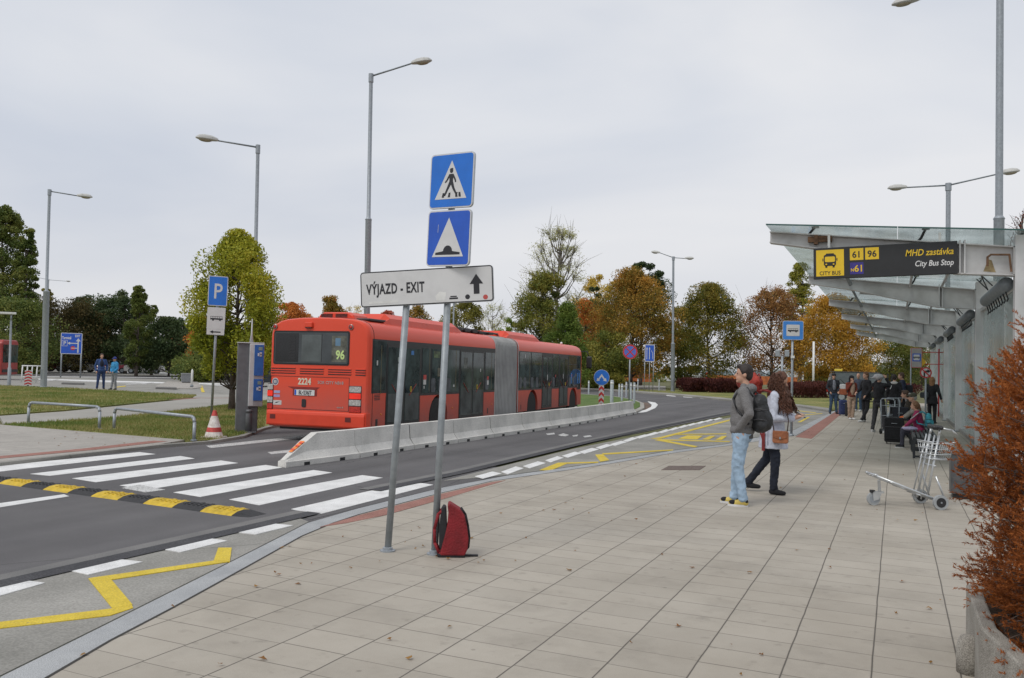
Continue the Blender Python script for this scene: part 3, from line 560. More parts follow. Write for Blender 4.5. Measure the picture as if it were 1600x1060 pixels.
# parking sign left
b=G(330,656); k=(F_.dot(b-EYEP))/FPX
hz_y=lambda px:530+FPX*math.tan(PITCH)+ROLL*(px-800)
T=postsign('parking_sign','blue parking sign with a bus plate and a left arrow plate, behind the cone',b,HT(338,435,b),.036,0,'road sign')
T.rotation_euler=(0,rad(.9),T.rotation_euler[2])
def zz(px,py,b): return HT(px,py,b)
w=29*k; P1=plate(T,'parking_plate',w,47*k,0,zz(340,455,b),blue1,signw,.02,0,.02,.04)
text('P',.62,signw,P1,(0,-.005,zz(340,455,b)-.215),(PI/2,0,0),.8,'CENTER',.006)
P2=plate(T,'bus_plate',27*k,35*k,-.01,zz(338,498,b),signw,signw,.01,0,.02,.03)
z2=zz(338,498,b)
def buspict(o,s,z,x=0,m=signblk,y=-.0045):
    flat(o,'bus_pictogram',[[(x-.5*s,z-.10*s),(x+.5*s,z-.10*s),(x+.5*s,z+.03*s),(x-.5*s,z+.03*s)],[(x-.5*s,z+.16*s),(x+.46*s,z+.16*s),(x+.5*s,z+.19*s),(x-.5*s,z+.19*s)]]+[[(x+i*s-.012*s,z+.03*s),(x+i*s+.012*s,z+.03*s),(x+i*s+.012*s,z+.16*s),(x+i*s-.012*s,z+.16*s)] for i in (-.48,-.3,-.12,.06,.24,.45)],m,y)
    flat(o,'pictogram_wheel',[circ(.07*s,x-.28*s,z-.13*s,14)],m,y-.001); flat(o,'pictogram_wheel',[circ(.07*s,x+.28*s,z-.13*s,14)],m,y-.001)
buspict(P2,.34,z2)
P3=plate(T,'arrow_plate',27*k,10*k,-.012,zz(337,519,b),signw,signblk,.01,0,.02,.015); za=zz(337,519,b)
flat(P3,'arrow',[[(-.17,za),(-.08,za+.05),(-.08,za+.018),(.13,za+.018),(.13,za-.018),(-.08,za-.018),(-.08,za-.05)]],signblk,-.0045)
# bus stop sign on the kerb
b=G(1237,681); k=(F_.dot(b-EYEP))/FPX; T=postsign('bus_stop_sign','square blue bus stop sign on a thin post right of the woman in the coat',b,zz(1237,506,b),.034,8)
zc=zz(1237,516.5,b); P1=plate(T,'stop_plate',31.5*k,30*k,0,zc,mat('stop_sign_blue',(.06,.25,.68),.4,0,.08,4),signw,.012,0,.02,.05)
plate(P1,'white_field',20*k,18*k,0,zc,signw,signw,.003,-.006,.002,.02); buspict(P1,.28,zc,0,signblk,-.0105)
MB().box((-.05,-.01,zz(1237,560,b)),(.05,.02,zz(1237,556,b))).build('clamp_band',white,T)
# keep either side sign with red and white chevron post
def chevrons(root,w,z0,z1,n,red,wh,name='chevron_panel',y=0,t=.03,up=True):
    a=MB(); a.mat(0).box((-w/2,y,z0),(w/2,y+t,z1)); h=(z1-z0)/n; s=1 if up else -1
    for i in range(n):
        zb_=z0+i*h; q=[(-w/2,zb_),(0,zb_+h*.45),(w/2,zb_),(w/2,zb_+h*.5),(0,min(zb_+h*.95,z1)),(-w/2,zb_+h*.5)]
        a.mat(1).prism([(x,z) for x,z in q[:0]+[(-w/2,zb_),(0,zb_+h*.45),(0,min(zb_+h*.95,z1)),(-w/2,zb_+h*.5)]],'y',y-.003,y-.001).prism([(w/2,zb_),(w/2,zb_+h*.5),(0,min(zb_+h*.95,z1)),(0,zb_+h*.45)],'y',y-.003,y-.001)
    return a.build(name,[wh,red],root)
def disc(root,name,r,cz,mface,mring,ring=.03,y=0):
    a=MB(); a.mat(0).prism(circ(r,0,cz),'y',y,y+.02); a.mat(1).prism(circ(r-.004,0,cz),'y',y-.002,y-.0005); a.mat(2).prism(circ(r-ring,0,cz),'y',y-.004,y-.0022); return a.build(name,[signgrey,mring,mface],root)
b=G(939,641); k=(F_.dot(b-EYEP))/FPX; T=postsign('pass_either_side_sign','round blue split arrow sign over a red and white chevron post beside the bus',b,zz(939,592,b),.04,5)
zc=zz(938,590,b); D1=disc(T,'arrow_disc',12.3*k,zc,blue1,signw,.012); s=12*k
flat(D1,'split_arrow',[[(-.62*s,zc-.52*s),(-.5*s,zc-.1*s),(-.36*s,zc-.22*s),(0,zc+.16*s),(0,zc+.5*s),(-.18*s,zc+.3*s),(-.5*s,zc-.02*s)][:0] or [(-.66*s,zc-.5*s),(-.56*s,zc-.06*s),(-.44*s,zc-.17*s),(0,zc+.46*s),(0,zc+.12*s),(-.30*s,zc-.30*s),(-.2*s,zc-.42*s)],[(.66*s,zc-.5*s),(.2*s,zc-.42*s),(.30*s,zc-.30*s),(0,zc+.12*s),(0,zc+.46*s),(.44*s,zc-.17*s),(.56*s,zc-.06*s)]],signw,-.0045)
chevrons(T,8*k,.05,zz(939,602.5,b),4,redp,signw,y=-.01)
# no stopping
b=G(983,633); k=(F_.dot(b-EYEP))/FPX; T=postsign('no_stopping_sign','round blue and red no stopping sign among the white posts of the island',b,zz(983,540,b),.035,5)
zc=zz(983,550,b); D1=disc(T,'no_stopping_disc',11.5*k,zc,mat('no_stopping_blue',(.10,.16,.55),.4),redp,.075)
for a_ in (45,-45): 
    c_,s_=math.cos(rad(a_)),math.sin(rad(a_)); l=11.5*k-.07; q=[(-l,-.028),(l,-.028),(l,.028),(-l,.028)]; flat(D1,'bar',[[(x*c_-y*s_,zc+x*s_+y*c_) for x,y in q]],redp,-.0045-(a_>0)*.001)
# lane sign
b=G(1014,612); k=(F_.dot(b-EYEP))/FPX; T=thing('lane_sign','blue rectangular lane merging sign on three thin posts by the far verge','road sign',b,facing(b,4))
for x in (-7.5*k,0,6*k): MB().tube((x,.05,0),(x+.02,.05,zz(1014,560,b)),.03,.03,8).build('post',galv,T,True)
zc=zz(1014,552,b); P1=plate(T,'lane_plate',15.5*k,27*k,0,zc,blue2,signw,.06,0,.03,.08); h=27*k
for x,w_ in ((-4.3*k,2.5*k),(-.3*k,2.5*k)): flat(P1,'lane_arrow',[arrow_up(w_,h*.72,x,zc,.4,.2)],signw,-.0045)
flat(P1,'lane_arrow',[capsule2((4.8*k,zc-9*k),(4.6*k,zc),.35*k,.35*k),capsule2((4.6*k,zc),(2.6*k,zc+4*k),.35*k,.3*k)],signw,-.0045)
# no entry far
b=AtD(1106,95); T=postsign('no_entry_sign','small round red no entry sign far beyond the dark red hedges',b,3.2,.04); zc=zz(1108,587,b); D1=disc(T,'no_entry_disc',.38,zc,redp,signw,.02); flat(D1,'bar',[[(-.25,zc-.06),(.25,zc-.06),(.25,zc+.06),(-.25,zc+.06)]],signw,-.0045)
# terminal direction sign
b=AtD(110,70); b=Vector((b.x,b.y,0)); k=70/FPX*1.0; T=thing('terminal_sign','large blue direction sign reading Terminál on two posts at the far left','road sign',b,facing(b,-5))
zc=HtD(110,537,70)
for x in (-.7,.75): MB().tube((x,.06,0),(x,.06,zc),.06,.06,8).build('post',galv,T,True)
P1=plate(T,'direction_plate',30*k,33*k,0,zc,blue2,signw,.05,0,.04,.08)
text('Terminál',.30,signw,P1,(-.70,-.006,zc+.36),(PI/2,0,0),.62,'LEFT',.012); text('EXIT',.26,signw,P1,(.25,-.006,zc+.55),(PI/2,0,0),.7,'LEFT',.01)
flat(P1,'arrow',[[(.45,zc-.75),(.55,zc-.75),(.55,zc+.2),(.68,zc+.2),(.5,zc+.45),(.32,zc+.2),(.45,zc+.2)],[(-.1,zc-.02),(.45,zc-.02),(.45,zc+.06),(-.1,zc+.06),(-.1,zc+.14),(-.3,zc+.02),(-.1,zc-.1)]],signw,-.006)
plate(P1,'parking_field',.42,.5,-.5,zc+.02,blue2,signw,.03,-.008,.002,.03); text('P',.42,signw,P1,(-.5,-.014,zc-.12),(PI/2,0,0),.9,'CENTER',.012)
flat(P1,'no_entry_symbol',[circ(.17,.12,zc-.38,20)],redp,-.006); flat(P1,'no_entry_bar',[[(0,zc-.41),(.44,zc-.41),(.44,zc-.35),(0,zc-.35)]],signw,-.0085)
# no right turn and timetable pole
b=G(1446,668); k=(F_.dot(b-EYEP))/FPX; T=postsign('no_right_turn_sign','red ringed no right turn sign on a post near the far shelter columns',b,zz(1446,578,b),.03,0)
zc=zz(1446,582.5,b); D1=disc(T,'no_turn_disc',8.6*k,zc,signw,redp,.045)
flat(D1,'arrow',[[(-.07,zc-.14),(-.02,zc-.14),(-.02,zc-.0),(.05,zc+.02),(.05,zc-.02),(.15,zc+.05),(.05,zc+.12),(.05,zc+.08),(-.07,zc+.05)]],signblk,-.0045); c_=.707; flat(D1,'bar',[[(-.17,zc+.14),(-.14,zc+.17),(.17,zc-.14),(.14,zc-.17)]],redp,-.007)
b=G(1437,650); k=(F_.dot(b-EYEP))/FPX; T=thing('timetable_board','tall grey timetable board of the second bus stop hanging beside the far column','notice board',b,facing(b,0))
for x in (-.02,): MB().tube((x-.35,.05,0),(x-.35,.05,zz(1437,545,b)),.03,.03,8).build('post',galv,T,True); MB().tube((.75,.05,0),(.75,.05,zz(1437,545,b)),.03,.03,8).build('post',redp,T,True)
zt,zb2=zz(1437,544,b),zz(1437,575,b); cxx=-5*k
P1=plate(T,'board',16*k,zt-zb2,cxx,(zt+zb2)/2,mat('board_grey',(.36,.34,.33),.5),redp,.02,0,.04,.03)
plate(P1,'stop_symbol',12*k,12.5*k,cxx,zt-(zt-zb2)*.48,signw,blue2,.05,-.008,.003,.02); buspict(P1,.28,zt-(zt-zb2)*.48,cxx,signblk,-.013)
for i,z_ in enumerate((zz(1437,550.5,b),zz(1437,569,b))): MB().tube((cxx,.05,z_),(.95,.05,z_),.02,.02,6).build('rail',redp,T,True)
zy=zz(1437,566,b); flat(T,'yellow_diamond',[[(2.5*k,zy-.2),(5.5*k+.1,zy),(2.5*k,zy+.2),(2.5*k-.22,zy)]],mat('sign_yellow',(.72,.42,.03),.4),.0)
# white delineator posts around the island
postm=mat('pale_grey_post',(.42,.46,.49),.5,0,.12,10)
def delineator(label,pxb,ytop,base_y,r=.045,band=True,group='pale delineator posts of the island'):
    b=G(pxb,base_y); H=HT(pxb,ytop,b); t=thing('delineator_post',label,'post',b,0,group)
    MB().lathe([(r,0),(r,H-.04),(r*.7,H)],10).build('post_tube',postm,t,auto=rad(35)); MB().lathe([(r*1.02,H-.22),(r*1.02,H-.12)],10).build('reflective_band',white,t,True); return t
for a in ((919.7,595,616,'thin pale post nearest the bus front, on the far kerb'),(927.5,584,607,'pale post just left of the round blue arrow sign, behind it'),(955.7,594,631,'stout pale post immediately right of the round blue arrow sign'),(967.4,600,621,'short pale post, second to the right of the blue arrow sign'),(971.5,600,628,'pale post third to the right of the blue arrow sign'),(978.4,597,621,'pale post just left of the no stopping sign post'),(985.5,598,626,'pale post touching the no stopping sign post on its right'),(990.8,598,632,'pale post at the tip of the island by the last barrier'),(996.5,592,611,'pale post on the far kerb beyond the island tip'),(1029.7,593,611,'lone pale post on the far kerb left of the double arm lamp')):
    delineator(a[3],a[0],a[1],a[2],.09 if a[0]==955.7 else .055)
# left: chevron marker, white fence, bin, poles
b=G(43.5,603.5); T=thing('chevron_marker','red and white chevron marker post on the edge of the left lawn','marker post',b,facing(b)); H=HT(43.5,579,b)
MB().box((-.05,.0,0),(.05,.06,.1)).build('foot',black,T); chevrons(T,.36,.06,H,5,redp,signw,y=-.01)
b=G(48,598); T=thing('white_railing','white tubular railing panel behind the chevron marker post','railing',b,facing(b,8)); k=(F_.dot(b-EYEP))/FPX
for i in range(5): MB().tube((-13*k+i*6.7*k,0,0),(-12*k+i*6.7*k,0,26*k),.04,.04,8).build('upright',white,T,True)
for z_ in (.35,1.4): MB().tube((-13*k,0,z_ if z_<1 else 26*k),(15*k,0,z_ if z_<1 else 26*k),.04,.04,8).build('rail',white,T,True)
binm=mat('bin_grey',(.2,.21,.22),.6,0,.15,12)
b=G(291,598); T=thing('litter_bin','plain grey litter bin on the paving beyond the left lawn','litter bin',b,facing(b)); H=HT(291,583.5,b)
MB().prism(rrect(.75,.5,.08),'z',.05,H*.86).build('bin_body',binm,T); MB().prism(rrect(.8,.55,.1),'z',H*.88,H).build('lid',mat('bin_lid_grey',(.28,.29,.3),.5),T); MB().prism(rrect(.6,.4,.05),'z',0,H*.88).build('liner',black,T)
b=G(299.5,605); T=thing('thin_white_pole','thin white pole beside the grey litter bin','pole',b); MB().lathe([(.07,0),(.07,HT(300,580,b)),(.02,HT(300,577,b))],10).build('pole_tube',white,T,True); MB().lathe([(.10,0),(.10,.12),(.072,.14)],10).build('foot_collar',darkgalv,T,True)
for px_,yb,yt,lb in ((163,588,566,'thin white post right beside the man in dark blue'),(152,586,570,'short white post seen between the legs of the man in dark blue')):
    b=G(px_,yb); T=thing('white_post',lb,'post',b); H=HT(px_,yt,b); MB().lathe([(.06,0),(.06,H)],10).build('post_tube',white,T,True); MB().lathe([(.065,H*.7),(.065,H*.8)],10).build('reflective_band',redp,T,True)
b=G(327,595); T=thing('waste_container','tall black waste container on the far paving behind the parking sign','container',b,facing(b)); MB().box((-.35,-.35,.08),(.35,.35,1.15)).build('container_body',black,T,bevel=.04); MB().box((-.4,-.4,1.16),(.4,.4,1.25)).build('lid',mat('lid_black',(.03,.03,.03),.4),T,bevel=.03)
# tall masts in the background
b=AtD(519,85); T=thing('striped_mast','thin white and red mast showing above the rear of the bus roof','mast',b); H=HtD(519,464,85); MB().lathe([(.17,0),(.17,H-1.3)],8).build('mast_tube',white,T,True); MB().lathe([(.18,H-1.3),(.18,H)],8).build('red_top',redp,T,True)
b=AtD(1271,70); T=thing('white_mast','thin white pole in front of the golden tree right of the bus stop sign','mast',b); H=HtD(1271,534,70); MB().lathe([(.09,0),(.09,H)],8).build('mast_tube',white,T,True); MB().lathe([(.14,0),(.14,.3)],8).build('foot_collar',darkgalv,T,True)
b=AtD(1222,75); T=thing('floodlight_pole','grey pole with twin floodlights behind the long haired woman','pole',b,facing(b)); H=HtD(1222,556,75); MB().lathe([(.12,0),(.12,H)],8).build('pole',galv,T,True)
for x in (-.4,.4): MB().box((x-.2,-.2,H-.1),(x+.2,.2,H+.5)).build('floodlight',galv,T,bevel=.05)
# ================================================================= hoops, cone, ticket column
def hoop(label,p0,p1,top0,top1):
    a=G(*p0); b=G(*p1); c=(a+b)/2; d=b-a; l=d.length; h=(HT(p0[0],top0,a)+HT(p1[0],top1,b))/2
    T=thing('hoop_railing',label,'railing',c,math.atan2(d.y,d.x),'bent tube hoops on the grass'); r=.035
    pts=[(-l/2,0,-.02),(-l/2,0,h-.12),(-l/2+.04,0,h-.03),(-l/2+.13,0,h),(l/2-.13,0,h),(l/2-.04,0,h-.03),(l/2,0,h-.12),(l/2,0,-.02)]
    MB().path(pts,r,10).build('hoop_tube',galv,T,True)
    for x in (-l/2,l/2): MB().lathe([(.07,0),(.07,.02),(.04,.03)],12,(x,0,0)).build('foot_plate',darkgalv,T,True)
hoop('grey tube hoop railing further left on the grass',(44,662),(155,671),630,635)
hoop('grey tube hoop railing next to the striped cone',(178,671),(303,689),643,646)
b=G(334,684); T=thing('traffic_cone','red and white striped traffic cone at the foot of the parking sign','traffic cone',b,.3)
H=.60; cw=mat('cone_white',(.66,.63,.6),.6,0,.25,9,dirt=(.45,.38,.34)); crd=mat('cone_red',(.50,.06,.05),.6,0,.25,9)
a=MB(); a.mat(0)
def ring(z0,z1,mi):
    f=lambda z:.205*(1-z/H)+.035*(z/H); a.mat(mi).lathe([(f(z0),z0),(f(z1),z1)],24)
ring(.02,.13,1); ring(.13,.23,0); ring(.23,.36,1); ring(.36,.48,1); ring(.48,.54,0); ring(.54,H,0)
a.build('cone_body',[crd,cw],T,auto=rad(60)); MB().prism(rrect(.46,.46,.08),'z',0,.025).build('base_plate',cw,T)
b=G(384,675); T=thing('ticket_column','tall grey access column with two blue card reader panels beside the bus','ticket machine',b,facing(b,2)); k=(F_.dot(b-EYEP))/FPX; H=HT(388,537,b)
dg=mat('column_dark_grey',(.13,.135,.145),.5,.1,.12,6); lg=mat('column_light_grey',(.48,.49,.50),.45,.1,.08,6); mb_=mat('reader_blue',(.015,.10,.36),.4,0,.12,6); mgy=mat('panel_mid_grey',(.27,.27,.29),.5)
D=.46; MB().box((-.25,-.10,0),(.05,.30,H)).build('column_body',dg,T,bevel=.015)
MB().box((-.265,-.15,H),(.36,.32,H+.025)).build('cap',lg,T,bevel=.008)
MB().box((.02,-.16,.62),(.36,.25,H)).build('reader_housing',lg,T,bevel=.02)
MB().box((-.02,-.05,0),(.26,.2,.62)).build('pedestal',dg,T,bevel=.02); MB().lathe([(.075,0),(.075,.42),(.06,.47),(.09,.48),(.06,.53)],16,(.05,-.22,.02)).build('bumper_post',dg,T,True)
MB().box((-.08,-.35,0),(.22,-.1,.03)).build('foot_plate',dg,T)
for z0,z1,f0 in ((1.36,H-.03,1.17),(.76,1.28,.66)):
    rp=MB().box((.135,-.185,z0),(.35,-.162,z1)).build('reader_panel',mb_,T,bevel=.005)
    MB().box((.225,-.192,z1-.13),(.315,-.186,z1-.05)).build('display',mat('lcd_grey',(.18,.24,.22),.2),rp); MB().box((.21,-.192,z1-.27),(.232,-.186,z1-.2)).build('card_slot',white,rp); MB().box((.25,-.195,z1-.28),(.305,-.186,z1-.18)).build('reader_button',lg,rp,bevel=.004); MB().box((.265,-.197,z1-.25),(.295,-.1955,z1-.21)).build('reader_mark',signblk,rp)
    MB().box((.135,-.17,f0),(.35,-.162,z0-.01)).build('lower_panel',mgy,T)
MB().lathe([(.05,H+.02),(.02,H+.22),(.012,H+.6)],10,(.06,0,0)).build('antenna',lg,T,True)
# ================================================================= speed hump
hp=[G(403,806,RZ),G(0,751,RZ)]; d=hp[1]-hp[0]; ln=d.length
T=thing('speed_hump','yellow and black rubber speed hump across the asphalt before the crossing','speed hump',hp[0],math.atan2(d.y,d.x))
hy=mat('hump_yellow',(.62,.42,.02),.6,0,.2,9,.5,120); hb=mat('hump_black',(.035,.035,.038),.75,0,.2,20,.6,150)
prof=[(-.19,0),(-.17,.012),(-.1,.038),(0,.05),(.1,.038),(.17,.012),(.19,0)]
def seg(name,x0,x1,m,end=False):
    a=MB(); n=len(prof)
    k0=.55 if end else 1
    A=[(x0,y*(.75 if end else 1),z*(.05 if end else 1)) for y,z in prof]; B=[(x1,y,z) for y,z in prof]
    for i in range(n-1): a.face([A[i],A[i+1],B[i+1],B[i]])
    a.face(A); a.face(B[::-1])
    if not end:
        q=a
        for u in (.25,.6): q.box((x0+(x1-x0)*u,-.15,.012),(x0+(x1-x0)*(u+.1),-.11,.035))
        for u in range(5):
            for v in range(4): q.box((x0+.05+u*.075,-.06+v*.045,.046 if v in(1,2) else .040),(x0+.075+u*.075,-.04+v*.045,.0535 if v in(1,2) else .048))
    return a.build(name,m,T)
x=0; seg('end_cap',0,.22,hb,True); x=.22; i=0
while x<ln+1.5: seg('yellow_segment' if i%2==0 else 'black_segment',x,x+(.50 if i%2==0 else .46)-.006,hy if i%2==0 else hb); x+=.50 if i%2==0 else .46; i+=1
# ================================================================= concrete barriers
bc=surface('barrier_concrete',(.54,.53,.50),(.72,.70,.66),1.6,70,.14,.9,.3,120)
B=[(447,731),(562.7,716),(648,702),(716,692.5),(773,683.5),(822,676.5),(864,670),(899,664.5),(925,660),(950,655.5),(973,651),(995,647)]
bp=[G(x,y,RZ) for x,y in B]
orng=mat('reflector_orange',(.85,.22,.02),.4); rdm=mat('reflector_red',(.7,.06,.03),.4)
ords=['first','second','third','fourth','fifth','sixth','seventh','eighth','ninth','tenth','last']
for i in range(len(bp)-1):
    a_,b_=bp[i],bp[i+1]; d=b_-a_; l=d.length; rz=math.atan2(d.y,d.x); n=Vector((-d.y,d.x,0)).normalized()
    lab=('first barrier block with a sloped nose and an orange reflector strip, beside the crossing' if i==0 else 'last block of the low concrete barrier, at the tip of the island' if i==10 else '%s block of the low concrete barrier counted from the nose by the crossing'%ords[i])
    T=thing('concrete_barrier',lab,'barrier',a_,rz,'low concrete barrier blocks'); W2,H=.44,.52+.0*i
    pr=[(0,0),(0,.09),(.03,.1),(.12,.22),(.15,H),(.29,H),(.32,.22),(.41,.1),(W2,.09),(W2,0)]
    m_=MB(); g=.012
    if i==0:
        y0,y1=0,l-g; q0=[(u*.42,v) for u,v in [(0,0),(0,.09),(.03,.1),(.1,.11),(.13,.12),(.31,.12),(.34,.11),(.41,.1),(W2,.09),(W2,0)]]
        secs=[(0,q0),(.62,[(u,v if v<.12 else v) for u,v in [(0,0),(0,.09),(.03,.1),(.12,.22),(.14,.38),(.30,.38),(.32,.22),(.41,.1),(W2,.09),(W2,0)]]),(.9,pr),(l-g,pr)]
    else: secs=[(g,pr),(l-g,pr)]
    for (x0,p0),(x1,p1) in zip(secs,secs[1:]):
        for j in range(len(pr)):
            k2=(j+1)%len(pr); m_.face([(x0,)+p0[j],(x0,)+p0[k2],(x1,)+p1[k2],(x1,)+p1[j]])
    m_.face([(secs[0][0],)+p for p in secs[0][1]]); m_.face([(secs[-1][0],)+p for p in secs[-1][1]][::-1])
    m_.build('barrier_block',bc,T,bevel=.006)
    for u in (.26,.74): MB().box((l*u-.07,-.003,0),(l*u+.07,.12,.055)).build('drain_slot',black,T)
    if i: MB().prism([(W2/2+(u-W2/2)*.93,v*.97) for u,v in pr],'x',-.010,.010).build('joint_gap',jm,T)
    if i==0:
        u=MB(); u.face([(.24,.105,.232),(.60,.148,.392),(.60,.25,.392),(.24,.185,.232)]); s_=u.build('reflector_strip',orng,T)
        for x0 in (.28,.40,.50): yy=lambda x:.105+(x-.24)*.12; u=MB(); u.face([(x0,yy(x0),.240+(x0-.24)*.444),(x0+.04,yy(x0+.04),.240+(x0-.20)*.444),(x0+.06,yy(x0+.06)+.085,.240+(x0-.18)*.444),(x0+.02,yy(x0+.02)+.085,.240+(x0-.22)*.444)]); u.build('red_stripe',rdm,s_)
# ================================================================= red rucksack by the sign post
rb=mat('rucksack_red',(.22,.010,.016),.75,0,.25,8,.5,60); rdk=mat('rucksack_black',(.015,.015,.018),.7,0,.2,20)
b=G(705,869); T=thing('red_rucksack','dark red teardrop rucksack standing upright against the right post of the exit sign','rucksack',b,heading(b,90))
# local +Y = image right; bag shape in YZ, thickness X
o1=[(-.13,.015),(-.155,.15),(-.14,.30),(-.075,.42),(-.09,.475),(-.075,.50)]
shape=[(-.10,.02),(.12,.02),(.145,.08),(.15,.17),(.135,.27),(.11,.37),(.07,.425),(-.03,.485),(-.045,.46),(-.035,.40),(-.04,.30),(-.06,.2),(-.085,.1)]
m_=MB(); m_.prism(shape,'x',-.085,.085); bag=m_.build('bag_body',rb,T,bevel=.03); bag.modifiers['b'].segments=3
m_=MB(); m_.path([(x,y,z) for x in (.0,) for y,z in [(.10,.03),(.15,.08),(.157,.17),(.142,.27),(.118,.37),(.075,.432)]],.012,8); m_.build('edge_piping',rdk,T,True)
m_=MB(); m_.prism([(-.055,.44),(-.04,.20),(-.09,.06),(-.11,.09),(-.115,.26),(-.1,.42),(-.08,.455)],'x',-.07,.07); m_.build('back_pad',rdk,T,bevel=.01)
for x in (-.055,.055): MB().path([(x,-.075,.42),(x,-.125,.38),(x,-.155,.25),(x,-.15,.13),(x,-.11,.04),(x,-.06,.015)],.014,8).build('shoulder_strap',rb,T,True)
MB().path([(-.03,-.1,.18),(.03,-.05,.10)],.01,6).build('buckle_strap',rdk,T,True); MB().box((-.02,.02,.004),(.025,.24,.014)).build('loose_strap',rdk,T); MB().prism([(-.12,0),(.12,0),(.13,.035),(-.13,.035)],'x',-.075,.075).build('base',rdk,T,bevel=.008)
# ================================================================= articulated bus
HW=1.275; ha=-.08
bo=Vector((-10.43,15.4,0))-Vector((math.cos(ha),-math.sin(ha),0))*HW
BUS=thing('articulated_bus','long red articulated city bus standing behind the concrete barrier','bus',(bo.x,bo.y,-.07),-ha)
def bus_paint(name,dirt):
    m=bpy.data.materials.new(name); m.use_nodes=True; nt=m.node_tree; N=nt.nodes; L=nt.links; b=N['Principled BSDF']; b.inputs['Roughness'].default_value=.28; b.inputs['Specular IOR Level'].default_value=.35; b.inputs['Coat Roughness'].default_value=.15
    tc=N.new('ShaderNodeTexCoord'); sp=N.new('ShaderNodeSeparateXYZ'); L.new(tc.outputs['Object'],sp.inputs[0])
    n=N.new('ShaderNodeTexNoise'); n.inputs['Scale'].default_value=2.2; n.inputs['Detail'].default_value=7; n.inputs['Roughness'].default_value=.7; L.new(tc.outputs['Object'],n.inputs[0])
    a=N.new('ShaderNodeMath'); a.operation='MULTIPLY_ADD'; a.inputs[1].default_value=-1.1; a.inputs[2].default_value=1.5; L.new(sp.outputs[2],a.inputs[0])
    c=N.new('ShaderNodeMath'); c.operation='MULTIPLY'; L.new(a.outputs[0],c.inputs[0]); L.new(n.outputs[0],c.inputs[1]); c.use_clamp=True
    s=N.new('ShaderNodeMath'); s.operation='MULTIPLY'; s.inputs[1].default_value=dirt; L.new(c.outputs[0],s.inputs[0]); s.use_clamp=True
    mx=N.new('ShaderNodeMixRGB'); mx.inputs[1].default_value=(.68,.072,.034,1); mx.inputs[2].default_value=(.17,.13,.12,1); L.new(s.outputs[0],mx.inputs[0]); L.new(mx.outputs[0],b.inputs['Base Color'])
    r=N.new('ShaderNodeMapRange'); r.inputs[3].default_value=.33; r.inputs[4].default_value=.75; L.new(s.outputs[0],r.inputs[0]); L.new(r.outputs[0],b.inputs['Roughness'])
    return m
bred=bus_paint('bus_red',1.0); bred2=mat('bus_red_clean',(.68,.066,.031),.36,0,.06,3,spec=.35)
gl=mat('bus_glass',(.05,.07,.068),.06,0,.6,2.2,spec=.25,dirt=(.010,.014,.015)); gl2=mat('bus_glass_lower',(.03,.036,.038),.22,0,.5,2.5); blk=mat('bus_black_trim',(.02,.02,.022),.4,0,.2,6)  # bus_glass: greenish mottling in the colour stands in for reflections
glr=mat('bus_rear_glass',(.055,.065,.07),.1,0,.3,1.2); gasket=mat('rubber_gasket',(.012,.012,.013),.6)
def sect(off=0,bot=.33):
    r=[(HW,bot),(HW,2.36),(1.262,2.47),(1.225,2.57),(1.15,2.655),(1.03,2.715),(.85,2.755),(.5,2.785),(0,2.795)]
    r=[(x-off if x>0 else x,z-(off if z>2.4 else 0)) for x,z in r]
    return r+[(-x,z) for x,z in r[-2::-1]]
def arch_cut(o,cuts,r=.56):
    c=MB()
    for s,y in cuts: c.prism([(y+r*math.cos(PI*i/20),.47+r*math.sin(PI*i/20)) for i in range(21)]+[(y-r,-.3),(y+r,-.3)],'x',*sorted((s*.75,s*1.6)))
    me=c.mesh('c',black); co_=bpy.data.objects.new('cut',me); COL.objects.link(co_); co_.parent=BUS
    bm=bmesh.new(); bm.from_mesh(me); bmesh.ops.recalc_face_normals(bm,faces=bm.faces); bm.to_mesh(me); bm.free()
    md=o.modifiers.new('c','BOOLEAN'); md.operation='DIFFERENCE'; md.object=co_; md.solver='EXACT'; md.use_self=False
    m2=evalmesh(o,o.data.name); o.modifiers.clear(); o.data=m2; bpy.data.objects.remove(co_)
    m2.polygons.foreach_set('use_smooth',[True]*len(m2.polygons)); bm=bmesh.new(); bm.from_mesh(m2)
    for e in bm.edges:
        if len(e.link_faces)==2 and e.calc_face_angle(0)>rad(32): e.smooth=False
    bm.to_mesh(m2); bm.free()
def shell(name,y0,y1,e0,e1,cuts):
    a=MB(); secs=[]; s=sect()
    def ins(y,o): secs.append((y,o))
    if e0:
        for t in (0,.25,.5,.75,1): secs.append((y0+e0*(1-math.cos(t*PI/2)) if 0 else y0+e0*t*t,e0*(1-math.sqrt(max(0,1-(1-t)**2)))))
    else: secs.append((y0,0))
    if e1:
        for t in (1,.75,.5,.25,0): secs.append((y1-e1*t*t,e1*(1-math.sqrt(max(0,1-(1-t)**2)))))
    else: secs.append((y1,0))
    R=[]
    for y,o in secs: R.append([(x*(1-o/HW),y,z if z<.4 else z-o*.6*(z>2.3)) for x,z in s])
    n=len(s)
    for r0,r1 in zip(R,R[1:]):
        for i in range(n): j=(i+1)%n; a.face([r0[i],r0[j],r1[j],r1[i]])
    a.face(R[0]); a.face(R[-1][::-1])
    me=a.mesh(name,bred); bm=bmesh.new(); bm.from_mesh(me); bmesh.ops.remove_doubles(bm,verts=bm.verts,dist=1e-5); bmesh.ops.recalc_face_normals(bm,faces=bm.faces); bm.to_mesh(me); bm.free()
    o=bpy.data.objects.new(name,me); COL.objects.link(o); o.parent=BUS; arch_cut(o,cuts); return o
YB0,YB1,YE=7.72,9.75,17.75
rearb=shell('rear_body',0,YB0,.16,0,[(1,3.68),(-1,3.68)]); frontb=shell('front_body',YB1,YE,0,.22,[(1,11.33),(-1,11.33),(1,16.45),(-1,16.45)])
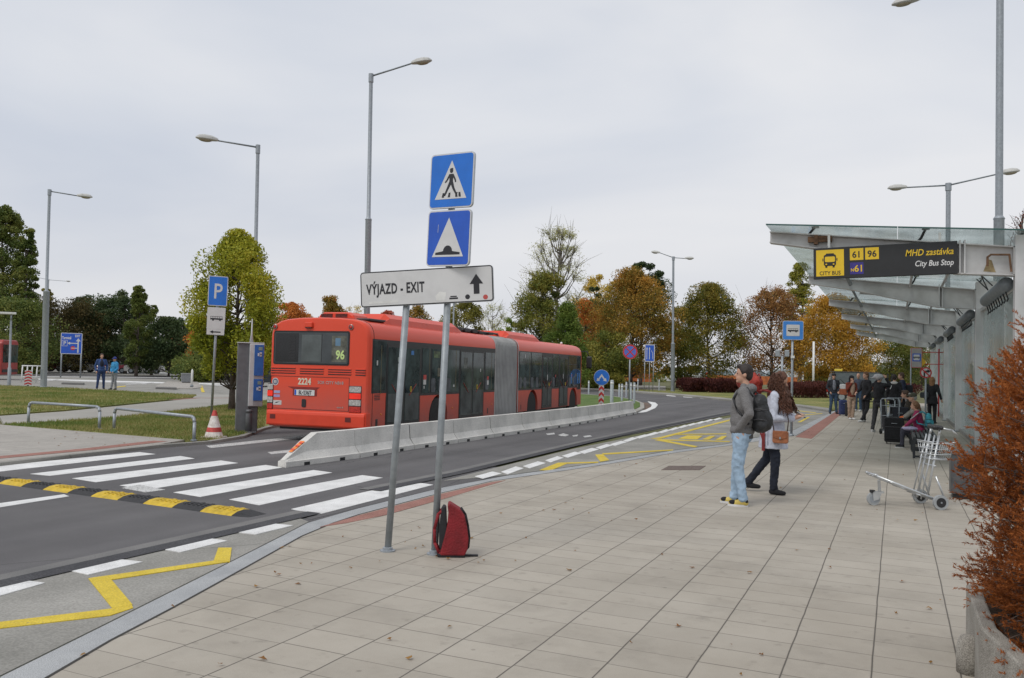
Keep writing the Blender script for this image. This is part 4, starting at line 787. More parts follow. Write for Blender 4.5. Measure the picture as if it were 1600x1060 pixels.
# bellows
a=MB(); n_=16
R=[]
for i in range(n_*3+1):
    y=YB0+(YB1-YB0)*(i//3+(0,.3,.72)[i%3])/n_; o=(.07,0,0)[i%3]; s=sect(0,.3); R.append([(x*(1-(o+.02)/HW),y,z-(o if z>2.3 else 0)) for x,z in s])
for k_,(r0,r1) in enumerate(zip(R,R[1:])):
    a.mat(1 if k_%3==2 else 0)
    for i in range(len(r0)): j=(i+1)%len(r0); a.face([r0[i],r0[j],r1[j],r1[i]])
a.build('bellows',[mat('bellows_grey',(.36,.36,.355),.75,0,.2,1.2,dirt=(.25,.25,.25)),mat('bellows_groove_shade',(.05,.05,.05),.9)],BUS)  # grooves coloured dark to paint in the shade between pleats
for yy in (YB0-.06,YB1): 
    a=MB(); s=[(x*1.004,z+.006 if z>1 else z) for x,z in sect()]; s2=[(x*.9,z-.1 if z>1 else z+.1) for x,z in s]
    a.prism(s,'y',yy,yy+.06); a.build('bellows_frame',mat('bellows_frame_grey',(.42,.40,.39),.5,.2),BUS)
X1=HW+.006
def side(o_,y0,z0,y1,z1,m,name,x0=HW-.02,x1=X1,bev=0): return MB().box((x0,y0,z0),(x1,y1,z1)).build(name,m,o_,bevel=bev)
def window(par,y0,y1,z0,z1,top=None,name='side_window'):
    w=side(par,y0,z0,y1,z1,blk,name,HW-.03,HW+.004); MB().box((HW-.01,y0+.035,z0+.035),(HW+.010,y1-.035,z1-.03)).build('pane',gl,w)
    if top: MB().box((HW,y0+.035,top),(HW+.014,y1-.035,top+.02)).build('transom',blk,w)
    return w
ZT=2.33
side(rearb,.18,ZT-.13,YB0-.08,ZT,blk,'window_band',HW-.03,HW+.003)
side(rearb,2.52,1.03,5.03,ZT,blk,'window_surround',HW-.03,HW+.002); side(rearb,6.72,1.03,YB0-.06,ZT,blk,'window_surround',HW-.03,HW+.002); side(frontb,YB1+.07,1.03,12.34,ZT,blk,'window_surround',HW-.03,HW+.002); side(frontb,13.5,1.03,14.45,ZT,blk,'window_surround',HW-.03,HW+.002); side(frontb,15.6,1.03,17.52,ZT,blk,'window_surround',HW-.03,HW+.002); side(rearb,.16,1.13,.86,ZT,blk,'window_surround',HW-.03,HW+.002)
window(BUS,.17,.82,1.17,ZT-.005)
def door(y0,y1,z0=.36,z1=2.24,n=2,handles=True):
    d=side(BUS,y0,z0,y1,z1,blk,'door',HW-.05,HW+.008); w=(y1-y0)/n
    for i in range(n):
        a0=y0+w*i+.05; a1=y0+w*(i+1)-.05
        lf=MB().box((HW-.02,a0,z0+.08),(HW+.013,a1,z1-.07)).build('door_leaf_glass',gl,d)
        MB().box((HW,a0+.02,z0+.1),(HW+.0155,a1-.02,z0+.75)).build('dusty_lower_glass',mat('dusty_glass',(.055,.065,.065),.5,0,.5,2.5),lf)
        if handles:
            rr=mat('handrail_red',(.25,.03,.02),.5)
            ym=(a0+a1)/2; s_=1 if i==0 else -1
            q=MB(); q.tube((HW+.016,ym-.2*s_,1.32),(HW+.016,ym+.16*s_,1.05),.012,.012,6); q.build('handrail',rr,lf)
            if i==1:
                q=MB(); 
                for k2 in range(16):
                    t=2*PI*k2/16; t2=2*PI*(k2+1)/16; q.tube((HW+.018,ym-.08+.035*math.cos(t),1.2+.062*math.sin(t)),(HW+.018,ym-.08+.035*math.cos(t2),1.2+.062*math.sin(t2)),.008,.008,6)
                q.build('door_button_ring',mat('ring_yellow',(.6,.45,.05),.5),lf)
    MB().box((HW,y0,z0),(HW+.02,y1,z0+.05)).build('threshold',blk,d); return d
door(.84,2.55); door(5.0,6.75); door(12.35,13.5,n=2); door(14.45,15.6,n=2)
window(BUS,2.62,3.15,1.05,ZT-.1); window(BUS,3.17,4.95,1.05,ZT-.1); window(BUS,6.82,7.64,1.05,ZT-.1)
window(BUS,9.85,11.05,1.05,ZT,1.95); window(BUS,11.07,12.28,1.05,ZT,1.95); window(BUS,13.56,14.38,1.05,ZT); window(BUS,15.66,16.9,1.05,ZT,1.95); window(BUS,16.93,17.5,.95,ZT)
side(frontb,12.3,2.24,16.9,ZT,blk,'window_band',HW-.03,HW+.003)
# things seen through the panes, stickers, and a green patch painted as a reflection
stw=mat('sticker_white',(.55,.55,.53),.5); stb=mat('sticker_blue',(.05,.2,.5),.5); reds=mat('sticker_red',(.5,.06,.05),.5); intr=mat('interior_seen',(.10,.12,.12),.4,0,.5,3); grn=mat('display_green',(.35,.5,.18),.5,emit=.4)
for y,z,w_,h_,m_ in ((2.72,1.42,.16,.12,reds),(2.72,1.30,.15,.13,stw),(2.74,1.20,.05,.07,stw),(4.55,1.22,.07,.06,stw),(7.0,1.40,.12,.1,reds),(7.0,1.25,.13,.13,stw),(.35,1.75,.05,.11,stw),(2.02,2.02,.14,.1,stb),(6.45,1.63,.05,.09,stw),(1.35,1.6,.12,.2,mat('paper_pale',(.25,.30,.26),.5,0,.3,9)),(1.34,1.85,.14,.1,mat('paper_pale',(.25,.30,.26),.5)),(3.3,1.98,.35,.16,mat('painted_reflection_green',(.10,.15,.06),.3,0,.6,9)),(3.55,1.5,.3,.22,mat('paper_tan',(.16,.15,.11),.4,0,.5,7)),(5.25,1.72,.25,.3,mat('poster_dim',(.12,.13,.12),.4,0,.6,9)),(12.9,1.35,.06,.2,stw),(13.9,1.45,.06,.1,reds),(14.9,1.4,.06,.18,stw),(16.1,1.45,.06,.12,reds),(10.4,2.1,.06,.12,stw)):
    MB().box((HW+.006,y,z),(HW+.0172,y+w_,z+h_)).build('notice_or_reflection',m_,BUS)
for y in (16.0,16.95,17.25): MB().box((HW+.006,y,1.2),(HW+.0172,y+.12,1.62)).build('notice_or_reflection',stb,BUS)
# seat backs and grab poles seen through the panes
seatm=mat('seat_back_seen',(.075,.085,.10),.5,0,.4,6); polem=mat('grab_pole_seen',(.13,.11,.05),.4)
for y0 in (3.3,3.75,4.25,7.0,10.0,10.45,11.2,11.75,13.7,15.9,16.4): MB().prism(rrect(.26,.36,.07,y0,1.28),'x',HW+.004,HW+.0125).build('seat_back',seatm,BUS)
for y0 in (.55,3.05,4.7,7.35,10.9,12.05,14.1,16.7): MB().box((HW+.004,y0,1.12),(HW+.0125,y0+.022,2.2)).build('grab_pole',polem,BUS)
# lower details
for y in (.62,4.55,7.45,10.0,13.9,): MB().ball((HW+.004,y,.66),(.012,.03,.022),8,5).build('side_marker',mat('amber_lamp',(.65,.2,.02),.3),BUS,True)
q=MB()
for i in range(4): q.box((HW-.01,.3,.98+i*.035),(HW+.004,.55,.998+i*.035))
q.build('side_grille',blk,BUS)
for y,w_ in ((.38,.10),(7.1,.07),(10.1,.05)): MB().box((HW-.01,y,.40),(HW+.006,y+w_,.56)).build('fuel_flap',blk,BUS,bevel=.004)
for y in (.83,2.58,4.98,6.79,12.32,13.53,14.42,15.63): MB().box((HW-.01,y-.006,.34),(HW+.003,y+.006,1.05)).build('panel_seam',gasket,BUS)
def wheel(y,s):
    o=MB(); 
    pr=[(.30,-.14),(.44,-.14),(.475,-.11),(.485,-.05),(.485,.05),(.475,.11),(.44,.14),(.30,.14)]
    q=Matrix.Translation((s*(HW-.17),y,.485))@Matrix.Rotation(PI/2*s,4,'Y'); o.M=q; o.lathe(pr,32); w_=o.build('wheel',rubber,BUS,auto=rad(40))
    h=MB(); h.M=q; h.lathe([(.30,-.1),(.30,.125),(.27,.13),(.26,.06),(.15,.05),(.14,.1),(.1,.11)],28); h.build('rim',mat('bus_rim',(.2,.2,.2),.4,.5),w_,auto=rad(30))
for y in (3.68,11.33,16.45):
    for s in (1,-1): wheel(y,s)
a=MB(); 
for y0,y1 in ((.3,3.1),(4.25,10.7),(11.9,15.9),(17.0,17.6)): a.box((-1.15,y0,.25),(1.15,y1,.5))
for y in (3.68,11.33,16.45): a.box((-.72,y-.62,.3),(.72,y+.62,1.2))
a.build('underframe',black,BUS)
# ---- rear face (looks towards -y). x right = +; columns measured from the right edge
RX=lambda r:HW-r
rw=MB().prism(rrect(1.97,.76,.05,RX(1.46),2.105),'y',-.006,.05).build('rear_window',gasket,BUS)
MB().prism(rrect(1.90,.69,.04,RX(1.46),2.105),'y',-.012,.0).build('pane',glr,rw)
dk=mat('rear_window_dark',(.014,.015,.017),.12); MB().prism([(RX(2.39),1.78),(RX(1.78),1.78),(RX(1.78),2.43),(RX(2.39),2.43)],'y',-.0145,-.012).build('dark_film',dk,rw)
q=MB()
for i in range(16): q.box((RX(2.03),-.018,1.84+i*.034),(RX(1.86),-.014,1.86+i*.034))
q.build('vent_slats',black,rw)
lit=mat('saloon_seen_through',(.09,.105,.105),.15,0,.25,2); MB().prism([(RX(1.70),1.80),(RX(1.18),1.80),(RX(1.18),2.40),(RX(1.70),2.40)],'y',-.0142,-.012).build('saloon_panel',lit,rw)
MB().prism([(RX(.92),1.8),(RX(.54),1.8),(RX(.54),2.38),(RX(.92),2.38)],'y',-.0142,-.012).build('saloon_panel',mat('saloon_bright',(.12,.125,.10),.2,0,.5,5),rw)
MB().prism([(RX(.83),2.16),(RX(.70),2.16),(RX(.70),2.33),(RX(.83),2.33)],'y',-.016,-.014).build('blue_notice',mat('notice_blue',(.12,.22,.32),.4),rw)
MB().box((RX(1.18)-.006,-.016,1.79),(RX(1.18)+.006,-.012,2.42)).build('pane_joint',black,rw)
text('96',.27,mat('route_number_green',(.40,.52,.20),.5,emit=.25),rw,(RX(.70),-.0165,1.87),(PI/2,0,0),.82,'CENTER',.008)
# louvres
q=MB(); red3=MB()
for r0,r1 in ((2.52,1.83),(1.76,1.10),(1.03,.40),(.34,.05)):
    for i in range(3): q.box((RX(r0)+.03,-.004,1.515+i*.052),(RX(r1)-.02,.03,1.533+i*.052))
    for i in range(3): red3.box((RX(r0)+.02,-.010,1.535+i*.052),(RX(r1)-.01,.02,1.560+i*.052))
q.build('louvre_gap',black,BUS); red3.build('louvre_blade',bred2,BUS,bevel=.004)
# engine hatch
a=MB(); hx0,hx1,hz0,hz1=RX(2.50),RX(.46),.73,1.46
for b0,b1 in (((hx0,hz1-.006),(hx1,hz1+.004)),((hx0,hz0-.004),(hx1,hz0+.006)),((hx0-.004,hz0),(hx0+.005,hz1)),((hx1-.005,hz0),(hx1+.004,hz1))): a.box((b0[0],-.0035,b0[1]),(b1[0],.02,b1[1]))
a.build('hatch_seam',gasket,BUS)
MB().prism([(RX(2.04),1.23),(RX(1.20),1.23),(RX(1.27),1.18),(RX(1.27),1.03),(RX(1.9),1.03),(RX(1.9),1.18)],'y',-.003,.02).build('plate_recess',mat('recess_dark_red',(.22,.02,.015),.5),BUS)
np_=MB().prism(rrect(.52,.125,.015,RX(1.59),1.105),'y',-.014,-.004).build('number_plate',mat('plate_white',(.62,.63,.62),.5,0,.1,20),BUS)
MB().prism(rrect(.045,.115,.01,RX(1.59)-.233,1.105),'y',-.0155,-.013).build('plate_blue_band',blue2,np_); text('BL•236JT',.125,signblk,np_,(RX(1.59)+.02,-.0155,1.063),(PI/2,0,0),.72,'CENTER',.003)
MB().prism(rrect(.11,.18,.03,RX(1.60),.87),'y',-.012,-.002).build('hatch_handle',black,BUS)
cream=mat('fleet_number_cream',(.68,.62,.48),.5); text('2224',.20,cream,BUS,(RX(1.60),-.006,1.285),(PI/2,0,0),.85,'CENTER',.006,name='fleet_number'); lgt=mat('lettering_silver',(.45,.40,.38),.4,.4)
text('SOR CITY NB18',.095,lgt,BUS,(RX(1.26),-.006,1.31),(PI/2,0,0),1.0,'LEFT',.001,name='type_lettering'); text('euro 6',.06,lgt,BUS,(RX(.75),-.006,.79),(PI/2,0,0),1.0,'LEFT',.001)
st=MB().prism(circ(.085,RX(2.37),1.33,24),'y',-.006,.0).build('speed_sticker',stw,BUS); MB().prism(circ(.068,RX(2.37),1.33,24),'y',-.0085,-.0055).build('dark_disc',mat('sticker_grey',(.12,.13,.2),.5),st); text('80',.09,stw,st,(RX(2.37),-.0105,1.30),(PI/2,0,0),.8,'CENTER',.003)
for z,c in ((1.10,(.35,.38,.6)),(1.01,(.35,.30,.55)),): MB().prism(rrect(.16,.06,.01,RX(2.32),z),'y',-.005,.0).build('small_sticker',mat('sticker_mauve%d'%int(z*100),c,.5),BUS)
s_=MB().prism(rrect(.22,.10,.01,RX(2.30),.86),'y',-.005,.0).build('white_sticker',stw,BUS); MB().prism([(RX(2.38),.84),(RX(2.31),.85),(RX(2.23),.885),(RX(2.32),.875)],'y',-.0065,-.0045).build('swoosh',signblk,s_)
# lamps
lens=mat('lamp_clear',(.45,.44,.42),.15,0,.3,30); lr=mat('lamp_red_lit',(.75,.03,.015),.2,emit=.3); lrd=mat('lamp_red_dull',(.5,.03,.02),.25,0,.3,30)
for sx in (1,-1):
    xc=(RX(.30) if sx>0 else -HW+.055); hs=MB().box((xc-(.155 if sx>0 else .075),-.006,.70),(xc+(.155 if sx>0 else .08),.03,1.29)).build('tail_lamp_cluster',black,BUS,bevel=.01)
    for i,m_ in enumerate((lrd,lens,lr,lens)): MB().prism(rrect(.29 if sx>0 else .14,.128,.02,xc,.775+i*.145),'y',-.022,-.004).build('lamp_lens',m_,hs,bevel=.006)
    MB().lathe([(.06,0),(.06,.02),(.045,.03),(.042,.01)],20).build('top_lamp',mat('top_lamp_ring',(.3,.22,.2),.3,.3),BUS,rot=(PI/2,0,0),loc=(RX(.45) if sx>0 else -RX(.13),.0,2.575),auto=rad(30)); MB().ball(((RX(.45) if sx>0 else -RX(.13)),-.02,2.575),(.036,.015,.036),12,8).build('top_lamp_lens',lrd,BUS,True)
cm=MB().box((RX(1.62),-.06,2.56),(RX(1.42),.02,2.68)).build('camera_box',bred2,BUS,bevel=.02); MB().box((RX(1.60),-.055,2.545),(RX(1.45),-.0,2.56)).build('camera_hood',black,cm)
# bumper
a=MB(); pr=[(-.06,.36),(-.075,.40),(-.08,.62),(-.06,.69),(.02,.71),(.14,.71),(.14,.34)]
a.prism(pr,'x',-HW+.02,HW-.02); bu=a.build('rear_bumper',bred2,BUS,bevel=.02)
for r in (2.36,.42): MB().box((RX(r)-.07,-.084,.50),(RX(r)+.07,-.07,.60)).build('bumper_socket',mat('socket_dark_red',(.12,.015,.012),.5),bu)
for sx in (1,-1): MB().box((sx*(HW-.02) if sx>0 else -HW-.004,-.04,.36),(HW+.004 if sx>0 else -HW+.02,.14,.70)).build('bumper_corner',bred2,bu,bevel=.004)
q=MB()
s=sect(); 
for i in range(len(s)-1):
    (x0,z0),(x1,z1)=s[i],s[i+1]
    if abs(x0)<.5 and abs(x1)<.5: continue
    q.tube((x0*1.001,.22,z0+.001),(x1*1.001,.22,z1+.001),.007,.007,5)
q.build('shell_seam',gasket,BUS)
# roof boxes
def pod(name,x0,x1,y0,y1,h,m=bred2,sl=.18):
    a=MB(); pr=[(x0,2.66),(x0+.03,2.78+h*.4),(x0+sl,2.79+h),(x1-sl,2.79+h),(x1-.03,2.78+h*.4),(x1,2.66)]
    R=[[(x,y0,z if i in(0,5) else 2.70+(z-2.70)*.25) for i,(x,z) in enumerate(pr)],[(x,y0+.28,z) for x,z in pr],[(x,y1-.35,z) for x,z in pr],[(x,y1,z if i in(0,5) else 2.70+(z-2.70)*.3) for i,(x,z) in enumerate(pr)]]
    for r0,r1 in zip(R,R[1:]):
        for i in range(6): j=(i+1)%6; a.face([r0[i],r0[j],r1[j],r1[i]])
    a.face(R[0]); a.face(R[-1][::-1]); return a.build(name,m,BUS,bevel=.02)
p_=MB(); p_.prism([(RX(1.55),2.72),(RX(1.50),2.86),(RX(1.38),2.93),(RX(.75),2.93),(RX(.62),2.86),(RX(.55),2.70)],'y',.35,1.0); p_=p_.build('rear_roof_box',bred2,BUS,bevel=.03)
for c in (RX(1.30),RX(.92)):
    q=MB()
    for i in range(3): q.box((c-.15,.335,2.815+i*.03),(c+.15,.36,2.83+i*.03))
    q.build('intake_grille',black,p_)
pod('roof_air_unit',-.9,1.06,1.1,5.6,.17); pod('roof_air_unit',-.9,1.0,9.4,12.9,.18); pod('roof_air_unit',-.5,.8,9.0,9.5,.10)
MB().box((.55,.45,2.74),(1.02,1.4,2.80)).build('roof_hatch',black,BUS,bevel=.02)
q=MB()
for y in (5.7,6.3,6.9,7.4,8.2): q.box((-.6,y,2.78),(.85,y+.35,2.86+.03*(y<7)))
q.tube((.8,5.6,2.83),(.75,9.2,2.84),.03,.03,8); q.build('roof_ducting',black,BUS,bevel=.01)
MB().box((-.3,3.2,2.95),(.0,3.6,3.0)).build('roof_vent',white,BUS,bevel=.02)
MB().ball((.9,15.9,2.78),(.05,.07,.06),8,6).build('roof_antenna',white,BUS,True)
# front
MB().box((-1.1,YE-.03,1.0),(1.1,YE+.012,2.45)).build('windscreen',gl,BUS,bevel=.03); MB().box((-.8,YE-.02,2.48),(.8,YE+.014,2.68)).build('destination_display',blk,BUS)
mr=MB(); mr.path([(1.15,YE-.05,2.5),(1.4,YE+.25,2.52),(1.48,YE+.3,2.3)],.02,6); mr=mr.build('mirror_arm',black,BUS,True); MB().box((1.38,YE+.2,1.82),(1.6,YE+.34,2.32)).build('mirror',black,mr,bevel=.05)
# ---- far red bus at the left edge
FB=G(23,601); FB=thing('red_city_bus','red city bus entering the picture at the far left edge','bus',G(1,592),heading(G(1,592),65)); k=.9
pr=[(1.25,.3),(1.25,2.6),(1.0,2.85),(-1.0,2.85),(-1.25,2.6),(-1.25,.3)]
a=MB(); a.prism(pr,'y',-14,.6); a.build('body',mat('far_bus_red',(.33,.04,.035),.4,0,.15,2),FB,bevel=.08)
for sx in (1,-1):
    MB().box((sx*1.24 if sx>0 else -1.265,-13.5,1.15),(1.265 if sx>0 else -1.24,.3,2.45)).build('side_windows',gl,FB)
    for y in (-1.6,-9): MB().tube((sx*1.0,y,.48),(sx*1.28,y,.48),.48,.48,20).build('wheel',rubber,FB)
MB().box((-1.1,.55,1.2),(1.1,.63,2.5)).build('windscreen',gl,FB); MB().box((-1.15,.58,.5),(1.15,.66,.7)).build('front_bumper',blk,FB)
# ================================================================= cars
def car(name,label,cat,base,rz,col,prof=None,L=4.3,W=1.75,H=1.45,group=None,glass=(.03,.04,.045)):
    T=thing(name,label,cat,base,rz,group); m=mat('car_paint_%02d%02d%02d'%tuple(int(c*99) for c in col),col,.3,.1,.05,3,coat=.5); gm=mat('car_glass_%d'%int(glass[0]*1000),glass,.08)
    h=L/2; pr=prof or [(-h,.35),(-h,.75),(-h+.15,.92),(-h+.75,.98),(-h+1.55,H-.05),(-h+1.9,H),(-h+3.1,H-.02),(-h+3.85,.98),(h-.1,.9),(h,.6),(h,.3),(h-.1,.25),(-h+.1,.25)]
    bot=[p for p in pr if p[1]<=1.0]
    a=MB(); a.prism(bot,'x',-W/2,W/2); a.build('body',m,T,bevel=.07)
    cab=[p for p in pr if p[1]>=.95]; c=MB(); n=len(cab)
    R=[[(s*(W/2-(.04 if z<1.05 else .2)),y,z) for y,z in cab] for s in (-1,1)]
    for i in range(n-1): c.face([R[0][i],R[0][i+1],R[1][i+1],R[1][i]])
    c.face(R[0]); c.face(R[1][::-1]); c.face([R[0][0],R[1][0],R[1][-1],R[0][-1]]); cb=c.build('cabin_glass',gm,T)
    tp=[p for p in cab if p[1]>H-.12]; MB().box((-W/2+.17,tp[0][0],H-.03),(W/2-.17,tp[-1][0],H+.02)).build('roof_panel',m,T,bevel=.03)
    for s in (-1,1):
        for y in (cab[1][0]+.15 if n>2 else 0,(cab[0][0]+cab[-1][0])/2,cab[-2][0]-.1): MB().box((s*(W/2-.12)-.02,y-.04,1.0),(s*(W/2-.12)+.02,y+.04,H-.05)).build('window_pillar',m,T)
        for y in (-h+.8,h-.85): 
            w_=MB().tube((s*(W/2-.2),y,.31),(s*(W/2+.012),y,.31),.31,.31,20).build('wheel',rubber,T); MB().tube((s*(W/2-.05),y,.31),(s*(W/2+.02),y,.31),.19,.19,14).build('rim',galv,w_)
        MB().box((s*(W/2-.35)-.16,-h-.015,.62),(s*(W/2-.35)+.16,-h+.05,.76)).build('tail_light',lrd,T); MB().box((s*(W/2-.35)-.16,h-.06,.55),(s*(W/2-.35)+.16,h+.005,.7)).build('headlight',lens,T)
    MB().box((-.26,-h-.02,.45),(.26,-h,.56)).build('number_plate',stw,T); return T
hatch=lambda H,L:[(-L/2,.35),(-L/2+.02,.95),(-L/2+.3,H-.05),(-L/2+.6,H),(L/2-1.7,H),(L/2-1.0,.98),(L/2-.1,.85),(L/2,.55),(L/2-.08,.25),(-L/2+.1,.25)]
cl=[(74,(.45,.46,.47),'pale grey car parked behind the chevron marker and the left lamp pole'),(100,(.32,.03,.04),'dark red car parked under the pines behind the blue terminal sign'),(122,(.5,.5,.51),'silver car parked between the terminal sign and the man in dark blue'),(136,(.6,.6,.6),'white car parked just left of the man in dark blue'),(196,(.55,.56,.57),'white car parked just right of the man in the light blue jacket'),(212,(.38,.05,.08),'crimson car parked under the pines in the middle of the row'),(226,(.6,.6,.58),'white car at the right end of the row under the pines')]
for px_,c,lb in cl:
    b=AtD(px_,98); car('parked_car',lb,'car',b,heading(b,84),c,hatch(1.5,4.2) if px_ in (100,196) else None,group='cars parked under the pines')
b=AtD(408,60); car('dark_car','dark car passing between the ticket column and the rear of the bus','car',b,heading(b,150),(.03,.04,.055),hatch(1.55,4.2))
b=G(1345,618); b=AtD(1356,56); car('black_estate_taxi','long black estate taxi behind the waiting people beyond the red hedge','taxi',b,heading(b,97),(.015,.017,.02),[(-2.5,.4),(-2.48,1.1),(-2.3,1.85),(-1.9,1.95),(.6,1.93),(1.45,1.12),(2.3,1.0),(2.5,.7),(2.5,.3),(-2.4,.3)],5,1.9,1.95,glass=(.12,.14,.15))
tx_=bpy.data.objects[-1] if 0 else None
b2=AtD(1310,56); T=thing('taxi_roof_sign','small yellow roof sign showing above the man in the dark cap','roof sign',(b2.x,b2.y,1.98),heading(b2,0)); MB().box((-.25,-.08,0),(.25,.08,.16)).build('sign_box',mat('taxi_yellow',(.65,.5,.05),.4),T,bevel=.03); MB().box((-.3,-.05,-.03),(.3,.05,0)).build('sign_foot',black,T)
# orange hoarding and works vehicles, pale halls behind the maples
og=mat('orange_barrier',(.55,.16,.05),.6,0,.3,2)
for i,(p0,p1,lb) in enumerate(((1106,1250,'orange plastic hoarding along the hedges beyond the couple'),(996,1018,'orange hoarding piece seen behind the lane sign posts'))):
    a_=AtD(p0,112); b_=AtD(p1,112); d=b_-a_; T=thing('orange_hoarding',lb,'barrier',a_,math.atan2(d.y,d.x)); MB().box((0,-.1,.25),(d.length,.1,1.35)).build('panel',og,T,bevel=.02)
    q=MB(); n=int(d.length/2)+1
    for j in range(n): q.box((j*2.0,-.2,0),(j*2.0+.3,.2,.3))
    q.build('feet',darkgalv,T)
for px_,lb in ((975,'orange works machine between the dark trunks behind the round blue arrow sign'),(990,'second orange works machine, right of the no stopping sign post')):
    b=AtD(px_,105); T=thing('works_machine',lb,'machine',b,heading(b,20)); MB().box((-.6,-.8,.35),(.6,.8,1.5)).build('engine_cover',og,T,bevel=.12); MB().box((-.5,-.7,1.5),(.5,.3,2.5)).build('cab',gl,T,bevel=.08)
    for s in (-1,1):
        for y in (-.5,.5): MB().tube((s*.45,y,.35),(s*.75,y,.35),.35,.35,16).build('wheel',rubber,T)
hall=mat('hall_pale_cladding',(.42,.46,.49),.6,0,.12,.2); hallw=mat('hall_white_wall',(.60,.61,.60),.6,0,.08,.3); hg=mat('hall_glazing',(.22,.27,.30),.2,0,.3,.3)
for lb,p0,p1,D,yt,n in (('long pale hall with barrel vaulted roof bays behind the maples and hedges',1095,1245,170,578,6),('pale low terminal hall behind the dark maple trunks',835,1000,190,585,5)):
    a_=AtD(p0,D); b_=AtD(p1,D); d=b_-a_; l=d.length; T=thing('terminal_hall',lb,'building',a_,math.atan2(d.y,d.x)); H=HtD((p0+p1)/2,yt,D); w_=l/n
    MB().box((0,0,0),(l,20,H*.55)).build('wall',hallw,T)
    for j in range(n):
        ps=[(w_*(j+.5)+w_*.48*math.cos(t),H*.55+(H*.45)*math.sin(t)) for t in [PI*i/10 for i in range(11)]]; rf=MB().prism(ps,'y',-.5,20.5).build('roof_vault',hall,T,auto=rad(30)); MB().prism([(x*.97+w_*(j+.5)*.03,z*.97) for x,z in ps],'y',-.56,-.5).build('gable_glazing',hg,rf)
        wi=MB().box((w_*j+w_*.15,-.06,H*.12),(w_*(j+1)-w_*.15,.02,H*.42)).build('window',hg,T); q=MB(); [q.box((w_*j+w_*u,-.1,H*.12),(w_*j+w_*u+.15,-.03,H*.42)) for u in (.3,.5,.7)]; q.build('mullion',hallw,wi)
for lb,p0,p1,D,yt in (('white flat roofed shed between the trunks of the dark green maple',1052,1085,150,574),('white gable wall right of the bus stop pole',1228,1256,150,577),('low white house glimpsed under the trees left of the parking sign',308,330,130,564)):
    a_=AtD(p0,D); b_=AtD(p1,D); d=b_-a_; l=d.length; T=thing('white_shed',lb,'building',a_,math.atan2(d.y,d.x)); H=HtD((p0+p1)/2,yt,D); MB().box((0,0,0),(l,8,H-.3)).build('wall',hallw,T); MB().box((-.2,-.2,H-.3),(l+.2,8.2,H)).build('roof',hall,T); MB().box((l*.2,-.05,.8),(l*.45,.02,H*.6)).build('window',hg,T); MB().box((l*.6,-.05,0),(l*.8,.02,H*.6)).build('door',hall,T)
# ================================================================= glass bus shelter
SX=1.74; YS=[15.9+7.4*i for i in range(6)]
SH=thing('bus_shelter','long bus shelter with cantilevered steel beams, glass roof and glass back wall','bus shelter',(0,0,0))
stl=mat('shelter_steel',(.52,.515,.51),.5,.25,.35,1.6,dirt=(.40,.39,.38)); stl2=mat('shelter_column_steel',(.56,.56,.56),.5,.1,.3,1.2,dirt=(.43,.43,.43)); rust=mat('rust_brown',(.16,.085,.045),.8,0,.4,12)
def glassmat(name,col,al,rough=.08):
    m=bpy.data.materials.new(name); m.use_nodes=True; nt=m.node_tree; N=nt.nodes; L=nt.links; b=N['Principled BSDF']; b.inputs['Base Color'].default_value=(*col,1); b.inputs['Roughness'].default_value=rough
    tr=N.new('ShaderNodeBsdfTransparent'); tr.inputs[0].default_value=(.88,.93,.925,1); ms=N.new('ShaderNodeMixShader'); n=N.new('ShaderNodeTexNoise'); n.inputs['Scale'].default_value=1.3; n.inputs['Detail'].default_value=5; tc=N.new('ShaderNodeTexCoord'); L.new(tc.outputs['Object'],n.inputs[0])
    mr=N.new('ShaderNodeMapRange'); mr.inputs[1].default_value=.3; mr.inputs[2].default_value=.7; mr.inputs[3].default_value=al-.15; mr.inputs[4].default_value=al+.12; L.new(n.outputs[0],mr.inputs[0]); L.new(mr.outputs[0],ms.inputs[0])
    L.new(tr.outputs[0],ms.inputs[1]); L.new(b.outputs[0],ms.inputs[2]); L.new(ms.outputs[0],N['Material Output'].inputs[0]); return m
roofg=glassmat('roof_glass',(.36,.42,.42),.38); wallg=glassmat('wall_glass',(.55,.63,.62),.74,.15); edgeg=mat('glass_edge',(.03,.09,.08),.15)
XL=-2.11
